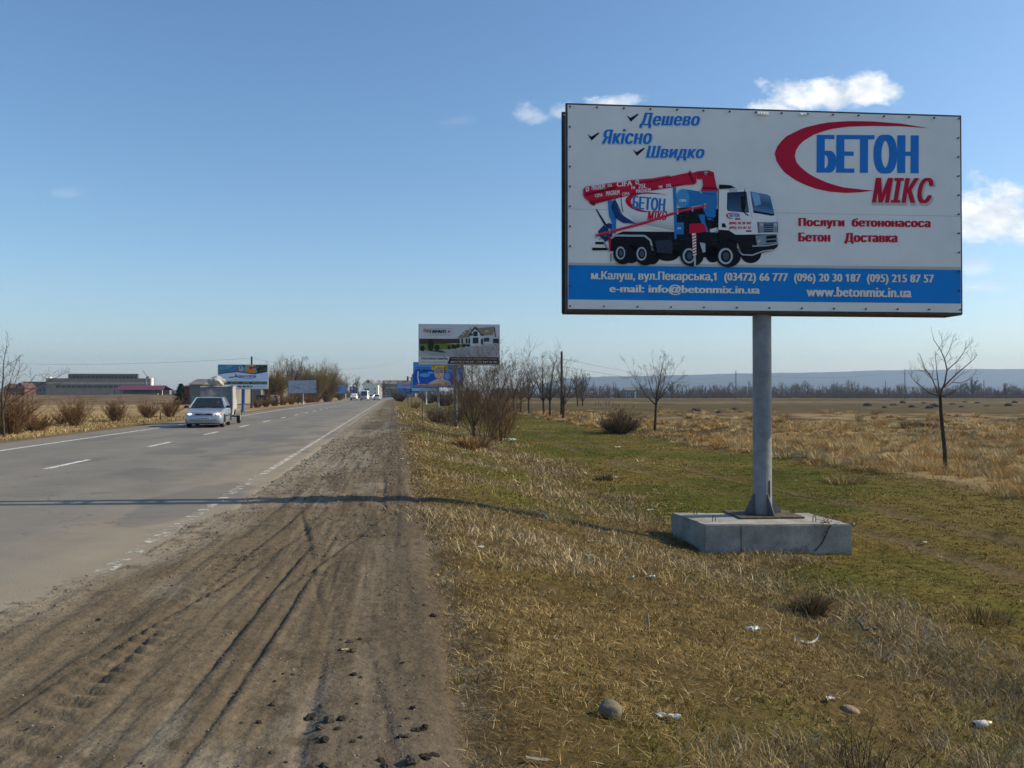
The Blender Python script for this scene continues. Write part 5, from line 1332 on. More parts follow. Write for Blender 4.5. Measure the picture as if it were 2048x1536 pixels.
# driver
def skin_person(name, loc, label, rz, rad, joints, edges, m_cloth, m_skin):
    root = empty(name, loc, label, 'person', None, rz)
    me = bpy.data.meshes.new('body'); me.from_pydata(joints, edges, []); o = bpy.data.objects.new('body', me); col.objects.link(o); o.parent = root
    me.materials.append(m_cloth)
    sk_ = o.modifiers.new('skin', 'SKIN'); sk_.use_smooth_shade = True
    for v, r in zip(me.skin_vertices[0].data, rad): v.radius = (r, r)
    me.skin_vertices[0].data[0].use_root = True
    sb = o.modifiers.new('sub', 'SUBSURF'); sb.levels = 1; sb.render_levels = 1
    return root, o
m_shirt = mat('dark_jacket', (.07, .07, .09), .9, var=.2); m_skin = mat('skin', (.45, .27, .19), .6, var=.08, vscale=20); m_hair = mat('dark_hair', (.03, .022, .016), .9, var=.3)
J = [(0, 0, .0), (0, .03, .22), (0, .04, .42), (0, .02, .55), (.17, .03, .47), (.24, -.10, .24), (.16, -.36, .30), (-.17, .03, .47), (-.24, -.10, .24), (-.16, -.36, .30), (.1, -.25, .05), (.12, -.5, -.1), (-.1, -.25, .05), (-.12, -.5, -.1)]
E_ = [(0, 1), (1, 2), (2, 3), (2, 4), (4, 5), (5, 6), (2, 7), (7, 8), (8, 9), (0, 10), (10, 11), (0, 12), (12, 13)]
seat = Matrix.Rotation(HEAD, 4, 'Z') @ Vector((.36, -LC / 2 + 2.2, .46)) + car_loc
dr, db = skin_person('person', seat, "driver in dark jacket behind the windscreen of the silver saloon", HEAD, [.15, .16, .15, .055, .07, .05, .035, .07, .05, .035, .08, .06, .08, .06], J, E_, m_shirt, m_skin)
mb = MB(); mb.blob((0, -.01, .69), (.078, .095, .115), 2, sub=3, amp=.03); mb.blob((0, -.105, .675), (.016, .022, .025), 3, amp=0)
for s in (-1, 1): mb.blob((s * .08, 0, .68), (.012, .022, .032), 3, amp=0)
mb.build('head', m_skin, dr, smooth=True)
mb = MB(); mb.blob((0, .018, .735), (.083, .092, .085), 4, sub=2, amp=.06); mb.build('hair', m_hair, dr, smooth=True)
for s in (-1, 1):
    mb = MB(); mb.blob((s * .15, -.40, .31), (.035, .045, .03), 5, amp=.05)
    for k in range(4): mb.tube([(s * .15 + (k - 1.5) * .018, -.43, .33), (s * .15 + (k - 1.5) * .018, -.455 - .004 * k, .315), (s * .15 + (k - 1.5) * .017, -.445, .29)], .008, 5)
    mb.tube([(s * .12, -.40, .32), (s * .10, -.43, .33)], .009, 5); mb.build('hand', m_skin, dr, smooth=True)
mb = MB()
pts = [(.36 + .18 * math.cos(q), -LC / 2 + 1.76 + .06 * math.sin(q), .80 + .16 * math.sin(q)) for q in np.linspace(0, 2 * math.pi, 21)]
mb.tube(pts, .014, 6, cap=False); mb.build('steering_wheel', m_black, car_root)
# trailer with a tarpaulin cover and a sack on top
m_tarp = mat('grey_tarpaulin', (.20, .205, .21), .75, var=.18, vscale=2.5, bump=.5, bscale=5); m_tarp_w = mat('white_tarpaulin', (.34, .335, .32), .8, var=.15, vscale=3, bump=.9, bscale=6)
m_wood_ = mat('weathered_board', (.26, .235, .19), .9, var=.2, vscale=6)
ts_ = s_ + LC + .6
tl_ = car_loc - FD * (LC / 2 + 1.8)
tr_root = empty('trailer', tl_, "two wheeled trailer under a grey tarpaulin behind the silver saloon", 'trailer', None, HEAD)
hwT, LT, z0, z1 = .76, 2.3, .55, 1.93
def wob(v, k=.02): return v + Vector(((fbm(v.y * 3 + 9, v.z * 3 + 2, 3) - .5) * k * 2, (fbm(v.x * 3 + 4, v.z * 3 + 7, 3) - .5) * k * 2, (fbm(v.x * 2.5 + 1, v.y * 2.5 + 3, 3) - .5) * k * 2.4))
def sheet_grid(mb, a, b, c, d, nu, nv, k=.02, m=0):
    g = [[wob(a.lerp(b, i / nu).lerp(d.lerp(c, i / nu), j / nv), k) for i in range(nu + 1)] for j in range(nv + 1)]
    for j in range(nv):
        for i in range(nu): mb.quad(g[j][i], g[j][i + 1], g[j + 1][i + 1], g[j + 1][i], m)
V3 = lambda *a: Vector(a)
mb = MB(); yA, yB = -LT / 2, LT / 2
sheet_grid(mb, V3(-hwT, yA, z0), V3(hwT, yA, z0), V3(hwT, yA, z1), V3(-hwT, yA, z1 - .06), 10, 8, .03)
tp = mb.build('tarpaulin', m_tarp, tr_root, smooth=True)
mb = MB()
sheet_grid(mb, V3(hwT, yA - .02, z0 - .1), V3(hwT + .02, yB, z0), V3(hwT - .02, yB, z1 + .03), V3(hwT + .0, yA - .02, z1 + .05), 14, 9, .05); sheet_grid(mb, V3(-hwT, yB, z0), V3(-hwT, yA, z0), V3(-hwT, yA, z1), V3(-hwT, yB, z1), 10, 6, .03)
sheet_grid(mb, V3(-hwT, yA, z1 - .04), V3(hwT, yA, z1 + .03), V3(hwT, yB, z1), V3(-hwT, yB, z1), 10, 12, .06); sheet_grid(mb, V3(hwT, yB, z0), V3(-hwT, yB, z0), V3(-hwT, yB, z1), V3(hwT, yB, z1), 8, 6, .03)
mb.build('side_cover', m_tarp_w, tr_root, smooth=True); 
mb = MB(); mb.tube([wob(V3(hwT + .02, yA - .04, z)) for z in np.linspace(z0 - .05, z1 + .06, 9)], .055, 8); mb.build('rolled_edge', m_tarp_w, tr_root, smooth=True)
mb = MB(); mb.box((0, yA - .02, z1 - .03), (1.2, .03, .03)); mb.build('hoop', m_black, tr_root)
mb = MB(); mb.cbox((0, 0, z0 - .06), (hwT * 2, LT, .1), .02); mb.build('bed', m_wood_, tr_root)
mb = MB(); mb.tube([(-.5, yA, .45), (0, yA - .95, .40)], .035, 6); mb.tube([(.5, yA, .45), (0, yA - .95, .40)], .035, 6); mb.build('drawbar', m_rust, tr_root)
mb = MB(); mb.tube([(-.95, .1, .36), (.95, .1, .36)], .035, 8)
for s in (-.7, .7): mb.tube([(s, -.5, .47), (s, .1, .37), (s, .6, .47)], .025, 6)
mb.build('axle', m_rust, tr_root)
for s in (-1, 1):
    wheel(tr_root, (s * .98, .1, .36), .36, .18, s)
    mb = MB(); pts = [(.1 + math.cos(q) * .44, .36 + math.sin(q) * .42) for q in np.linspace(.15, math.pi - .15, 9)]
    for a, b in zip(pts[:-1], pts[1:]): mb.box((s * .98, (a[0] + b[0]) / 2, (a[1] + b[1]) / 2), (.24, math.hypot(a[0] - b[0], a[1] - b[1]) + .01, .015), rot=Matrix.Rotation(math.atan2(b[1] - a[1], b[0] - a[0]), 3, 'X'))
    mb.build('mudguard', m_wood_, tr_root)
mb = MB(); mb.blob((0, 0, .2), (.42, .45, .30), 21, sub=3, amp=.35, fq=2.2); o = mb.build('sack', m_tarp_w, None, smooth=False, loc=tl_ + Matrix.Rotation(HEAD, 3, 'Z') @ Vector((-.05, -.55, z1 + .02))); tag(o, "white bundled sack lying on top of the covered trailer", 'sack')

# far vehicles
m_white_paint = mat('white_paint', (.72, .73, .73), .35, var=.05); m_yellow = mat('yellow_paint', (.65, .5, .06), .45, var=.05); m_blue_paint = mat('blue_paint', (.05, .13, .45), .4, var=.05); m_dark_paint = mat('dark_paint', (.03, .035, .045), .35, var=.1); m_pale_silver = mat('pale_silver_paint', (.55, .58, .62), .3, metal=.4, var=.05)
def van(name, loc, label, cat, heading, paint, L, Wd, H, two_tone=None, group=None, nose=.75, rear=False, sign=None):
    root = empty(name, loc, label, cat, group, heading); hw = Wd / 2; yf, yr = -L / 2, L / 2
    st = [(yf, hw * .82, .32, .75), (yf + .08, hw * .93, .25, .92), (yf + nose * .6, hw * .98, .24, 1.12)]
    mb = MB(); mb.loft([section(y, w, zb, zt, .01) for y, w, zb, zt in st] + [section(yf + nose + .75, hw, .24, H - .06, .12), section(yf + nose + 1.1, hw, .24, H, .12), section(yr - .15, hw, .24, H - .02, .12), section(yr, hw - .06, .3, H - .15, .1)])
    b = mb.build('body', paint, root, smooth=True); fix_normals(b); md = b.modifiers.new('e', 'EDGE_SPLIT'); md.split_angle = R(35)
    y0, z0_, y1, z1_ = yf + nose * .62, 1.15, yf + nose + .70, H - .14
    n = Vector((0, -(z1_ - z0_), (y1 - y0))).normalized() * .035
    m_ = MB(); m_.poly([Vector((-hw * .88, y0, z0_)) + n, Vector((hw * .88, y0, z0_)) + n, Vector((hw * .78, y1, z1_)) + n, Vector((-hw * .78, y1, z1_)) + n]); m_.build('windscreen', m_glass_dark, root)
    if two_tone:
        m_ = MB(); m_.cbox((0, yf - .005, .60), (Wd * .8, .06, .22), .02); m_.build('front_panel', two_tone[0], root)
        m_ = MB(); P = [Vector((-hw * .8, yf + .05, .95)), Vector((hw * .8, yf + .05, .95)), Vector((hw * .86, yf + nose * .6, 1.14)), Vector((-hw * .86, yf + nose * .6, 1.14))]; m_.loft([P, [p + Vector((0, -.02, .02)) for p in P]]); m_.build('bonnet', two_tone[1], root)
    for s in (-1, 1):
        for y in (yf + .85, yr - .95): wheel(root, (s * (hw - .1), y, .33), .33, .2, s)
        m_ = MB(); m_.cbox((s * hw * .68, yf + .015, .74), (hw * .3, .07, .16), .02); m_.build('headlamp', m_lamp, root)
        m_ = MB(); m_.cbox((s * (hw + .12), yf + nose + .3, 1.35), (.18, .1, .24), .03); m_.build('wing_mirror', m_black, root)
        m_ = MB(); m_.poly([Vector((s * (hw - .015), yf + nose + .8, 1.2)), Vector((s * (hw - .015), yr - .5, 1.2)), Vector((s * (hw - .09), yr - .5, H - .3)), Vector((s * (hw - .09), yf + nose + 1.0, H - .3))]); o = m_.build('side_window', m_glass_dark, root)
    m_ = MB(); m_.cbox((0, yf - .01, .40), (Wd * .86, .12, .18), .04); m_.build('bumper', m_black, root); m_ = MB(); m_.cbox((0, yf - .03, .82), (Wd * .4, .05, .1), .02); m_.build('grille', m_black, root)
    m_ = MB(); m_.box((0, yf - .075, .42), (.5, .012, .11)); m_.build('number_plate', m_plate, root)
    return root
def road_spot(x, y): p = gp(x, y, 0); t, s = TS(p.x, p.y); return on_road(float(t), float(s))
HF = PHI - .05
van('van', road_spot(708, 800.4), "small white van coming down the left lane before the bend", 'van', HF, m_white_paint, 3.9, 1.6, 1.62, nose=.9, group='vehicles at the far bend')
van('minibus', road_spot(729.5, 800.8), "white minibus with blue bonnet and yellow front at the far bend", 'minibus', HF, m_white_paint, 5.5, 1.78, 2.36, two_tone=(m_yellow, m_blue_paint), nose=.9, group='vehicles at the far bend')
car('car', road_spot(740.5, 798.6), "pale silver car just behind the yellow fronted minibus", HF, m_pale_silver, H=1.42, lit=False, detail=False, group='vehicles at the far bend')
car('car', road_spot(754, 800.2), "silver hatchback driving away on the right lane at the far bend", HF + math.pi, m_pale_silver, L=3.9, H=1.42, rearview=False, lit=False, hatch=True, detail=False, group='vehicles at the far bend')
car('car', road_spot(747.5, 797.6), "dark car ahead of the silver hatchback at the far bend", HF + math.pi, m_dark_paint, lit=False, detail=False, group='vehicles at the far bend')
# ------------------------------------------------------------------ far buildings
m_wall_grey = mat('grey_rendered_wall', (.17, .17, .165), .9, var=.15, vscale=.4, detail=8); m_wall_tan = mat('tan_panel_wall', (.21, .195, .165), .9, var=.15, vscale=.35, detail=8); m_wall_white = mat('white_rendered_wall', (.70, .68, .63), .85, var=.08, vscale=.5)
m_brick_red = mat('red_brick', (.12, .06, .045), .9, var=.2, vscale=2); m_roof_grey = mat('grey_slate_roof', (.15, .145, .135), .9, var=.2, vscale=.8); m_roof_maroon = mat('maroon_metal_roof', (.13, .035, .075), .6, var=.12, vscale=.6); m_roof_red = mat('red_tile_roof', (.10, .055, .05), .85, var=.2, vscale=1)
m_win = mat('dark_window', (.05, .06, .075), .25, var=.2, vscale=.7); m_red_gate = mat('red_gate_paint', (.28, .04, .035), .7, var=.15); m_slab = mat('pale_concrete_wall', (.34, .33, .30), .9, var=.15, vscale=.5); m_green_gate = mat('green_paint', (.16, .24, .22), .8, var=.2)
def wall_box(root, nm, x0, x1, y0, y1, z0, z1, m):
    mb = MB(); mb.box(((x0 + x1) / 2, (y0 + y1) / 2, (z0 + z1) / 2), (x1 - x0, y1 - y0, z1 - z0)); return mb.build(nm, m, root)
def window(root, x, z, w, h, y=-.04, m=None, frame=None):
    f = MB(); t = .08
    f.box((x, y, z + h / 2 + t / 2), (w + 2 * t, .08, t)); f.box((x, y, z - h / 2 - t / 2), (w + 2 * t, .08, t)); f.box((x - w / 2 - t / 2, y, z), (t, .08, h)); f.box((x + w / 2 + t / 2, y, z), (t, .08, h))
    fo_ = f.build('window', frame or m_wall_white, root); p = MB(); p.box((x, y + .01, z), (w, .05, h)); p.build('pane', m or m_win, fo_)
def place(x, Y, z=-.4): p = px(x, HOR, Y); p.z = z; return p
def K(Y): return Y / F
def far_building(name, label, x0, x1, ytop, Y, z, rz=0, cat='building'):
    p = place((x0 + x1) / 2, Y, z); root = empty(name, p, label, cat, None, rz)
    if (x0 + x1) / 2 < 330:      # the far left yard faces the road
        root.rotation_euler[2] = R(5); root.scale[0] = .97
    return root, (x1 - x0) * K(Y), px(x0, ytop, Y).z - z
# factory hall
Y = 330
root, w, h = far_building('factory', "long grey factory hall with a raised row of dark windows, far left", 93, 305, 747, Y, -.5); k = K(Y)
sx_ = lambda x: (x - (93 + 305) / 2) * k; sz_ = lambda y: px(0, y, Y).z + .5
wall_box(root, 'lower_wall', sx_(93), sx_(302), 0, 5, 0, sz_(757.5), m_wall_tan); wall_box(root, 'roof_storey', sx_(130), sx_(270), 3, 4.8, sz_(757.6), sz_(748), m_wall_grey)
wall_box(root, 'parapet', sx_(92), sx_(302.5), -.15, 5.1, sz_(757.4), sz_(756.6), m_roof_grey); wall_box(root, 'roof_edge', sx_(129), sx_(271), 2.8, 5.0, sz_(748), sz_(747), m_slab); wall_box(root, 'stair_tower', sx_(300.5), sx_(303.4), -.5, 2, 0, sz_(756), m_wall_white); wall_box(root, 'chimney', sx_(94), sx_(96), 2, 4, sz_(757), sz_(756 - 2.5), m_wall_white)
for i in range(18):
    window(root, sx_(134 + i * 7.7), sz_(753.4), 6.2 * k, 6.5 * k, 2.95, frame=m_roof_grey); window(root, sx_(117 + i * 10.4), sz_(773), 8.4 * k, 5.5 * k, -.06, frame=m_wall_grey)
wall_box(root, 'band', sx_(94), sx_(299), -.12, .02, sz_(768.4), sz_(764.2), m_slab)
root, w, h = far_building('annexe', "low grey factory annexe left of the long hall, far left", 48, 94, 765, 335, -.5)
wall_box(root, 'wall', -w / 2, w / 2, 0, 12, 0, h, m_wall_grey); wall_box(root, 'roof', -w / 2 - .3, w / 2 + .1, -.3, 12.3, h, h + .35, m_roof_grey)
for i in range(5): window(root, -w / 2 + 1.2 + i * 1.8, h * .55, 1.0, 1.1, frame=m_slab)
# crane on the factory roof
p = place(293, 325, px(0, 757, 325).z); root = empty('crane', p, "thin lattice jib crane on the roof of the factory hall", 'crane')
mb = MB(); mb.tube([(0, 0, -7), (0, 0, .6)], .18, 6); mb.build('mast', m_steel_grey, root); mb = MB(); mb.tube([(.3, 0, .3), (-1.6, 0, 3.4)], .09, 5); mb.tube([(.3, 0, .7), (-1.6, 0, 3.5)], .05, 5); mb.build('jib', m_steel_grey, root); mb = MB(); mb.cbox((.5, 0, .5), (.8, .6, .7), .05); mb.build('cab', m_red_gate, root)
# maroon shed
Y = 235; k = K(Y); root, w, h = far_building('shed', "open shed with a maroon metal roof before the factory hall", 226, 328, 771, Y, -.5)
mb = MB(); z_e, z_r = px(0, 780, Y).z + .5, px(0, 771, Y).z + .5
P = [(-w / 2, -.4, z_e), (w / 2, -.4, z_e), (w / 2 - .9, 4, z_r), (-w / 2 + .9, 4, z_r)]; mb.loft([[Vector(p) for p in P], [Vector(p) + Vector((0, 0, .08)) for p in P]])
P = [(-w / 2 + .9, 4, z_r), (w / 2 - .9, 4, z_r), (w / 2, 8.4, z_e), (-w / 2, 8.4, z_e)]; mb.loft([[Vector(p) for p in P], [Vector(p) + Vector((0, 0, .08)) for p in P]]); mb.build('roof', m_roof_maroon, root)
wall_box(root, 'rear_wall', -w / 2 + .4, w / 2 - .4, 6, 8, 0, z_e, m_wall_grey)
for i in range(9): x = -w / 2 + .5 + i * (w - 1) / 8; mb = MB(); mb.tube([(x, 0, 0), (x, 0, z_e)], .1, 6); mb.build('post', m_wall_white if i == 8 else m_bark_grey, root)
# concrete wall in front
Y = 215; p = place(265, Y, .75); root = empty('concrete_wall', p, "low pale concrete wall in front of the maroon roofed shed", 'wall'); w = 94 * K(Y)
wall_box(root, 'panel', -w / 2, w / 2, 0, .25, 0, .85, m_slab); wall_box(root, 'gatepost', w / 2 - .1, w / 2 + .5, -.1, .4, 0, 1.0, m_green_gate)
for i, (x0, x1, Y) in enumerate([(330, 420, 200)]):
    p = place((x0 + x1) / 2, Y, .6); root = empty('concrete_wall', p, "low concrete wall between the conifer and the grey house", 'wall'); w = (x1 - x0) * K(Y); wall_box(root, 'panel', -w / 2, w / 2, 0, .25, 0, .75, m_wall_grey); wall_box(root, 'coping', -w / 2 - .05, w / 2 + .05, -.08, .33, .75, .83, m_slab)
def gable_house(name, label, x0, x1, yeave, yridge, Y, z, wm, rm, rz=0, D=8, wins=((-.25, .45), (.25, .45)), hip=0.0, gable_front=False, winsz=(1.0, 1.3)):
    root, w, _ = far_building(name, label, x0, x1, yeave, Y, z, rz); he = px(0, yeave, Y).z - z; hr = px(0, yridge, Y).z - z
    wall_box(root, 'wall', -w / 2, w / 2, 0, D, 0, he, wm); mb = MB(); o_ = .35
    if gable_front:
        A = [Vector((-w / 2, 0, he)), Vector((w / 2, 0, he)), Vector((0, 0, hr - .1))]; g = MB(); g.loft([A, [p + Vector((0, D, 0)) for p in A]]); g.build('gable', wm, root)
        for s in (-1, 1):
            P = [Vector((s * (w / 2 + o_), -o_, he - .25)), Vector((0, -o_, hr)), Vector((0, D + o_, hr)), Vector((s * (w / 2 + o_), D + o_, he - .25))]; mb.loft([P, [p + Vector((0, 0, .15)) for p in P]])
    else:
        e = [Vector((-w / 2 - o_, -o_, he)), Vector((w / 2 + o_, -o_, he)), Vector((w / 2 + o_, D + o_, he)), Vector((-w / 2 - o_, D + o_, he))]; r0, r1 = Vector((-w / 2 + hip * w - (o_ if not hip else 0), D / 2, hr)), Vector((w / 2 - hip * w + (o_ if not hip else 0), D / 2, hr))
        mb.poly([e[0], e[1], r1, r0]); mb.poly([e[2], e[3], r0, r1]); mb.poly([e[1], e[2], r1]); mb.poly([e[3], e[0], r0]); mb.poly(e[::-1])
    rf = mb.build('roof', rm, root); fix_normals(rf)
    for (fx, fz) in wins: window(root, fx * w, fz * he, *winsz)
    return root, w, he, hr
gable_house('brick_house', "red roofed brick house at the far left edge", 8, 42, 776, 767, 260, -.5, m_brick_red, m_roof_red, wins=((-.3, .5), (.05, .5)))
r_, w, he, hr = gable_house('brick_house', "red brick house with a white gable window, second at the far left", 32, 49, 775, 766, 250, -.5, m_brick_red, m_roof_red, gable_front=True, wins=((0, 1.15),), D=7); 
r_, w, he, hr = gable_house('grey_house', "grey house with a hipped slate roof behind the covered trailer", 400, 470, 768.5, 754, 150, -.5, m_wall_tan, m_roof_grey, hip=.22, wins=((-.3, .5), (.1, .5)), D=9)
r_, w, he, hr = gable_house('grey_house', "low dark gabled outbuilding left of the hipped roof house", 379, 404, 769, 757, 146, -.5, m_wall_grey, m_roof_grey, hip=.0, wins=(), D=9)
mb = MB(); mb.box((-.3, -.05, .95), (.9, .06, 1.9)); mb.build('door', m_green_gate, r_)
gable_house('red_shed', "small dark red shed between the conifer and the grey house", 366, 381, 773, 770, 150, -.5, m_red_gate, m_roof_grey, wins=(), D=4)
# warehouse behind the water park billboard
Y = 165; k = K(Y); root, w, h = far_building('warehouse', "tan warehouse with a red gate behind the water park billboard", 455, 522, 772, Y, -.5); wall_box(root, 'wall', -w / 2, w / 2, 0, 12, 0, h, m_wall_tan); wall_box(root, 'roof', -w / 2 - .3, w / 2 + .3, -.4, 12.3, h, h + .3, m_roof_grey)
wall_box(root, 'gate', (470 - 488) * k, (480 - 488) * k, -.08, -.02, 0, h * .8, m_red_gate); wall_box(root, 'gatepost', (480.2 - 488) * k, (481.4 - 488) * k, -.3, -.05, 0, h * .95, m_wall_white); wall_box(root, 'blue_door', (490 - 488) * k, (497 - 488) * k, -.08, -.02, 0, h * .45, m_blue_paint)
# dark lorry
Y = 140; k = K(Y); p = place(535, Y, -.4); root = empty('lorry', p, "dark covered lorry parked behind the hedge, right of the water park advert", 'lorry', None, R(6)); L = 38 * k
mb = MB(); mb.cbox((-.5, 0, 1.15), (L * .72, 2.2, 1.3), .08); mb.build('cargo_cover', m_dark_paint, root); mb = MB(); mb.cbox((L * .39, 0, 1.15), (1.3, 2.1, 1.3), .15); cb = mb.build('cab', m_pale_silver, root)
mb = MB(); mb.box((L * .39 + .2, -1.06, 1.5), (.5, .02, .36)); mb.build('cab_window', m_glass_dark, root); mb = MB(); mb.box((-.2, 0, .45), (L * .95, 1.6, .2)); mb.build('chassis', m_under, root)
def xwheel(parent, c, r, w):
    mb = MB(); mb.tube([(c[0], c[1] - w / 2, c[2]), (c[0], c[1] + w / 2, c[2])], r, 18); o = mb.build('wheel', m_rubber, parent); mb = MB(); mb.tube([(c[0], c[1] - w / 2 - .01, c[2]), (c[0], c[1] - w / 2 + .05, c[2])], r * .5, 12); mb.build('rim', m_rim, o)
for x in (-L * .3, -L * .15, L * .38):
    for y in (-.9, .9): xwheel(root, (x, y, .38), .38, .28)
# white gabled house at the bend
Y = 330; k = K(Y); r_, w, he, hr = gable_house('white_house', "tall white gabled house with a bright side wing at the end of the road", 725.5, 746, 768.5, 759.5, Y, -.3, m_wall_white, m_roof_grey, gable_front=True, D=11, wins=((.02, .62), (-.22, .62), (.02, 1.16)), winsz=(.7, 1.0))
mb = MB(); w2 = 6; wall_box(r_, 'side_wing', w / 2 + .02, w / 2 + 2.1, -.6, 9.5, 0, px(0, 770, Y).z + .3, m_wall_white)
P = [Vector((0, 0, 0)), Vector((2.2, 0, 0)), Vector((2.2, 0, hr * .93)), Vector((1.4, 0, hr * 1.0)), Vector((.5, 0, hr * .97)), Vector((0, 0, hr * .85))]
mb = MB(); off = Vector((w / 2 + 1.0, 2.0, 0)); mb.loft([[p + off for p in P], [p + off + Vector((0, .5, 0)) for p in P]]); wing = mb.build('curved_gable', m_wall_white, r_); fix_normals(wing)
for z in (.3, .52, .74):
    for dx in (.6, 1.5): window(r_, w / 2 + .3 + dx, hr * z, .42, .85, 1.92 if dx > 1 or z > .65 else -.66)
# long grey apartment block
Y = 380; k = K(Y); r_, w, he, hr = gable_house('apartment_block', "long grey block with a slate roof and balconies at the end of the road", 757, 830, 768, 760, Y, -.3, m_wall_grey, m_roof_grey, hip=.08, D=12, wins=[(-.44 + i * .1, z) for i in range(9) for z in (.28, .62)], winsz=(.9, 1.2))
for fx, z in ((-.30, .72), (-.12, .72), (.02, .70)): mb = MB(); mb.box((fx * w, -.5, he * z), (1.9, 1.0, .9)); mb.build('balcony', m_slab, r_)
for fx in (-.2, .02, .2): mb = MB(); mb.cbox((fx * w, 3.2, hr - .55), (.7, 1.2, .7), .05); mb.build('dormer', m_roof_grey, r_)
mb = MB(); mb.box((.27 * w, 4, hr + .6), (.8, .8, 2.4)); mb.build('chimney', m_brick_red, r_); mb = MB(); mb.box((.43 * w, 2, hr + .3), (.9, .9, 5.2)); mb.box((.35 * w, 3, hr + .9), (1.4, .3, .25)); mb.build('tower', m_roof_grey, r_)
# white house across the meadow; its grey front wall colour stands for shade
gable_house('white_house', "small white house with a dark roof across the meadow, below the hills", 1250, 1269, 780.5, 775, 430, -.8, m_wall_grey, m_roof_grey, D=7, wins=((-.25, .5), (.2, .5)))
r_ = bpy.data.objects[[o.name for o in bpy.data.objects if o.name.startswith("white_house")][-1]]; wall_box(r_, 'sunlit_end_wall', 2.55, 3.3, -.3, 5, 0, 3.6, m_wall_white)  # added white box stands in for the sunlit gable end
gable_house('white_house', "tiny far white house half hidden in the wood left of the dark roofed one", 1222, 1228, 786, 782, 440, -.8, m_wall_white, m_roof_red, D=5, wins=((0, .5),))
gable_house('grey_house', "pale low farmhouse in the wood behind the pale bushy tree", 1166, 1186, 786, 782, 450, -.8, m_wall_tan, m_roof_red, D=6, wins=((-.2, .5), (.2, .5)))
gable_house('grey_house', "dark gabled house behind the lorry, left of the willows", 542, 566, 764.5, 757, 190, -.5, m_wall_grey, m_roof_grey, D=8, wins=((-.1, .7),), hip=.3)
# kerb blocks at the bend
for i, (x, y, w, lab) in enumerate([(692, 796.6, 11, "long pale concrete block at the left verge before the bend"), (721, 793.5, 7, "pale concrete block behind the small white van")]):
    p = gp(x, y, 0) ; k = p.y / F; mb = MB(); mb.cbox((0, 0, .22), (w * k, .5, .5), .04); o = mb.build('concrete_block', m_slab, None, loc=(p.x, p.y, ground_at(p.x, p.y))); tag(o, lab, 'concrete block', 'pale concrete blocks at the bend')
# ------------------------------------------------------------------ stones, clods and litter
m_stone = mat('river_stone', (.20, .17, .12), .85, c2=(.12, .10, .07), vscale=14, bump=.3, bscale=30); m_stone2 = mat('brown_stone', (.24, .175, .11), .9, var=.2, vscale=14, bump=.3)
m_clod = mat('dark_clod', (.062, .05, .04), .97, var=.35, vscale=30, bump=.9, bscale=60); m_clod2 = mat('grey_clod', (.13, .11, .085), .97, var=.3, vscale=30, bump=.8, bscale=60)
m_paper = mat('white_litter', (.48, .47, .44), .7, var=.08, vscale=10); m_foam = mat('blue_white_litter', (.48, .58, .62), .7, var=.2, vscale=20); m_cyan = mat('cyan_litter', (.15, .48, .55), .6, var=.1); m_glassg = mat('dark_plastic_shard', (.05, .058, .065), .35, var=.3); m_board = mat('grey_wood_scrap', (.26, .24, .2), .9, var=.2, vscale=10); m_straw = mat('straw', (.5, .4, .22), .9, var=.15)
def settle(x, y, dirt=False):
    p = on_ground(x, y, -.1)
    t, s = TS(p.x, p.y)
    if float(t) < .45:
        z = .0
        for _ in range(6):
            p = gp(x, y, z); t, s = TS(p.x, p.y); z = float(dirt_z(float(t), float(s)))
        p.z = max(z, ground_at(p.x, p.y))
    return p
p = settle(1218, 1432); k = p.y / F
mb = MB(); mb.blob((0, 0, .032), (.062, .055, .050), 3, sub=4, amp=.10, fq=1.2); o = mb.build('stone', m_stone, None, True, loc=p); o.rotation_euler = (.1, .25, .4); tag(o, "round grey river stone on the grass, nearest of the big stones", 'stone')
p = settle(1700, 1420); mb = MB(); mb.blob((0, 0, .0), (.062, .045, .032), 8, sub=4, amp=.08, fq=1.2); o = mb.build('stone', m_stone2, None, True, loc=p); o.rotation_euler = (0, .2, -.3); tag(o, "smooth brown half buried stone at the lower right slope", 'stone')
p = settle(1296, 1256); mb = MB(); r_ = .009; mb.tube([(0, 0, -.05), (.004, 0, .06), (-.003, 0, .125)], [r_, r_ * .9, r_ * .7], 7); o = mb.build('upright_stick', m_board, None, loc=p); tag(o, "short broken stick standing upright in the slope grass", 'stick')
def scrap(name, x, y, w, d, h, m, label, cat, seed, rz=0, group=None, crumple=.5):
    """a small crumpled sheet"""
    p = settle(x, y); rng = random.Random(seed); nu, nv = 7, 5; mb = MB()
    g = [[Vector(((i / nu - .5) * w * rng.uniform(.85, 1.1), (j / nv - .5) * d * rng.uniform(.8, 1.15), h * (.35 + crumple * rng.uniform(-.6, .9)) + .01)) for i in range(nu + 1)] for j in range(nv + 1)]
    for j in range(nv):
        for i in range(nu): mb.poly([g[j][i], g[j][i + 1], g[j + 1][i + 1]]); mb.poly([g[j][i], g[j + 1][i + 1], g[j + 1][i]])
    o = mb.build(name, m, None, loc=p); o.rotation_euler = (0, 0, rz); o.location.z += .006
    tag(o, label, cat, group); return o
scrap('plastic_scrap', 1335, 1440, .13, .05, .03, m_paper, "long white plastic scrap right of the round river stone", 'litter', 1, -.5)
scrap('plastic_scrap', 1660, 1402, .06, .04, .025, m_paper, "crumpled white wrapper beside the half buried brown stone", 'litter', 2, .3)
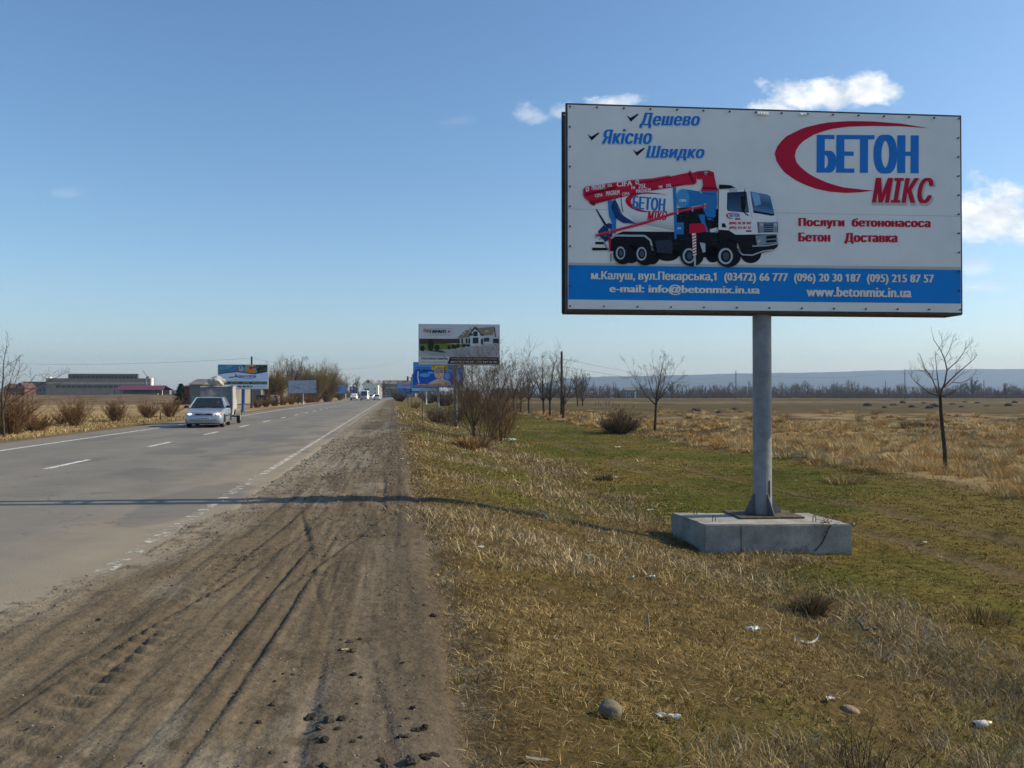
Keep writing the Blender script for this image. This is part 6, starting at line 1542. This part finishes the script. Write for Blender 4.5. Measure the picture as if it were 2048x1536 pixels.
# bottle with a gold neck
p = settle(1966, 1449); root = empty('bottle', p + Vector((0, 0, .03)), "small bottle with gold neck lying in the grass at the lower right", 'bottle', None, R(8))
mb = MB(); mb.tube([(-.065, 0, 0), (-.06, 0, 0), (.02, 0, 0), (.03, 0, 0)], [.018, .026, .026, .02], 14); mb.build('label_body', m_paper, root, True); mb = MB(); mb.tube([(.03, 0, 0), (.05, 0, 0), (.075, 0, 0)], [.022, .02, .017], 14); mb.build('neck', mat('gold_foil', (.5, .34, .08), .3, metal=.8), root, True)
p = settle(1505, 1258); scrap('foam_scrap', 1505, 1258, .13, .06, .05, m_foam, "crumpled blue white carton on the slope left of the ribbon", 'litter', 5, .2)
p = settle(1617, 1285); mb = MB(); rng = random.Random(6)
pts = [(-.13, -.03), (-.10, .03), (-.07, .0), (-.03, -.01), (.03, .0), (.07, .02), (.10, .04), (.12, .06)]; h_ = [.01, .04, .03, .012, .012, .02, .04, .07]
for (a, ha), (b, hb) in zip(zip(pts, h_), zip(pts[1:], h_[1:])): mb.poly([(a[0], a[1], ha), (b[0], b[1], hb), (b[0], b[1] + .012, hb + .012), (a[0], a[1] + .012, ha + .014)])
o = mb.build('plastic_ribbon', m_paper, None, loc=p); tag(o, "twisted white plastic ribbon trailing over the dry grass", 'litter')
p = settle(1735, 1262); mb = MB(); mb.loft([[Vector(q) for q in ((-.09, 0, .11), (-.075, .01, .115), (-.03, .0, .02), (.10, 0, .03), (.1, .0, .01), (-.05, 0, .0))], [Vector(q) + Vector((0, .012, 0)) for q in ((-.09, 0, .11), (-.075, .01, .115), (-.03, .0, .02), (.10, 0, .03), (.1, .0, .01), (-.05, 0, .0))]]); o = mb.build('plastic_shard', m_glassg, None, loc=p); tag(o, "broken dark plastic shard sticking up from the slope", 'litter')
LIT = [(1230, 957, .22, .14, .07, m_paper, "white bag scrap by the grass tuft on the slope", 0), (1025, 882, .5, .2, .2, m_foam, "largest heap of pale litter right of the thicket", .2), (1008, 881, .3, .2, .16, m_paper, "white crumpled bag at the thicket's right foot", .5), (1236, 895, .35, .2, .08, m_paper, "white scrap on the green strip beyond the slope", .1),
       (1170, 947, .14, .1, .05, m_paper, "small white scrap left of the slope tuft", .3), (1043, 973, .12, .07, .04, m_paper, "small white scrap high on the slope, below the thicket", -.3), (1035, 971, .08, .06, .03, m_paper, "tiny white scrap, left of a pair high on the slope", .9), (1178, 1118, .07, .06, .06, m_cyan, "cyan plastic scrap on the slope left of the concrete block", .1),
       (1266, 1158, .05, .04, .03, m_cyan, "small cyan scrap below the concrete block", .4), (1305, 1157, .10, .05, .03, m_foam, "grey white scrap on the slope below the block's left corner", .2), (1253, 1122, .05, .04, .07, m_paper, "small upright white scrap by the block's shadow", .5), (1118, 1124, .10, .02, .03, m_paper, "thin white strip on the slope near the cyan scrap", -.4),
       (962, 1099, .09, .06, .04, m_paper, "white scrap at the dirt edge below the shadow band", 0), (926, 979, .16, .04, .03, m_paper, "long white scrap on the upper slope above the shadow band", -.4), (803, 921, .14, .08, .02, m_paper, "white paper flake on the dirt shoulder in the distance", .1), (705, 892, .14, .1, .03, m_paper, "white flake on the dirt nearer the road edge", .1), (928, 907, .2, .1, .04, m_paper, "white flake on the slope left of the thicket", -.5),
       (1300, 1023, .16, .08, .05, m_paper, "white scrap in dry grass left of the concrete block", .2), (1112, 1244, .035, .02, .015, m_paper, "tiny white flake left of the upright stick", 0), (1113, 1284, .045, .02, .015, m_paper, "white chip on the near slope left of the stick", -.4), (1848, 1090, .12, .06, .04, m_paper, "white flake on the strip right of the concrete block", 0), (1345, 833, .5, .2, .12, m_paper, "far white scrap beside the young tree", 0), (1190, 833, .6, .3, .2, m_paper, "white bag caught on the round dark bush", 0),
       (600, 808.5, .5, .3, .4, m_paper, "white bag at the foot of the blank billboard pole", 0), (913, 1268, .07, .02, .02, m_board, "pale flat chip of wood on the dirt edge", .1), (690, 1305, .06, .02, .012, m_straw, "straw coloured chip among the clods", .1)]
for i, (x, y, w, d, h, m, lab, rz) in enumerate(LIT): scrap('litter_scrap', x, y, w * .72, d * .8, h * .8, m, lab, 'litter', 100 + i, rz, 'litter along the verge')
scrap('wood_scrap', 1187, 1083, .22, .03, .015, m_board, "thin wooden slat lying on the slope by the pole's shadow", 'wood scrap', 7, .05, None, .1)
scrap('wood_scrap', 1073, 1527, .10, .025, .012, m_board, "dark wood splinter at the bottom of the picture", 'wood scrap', 8, -.3, None, .1)
# clods on the shoulder
rng = random.Random(15)
CL = [(700, 1285, .045), (720, 1278, .03), (681, 1279, .028), (705, 1303, .05), (682, 1300, .034), (818, 1325, .03), (805, 1327, .026), (706, 1350, .038), (723, 1355, .022), (643, 1355, .022), (586, 1350, .026), (566, 1348, .022), (549, 1364, .022), (547, 1409, .034), (684, 1440, .042), (660, 1442, .05), (622, 1436, .048), (640, 1412, .022), (483, 1446, .032), (517, 1446, .034), (638, 1457, .038), (675, 1458, .03), (650, 1480, .046), (637, 1476, .026), (706, 1483, .036), (722, 1476, .024), (833, 1460, .05), (850, 1458, .04), (815, 1474, .042), (800, 1475, .034), (848, 1352, .028), (866, 1232, .04), (848, 1211, .026), (544, 1506, .026), (571, 1525, .024), (825, 1522, .062), (850, 1515, .05), (868, 1512, .045), (650, 1534, .04), (760, 1522, .036), (775, 1533, .05), (810, 1372, .02), (714, 1408, .02), (345, 1172, .03), (197, 1240, .034), (535, 1156, .03), (742, 1051, .03), (836, 1032, .03), (817, 1438, .03), (826, 1417, .026)]
protos = []
for i in range(5):
    mb = MB(); mb.blob((0, 0, .55), (1.0, .85, .72), 40 + i, sub=3, amp=.5, fq=2.6); o = mb.build('dirt_clod', m_clod if i % 3 else m_clod2); protos.append(o)
used = set()
for i, (x, y, r) in enumerate(CL):
    b = protos[i % 5]
    if i % 5 in used: o = b.copy(); col.objects.link(o)
    else: o = b; used.add(i % 5)
    p = settle(x, y); o.location = p - Vector((0, 0, r * .18)); r2 = r * rng.uniform(.42, .58); o.scale = (r2, r2, r2 * rng.uniform(.7, 1)); o.rotation_euler = (rng.uniform(-.4, .4), rng.uniform(-.4, .4), rng.uniform(0, 6.28))
    tag(o, "dark crumbly clod of earth lying on the dirt shoulder", 'clod', 'dark clods on the dirt shoulder')
# gravel and crumbs beyond counting
def crumbs(name, n, tr, sr, rr, mts, seed, label, cat, dens=None):
    r = np.random.RandomState(seed); bm = bmesh.new(); bmesh.ops.create_icosphere(bm, subdivisions=1, radius=1); bv = np.array([v.co[:] for v in bm.verts]); bf = np.array([[v.index for v in f.verts] for f in bm.faces]); bm.free()
    s = sr[0] * (sr[1] / sr[0]) ** r.rand(n); t = r.uniform(tr[0], tr[1], n)
    keep = fbm(t * 3.1 + seed, s * 1.7, 3) > r.uniform(.30, .62, n); s, t = s[keep], t[keep]; n = len(s)
    z = np.array([max(dirt_z(a, b), float(height(a, b))) for a, b in zip(t, s)]); c = W(t, s, z)
    rad = (rr[0] + (rr[1] - rr[0]) * r.rand(n) ** 3) * np.clip(s / 6, .8, 4)
    V = bv[None] * (1 + .35 * (r.rand(n, len(bv), 1) - .5)) * rad[:, None, None] * np.array([1, 1, .7]) + c[:, None]
    f = (bf[None] + (np.arange(n) * len(bv))[:, None, None]).reshape(-1, 3); g = r.rand(n, 1) ** 2
    C = np.array([.07, .056, .043]) * (1 - g) + np.array([.26, .23, .19]) * g; C = np.repeat(C, len(bv), 0)
    o = np_mesh(name, V.reshape(-1, 3), [f], mat(name + '_material', (.15, .12, .1), .95, attr=True, var=.15, vscale=40), C); tag(o, label, cat, kind='stuff')
crumbs('gravel', 24000, (-3.2, .5), (2.4, 30), (.0018, .010), None, 3, "loose gravel and dirt crumbs over the dirt shoulder", 'gravel')
crumbs('roadside_grit', 5000, (-3.4, -2.3), (4, 30), (.003, .010), None, 5, "grey grit along the edge of the asphalt", 'grit')
# twiggy plant at the bottom right and the dry creeper on the block
p = settle(1728, 1552); shrub('dead_plant', p, .30, .24, "dark twiggy dead plant at the bottom right edge", 201, n=16, mt=m_twig_dark, twigs=5, rmin=.0016, sub=.5, cat='plant')
rng = random.Random(9); lines = []; base = gp(1632, 1108, -.8); yb_ = 12.02
tr_ = [px(a, b, yb_ - .03) for a, b in ((1630, 1102), (1645, 1085), (1655, 1062), (1662, 1050), (1655, 1045), (1640, 1046))]
lines.append((tr_, [.008, .008, .007, .006, .005, .004])); 
for a in range(16):
    q, d = at_line(tr_, rng.uniform(.2, .98)); qq, ra, _ = limb(rng, q, (rng.gauss(0, 1), -abs(rng.gauss(0, .3)), rng.gauss(0, 1)), rng.uniform(.06, .2), .004, .002, 4, .3); lines.append((qq, ra))
o = tubes_mesh('dry_creeper', lines, m_twig_dark, None, 4); tag(o, "dry creeper twig hanging over the front of the concrete block", 'plant')
lines = []
for a in range(60):
    x = rng.uniform(1545, 1625); y = 1104 - (rng.random() ** 1.6) * 28 * (1 - abs(x - 1580) / 60); q = px(x, y, yb_ - .015)
    qq, ra, _ = limb(rng, q, (rng.gauss(0, 1), -.1, rng.gauss(0, .6)), rng.uniform(.05, .13), .003, .0015, 4, .35); lines.append((qq, ra))
o = tubes_mesh('dry_weed', lines, m_twig_dark, None, 3); tag(o, "tangle of dry weed clinging to the foot of the concrete block", 'plant')
# ------------------------------------------------------------------ grass
m_grass = mat('grass_blades', (.2, .17, .08), .85, attr=True, var=.12, vscale=3, spec=.02)
def blades(name, B, H, wd, az, lean, colr, label, cat, parent=None, bend=.35):
    n = len(B); d = np.stack([np.cos(az), np.sin(az), np.zeros(n)], 1); r = np.random.RandomState(n % 9973)
    q = r.rand(n) * math.pi; sd = np.stack([np.cos(q), np.sin(q), np.zeros(n)], 1) * (wd / 2)[:, None]
    up = np.sqrt(np.clip(1 - np.minimum(lean, .97) ** 2, 0, 1))
    m = B + d * (H * lean * bend)[:, None]; m[:, 2] += H * up * .6
    t = B + d * (H * lean)[:, None]; t[:, 2] += H * up
    V = np.stack([B - sd, B + sd, m - sd * .75, m + sd * .75, t], 1).reshape(-1, 3)
    i = np.arange(n)[:, None] * 5
    C = np.repeat(colr, 5, 0)
    o = np_mesh(name, V, [i + np.array([0, 1, 3, 2]), i + np.array([2, 3, 4])], m_grass, C, parent)
    return tag(o, label, cat, kind='stuff')
STRAW = np.array([[.43, .33, .14], [.32, .235, .095], [.55, .44, .22], [.24, .165, .06], [.185, .125, .048]]); GREEN = np.array([[.105, .125, .014], [.15, .155, .02], [.075, .10, .012], [.19, .175, .03]]); BROWN = np.array([[.15, .10, .04], [.10, .07, .03], [.20, .13, .055], [.27, .16, .055]])
def pick(P, r, n): return P[r.randint(0, len(P), n)] * (.5 + .95 * r.rand(n, 1) ** 1.3)
def frustum(Y0, Y1, dens, r, tmin, tmax, margin=2.4):
    xa, xb = -.66 * Y1 - margin, .66 * Y1 + margin
    A = (Y1 - Y0) * (xb - xa); n = int(A * dens); Y = r.uniform(Y0, Y1, n); X = r.uniform(xa, xb, n)
    t, s = TS(X, Y); k = (np.abs(X) < .66 * Y + margin) & (t > tmin) & (t < tmax)
    return X[k], Y[k], t[k], s[k]
BANDS = [(2.5, 4.6, 8000, .0030), (4.6, 8, 4200, .0040), (8, 14, 2000, .006), (14, 26, 800, .010), (26, 50, 200, .018), (50, 100, 30, .036)]
r = np.random.RandomState(21)
def clump(X, Y, c, k, r):
    """draw blades together into tufts: returns new feet and the direction away from the tuft's heart"""
    i, j = np.floor(X / c).astype(int), np.floor(Y / c).astype(int)
    cx_ = (i + .15 + .7 * _perm[i % 512, j % 512]) * c; cy_ = (j + .15 + .7 * _perm[(j + 77) % 512, (i + 31) % 512]) * c
    dx, dy = X - cx_, Y - cy_; kk = k * (.6 + .6 * r.rand(len(X)))
    return cx_ + dx * kk, cy_ + dy * kk, np.arctan2(dy, dx), _perm[(i + 5) % 512, (j + 9) % 512]
acc = {'short': [], 'green': [], 'tall': []}
for (a, b, dn, wd) in BANDS:
    X, Y, t, s = frustum(a, b, dn, r, -.1, 13.9)
    n1 = fbm(t * .45 + 3, s * .45 * .7, 4); n2 = fbm(t * 2.1 + 60, s * 2.1, 3); n3 = fbm(t * 1.3 + 11, s * .8 + 90, 3)
    edge = sstep(-.12, .3, t + (fbm(t * 3, s * 2.5 + 8, 3) - .5) * .5)
    bald = sstep(.54, .62, n2) * (1 - sstep(3.5, 5, t)) * .75
    tr = 7.6 + (fbm(s * .06, s * 0 + 3, 2) - .5) * 1.2
    track = np.maximum(np.exp(-((t - tr) / .2) ** 2), np.exp(-((t - tr - 1.65) / .2) ** 2)) * sstep(.3, .6, fbm(t * .8, s * .3 + 55, 2))
    keep = r.rand(len(t)) < edge * (1 - bald) * (1 - .8 * track)
    X, Y, t, s, n1, n2, n3 = [v[keep] for v in (X, Y, t, s, n1, n2, n3)]
    n = len(t); strip = sstep(5.0, 6.5, t)
    cs = max(.085, wd * 9); X, Y, out_, ch = clump(X, Y, cs, .72, r); t, s = TS(X, Y)
    # long dry grass along the toe of the bank and in loose patches
    toe = np.exp(-((t - 3.9 - (fbm(s * .25, s * 0 + 5, 2) - .5) * 2.2) / .95) ** 2) * sstep(.36, .58, n3)
    pat = .8 * sstep(.58, .70, fbm(t * .55 + 71, s * .55 + 12, 3)) * (1 - strip * .75)
    longp = np.clip(np.maximum(toe, pat), 0, 1)
    gk = np.clip((.12 + sstep(.42, .58, n1) * .7) * sstep(.3, 1.4, t) + strip * (.17 + .5 * sstep(.45, .62, n1)), 0, .9)
    isg = r.rand(n) < gk * (1 - .75 * longp); isl = (~isg) & (r.rand(n) < longp * .85)
    z = height(t, s); B = np.stack([X, Y, z - .006], 1)
    wj = wd * (.7 + .7 * r.rand(n)); big = max(1, wd / .006) ** .35
    H = np.where(isl, r.uniform(.06, .17, n), np.where(isg, r.uniform(.018, .048, n), r.uniform(.022, .065, n))) * (1 - .35 * strip) * big
    lean = np.where(isl, r.uniform(.55, .97, n), r.uniform(.5, .99, n))
    wind = (fbm(t * .5, s * .5 + 44, 2) - .5) * 9
    az = np.where(isl, out_ + r.normal(0, .6, n) + .0 * wind, np.where(r.rand(n) < .7, out_ + r.normal(0, .5, n), r.uniform(0, 6.283, n)))
    H = H * (.6 + .8 * ch)
    Cc = np.where(isg[:, None], pick(GREEN, r, n), np.where((r.rand(n) < .28 + .3 * sstep(.45, .6, n2))[:, None], pick(BROWN, r, n), pick(STRAW, r, n)))
    lo = pick(STRAW, r, n) * np.array([1.12, 1.18, 1.6]); Cc = np.where(isl[:, None], lo, Cc)
    Cc = np.where((strip[:, None] > .5) & ~isl[:, None] & ~isg[:, None], Cc * np.array([.72, .66, .46]), Cc)
    Cc = Cc * (.62 + .8 * np.clip(fbm(t * .9 + 14, s * .7 + 2, 4), .2, .8))[:, None]
    for kx, msk in (('green', isg), ('tall', isl), ('short', ~(isg | isl))):
        acc[kx].append((B[msk], H[msk], wj[msk] * (1 if kx != 'tall' else .8), az[msk], lean[msk], Cc[msk]))
for kx, nm, lab in (('short', 'dry_grass', "short matted straw grass on the bank and strip"), ('green', 'green_grass', "fresh green grass coming through on the strip and bank"), ('tall', 'long_dry_grass', "long bleached grass lying along the foot of the bank")):
    P = [np.concatenate([a[i] for a in acc[kx]]) for i in range(6)]
    blades(nm, *P, lab, 'grass')
# thatch: dead straws lying flat
acc = []
for (a, b, dn, wd) in [(2.5, 4.6, 2600, .0028), (4.6, 8, 1700, .0042), (8, 14, 900, .0065), (14, 26, 260, .011)]:
    X, Y, t, s = frustum(a, b, dn, r, .0, 13.6); n = len(t)
    k = r.rand(n) < np.clip(.15 + 1.2 * sstep(.38, .62, fbm(t * 1.4 + 33, s * 1.4 + 5, 3)), 0, 1) * (1 - .7 * sstep(5, 7, t)) * sstep(.1, .5, t)
    X, Y, t, s = X[k], Y[k], t[k], s[k]; n = len(t)
    acc.append((np.stack([X, Y, height(t, s) + r.uniform(.004, .03, n)], 1), r.uniform(.03, .095, n) * max(1, wd / .006) ** .4, wd * r.uniform(.6, 1.2, n), r.uniform(0, 6.283, n), r.uniform(.955, .999, n), pick(np.concatenate([STRAW, BROWN, BROWN]), r, n) * np.array([1.0, 1.03, 1.15])))
blades('thatch', *[np.concatenate([a[i] for a in acc]) for i in range(6)], "dead flattened straw lying over the bank", 'grass', bend=.5)
# tussocks of the rough meadow
def tussocks(name, cx, cy, Rr, Hh, nb, wdt, r, pal, label):
    N = len(cx); n = N * nb; idx = np.repeat(np.arange(N), nb)
    q = r.rand(n) * 2 * math.pi; rad = np.sqrt(r.rand(n)) * Rr[idx] * .55
    X = cx[idx] + np.cos(q) * rad; Y = cy[idx] + np.sin(q) * rad; t, s = TS(X, Y); z = height(t, s)
    wind = (fbm(cx * .4, cy * .4 + 9, 2) - .5) * 8
    az = q + r.normal(0, .5, n) + .0 * wind[idx]; H = Hh[idx] * r.uniform(.6, 1.15, n); lean = np.clip(.35 + .6 * rad / (Rr[idx] * .55 + 1e-6) * r.uniform(.5, 1.2, n), .15, .97)
    base = pal[r.randint(0, len(pal), N)][idx] * (.75 + .5 * r.rand(n, 1))
    blades(name, np.stack([X, Y, z - .02], 1), H, wdt[idx] * (.7 + .6 * r.rand(n)), az, lean, base, label, 'grass', bend=.45)
r = np.random.RandomState(5)
cx, cy, RR, HH, WW = [], [], [], [], []
for (Y0, Y1, dn, wd) in [(14, 24, 4.6, .010), (24, 40, 2.4, .016), (40, 62, .9, .026), (62, 100, .16, .05)]:
    X, Y, t, s = frustum(Y0, Y1, dn, r, 13.4, 60)
    k = r.rand(len(t)) < np.clip(1.15 - sstep(22, 46, t) * .85, .05, 1) * sstep(.28, .5, fbm(t * .35, s * .35 + 3, 3)) + .05
    X, Y = X[k], Y[k]; cx.append(X); cy.append(Y); RR.append(r.uniform(.22, .5, len(X)) * max(1, wd / .02) ** .4); HH.append(r.uniform(.2, .46, len(X)) * max(1, wd / .02) ** .3); WW.append(np.full(len(X), wd))
cx, cy, RR, HH, WW = map(np.concatenate, (cx, cy, RR, HH, WW))
TPAL = np.array([[.54, .40, .19], [.46, .31, .13], [.60, .47, .25], [.37, .225, .08], [.42, .33, .17], [.50, .30, .10]])
tussocks('meadow_tussocks', cx, cy, RR, HH, 74, WW, r, TPAL, "matted tussocks of tan grass across the rough meadow")
# fine dry turf between the tussocks
X, Y, t, s = frustum(14, 70, 26, r, 13.2, 70); k = r.rand(len(t)) < np.where(t < 22, 1.0, .34); X, Y, t, s = X[k], Y[k], t[k], s[k]; n = len(t)
blades('meadow_turf', np.stack([X, Y, height(t, s) - .01], 1), r.uniform(.06, .2, n), np.clip(Y * .00065, .012, .04), r.uniform(0, 6.28, n), r.uniform(.4, .95, n), pick(np.concatenate([STRAW, BROWN]), r, n), "thin dry grass between the meadow tussocks", 'grass')
# left verge
X, Y, t, s = frustum(20, 70, 26, r, -60, -12.7); n = len(t); k = r.rand(n) < sstep(12.6, 13.6, -t + (fbm(t, s * .5, 2) - .5)) ; X, Y, t, s = X[k], Y[k], t[k], s[k]; n = len(t)
blades('verge_grass', np.stack([X, Y, height(t, s) - .01], 1), r.uniform(.07, .2, n), np.clip(Y * .0006, .014, .04), r.uniform(0, 6.28, n), r.uniform(.35, .9, n), pick(np.concatenate([STRAW, STRAW, BROWN]), r, n), "bleached dry grass on the left verge and field", 'grass')
# single tufts that stand out
def tuft(x, y, rad, h, n, pal, label, seed, wdt=.004):
    r = np.random.RandomState(seed); p = settle(x, y); q = r.rand(n) * 2 * math.pi; rr = np.sqrt(r.rand(n)) * rad * .6
    B = np.stack([np.cos(q) * rr, np.sin(q) * rr, np.full(n, -.015)], 1); az = q + r.normal(0, .5, n); lean = np.clip(.2 + .6 * rr / (rad * .6) + r.normal(0, .12, n), .05, .95)
    o = blades('grass_tuft', B, h * r.uniform(.6, 1.1, n), np.full(n, wdt), az, lean, pick(pal, r, n), label, 'grass tuft'); del o['kind']; o['group'] = 'single tufts standing out of the bank'; o.location = p
DK = np.array([[.10, .075, .045], [.15, .105, .06], [.20, .15, .085], [.28, .22, .13]])
tuft(1622, 1228, .17, .33, 800, DK, "dark upright tuft of dead grass on the slope below the concrete block", 1, .005)
tuft(1208, 960, .34, .22, 380, DK, "flat dark grass tuft with a white scrap beside it", 2, .009)
tuft(935, 896, .75, .55, 420, np.array([[.26, .15, .06], [.2, .11, .05], [.36, .25, .12]]), "tall orange brown grass tuft at the foot of the thicket", 3, .02)
tuft(955, 893, .8, .5, 420, np.array([[.16, .09, .04], [.3, .19, .09], [.36, .25, .12]]), "dark rust grass tuft right of the orange brown one", 4, .02)
tuft(1825, 858, 1.3, .55, 300, DK * .7, "dark brushwood heap lying in the meadow left of the young tree", 5, .035)
tuft(1848, 860, .8, .5, 300, DK * .6, "rounded dark mound in the meadow close to the young tree", 6, .035)
tuft(1960, 1235, .5, .13, 520, STRAW * .8, "low bleached grass mound on the green strip at right", 7, .006)
tuft(1690, 965, .8, .3, 420, STRAW, "pale feathery grass tuft at the meadow edge behind the pole", 8, .012)
# molehills far out in the meadow
mb = MB(); mb.blob((0, 0, 0), (.6, .5, .45), 7, sub=3, amp=.3); proto = mb.build('molehill', m_clod)
rng = random.Random(2)
MH = [(1736, 812), (1770, 816), (1788, 811), (1825, 815), (1848, 807), (1870, 814), (1905, 809), (1923, 815), (1930, 805), (1955, 806), (1975, 813), (2018, 812), (2030, 806), (1806, 806), (1860, 817), (1440, 826), (1470, 820), (1395, 824)]
for i, (x, y) in enumerate(MH):
    o = proto if i == 0 else proto.copy()
    if i: col.objects.link(o)
    p = on_ground(x, y); o.location = p; k = rng.uniform(.8, 1.5); o.scale = (k, k, k * rng.uniform(.6, 1)); o.rotation_euler = (0, 0, rng.uniform(0, 6)); tag(o, "dark molehill among the scatter of mounds far out in the meadow", 'molehill', 'molehills in the meadow')
# ------------------------------------------------------------------ haze
m_haze = bpy.data.materials.new('haze'); m_haze.use_nodes = True
N, L = m_haze.node_tree.nodes, m_haze.node_tree.links; N.clear()
o_ = N.new('ShaderNodeOutputMaterial'); v_ = N.new('ShaderNodeVolumePrincipled')
v_.inputs['Color'].default_value = (.56, .74, 1.0, 1); v_.inputs['Density'].default_value = .00017; v_.inputs['Anisotropy'].default_value = .2
L.new(v_.outputs[0], o_.inputs['Volume'])
mb = MB(); mb.box((0, 2500, 110), (9000, 5600, 230))
hz = mb.build('haze', m_haze); tag(hz, "pale blue air haze over the far fields and hills", 'haze', kind='stuff')
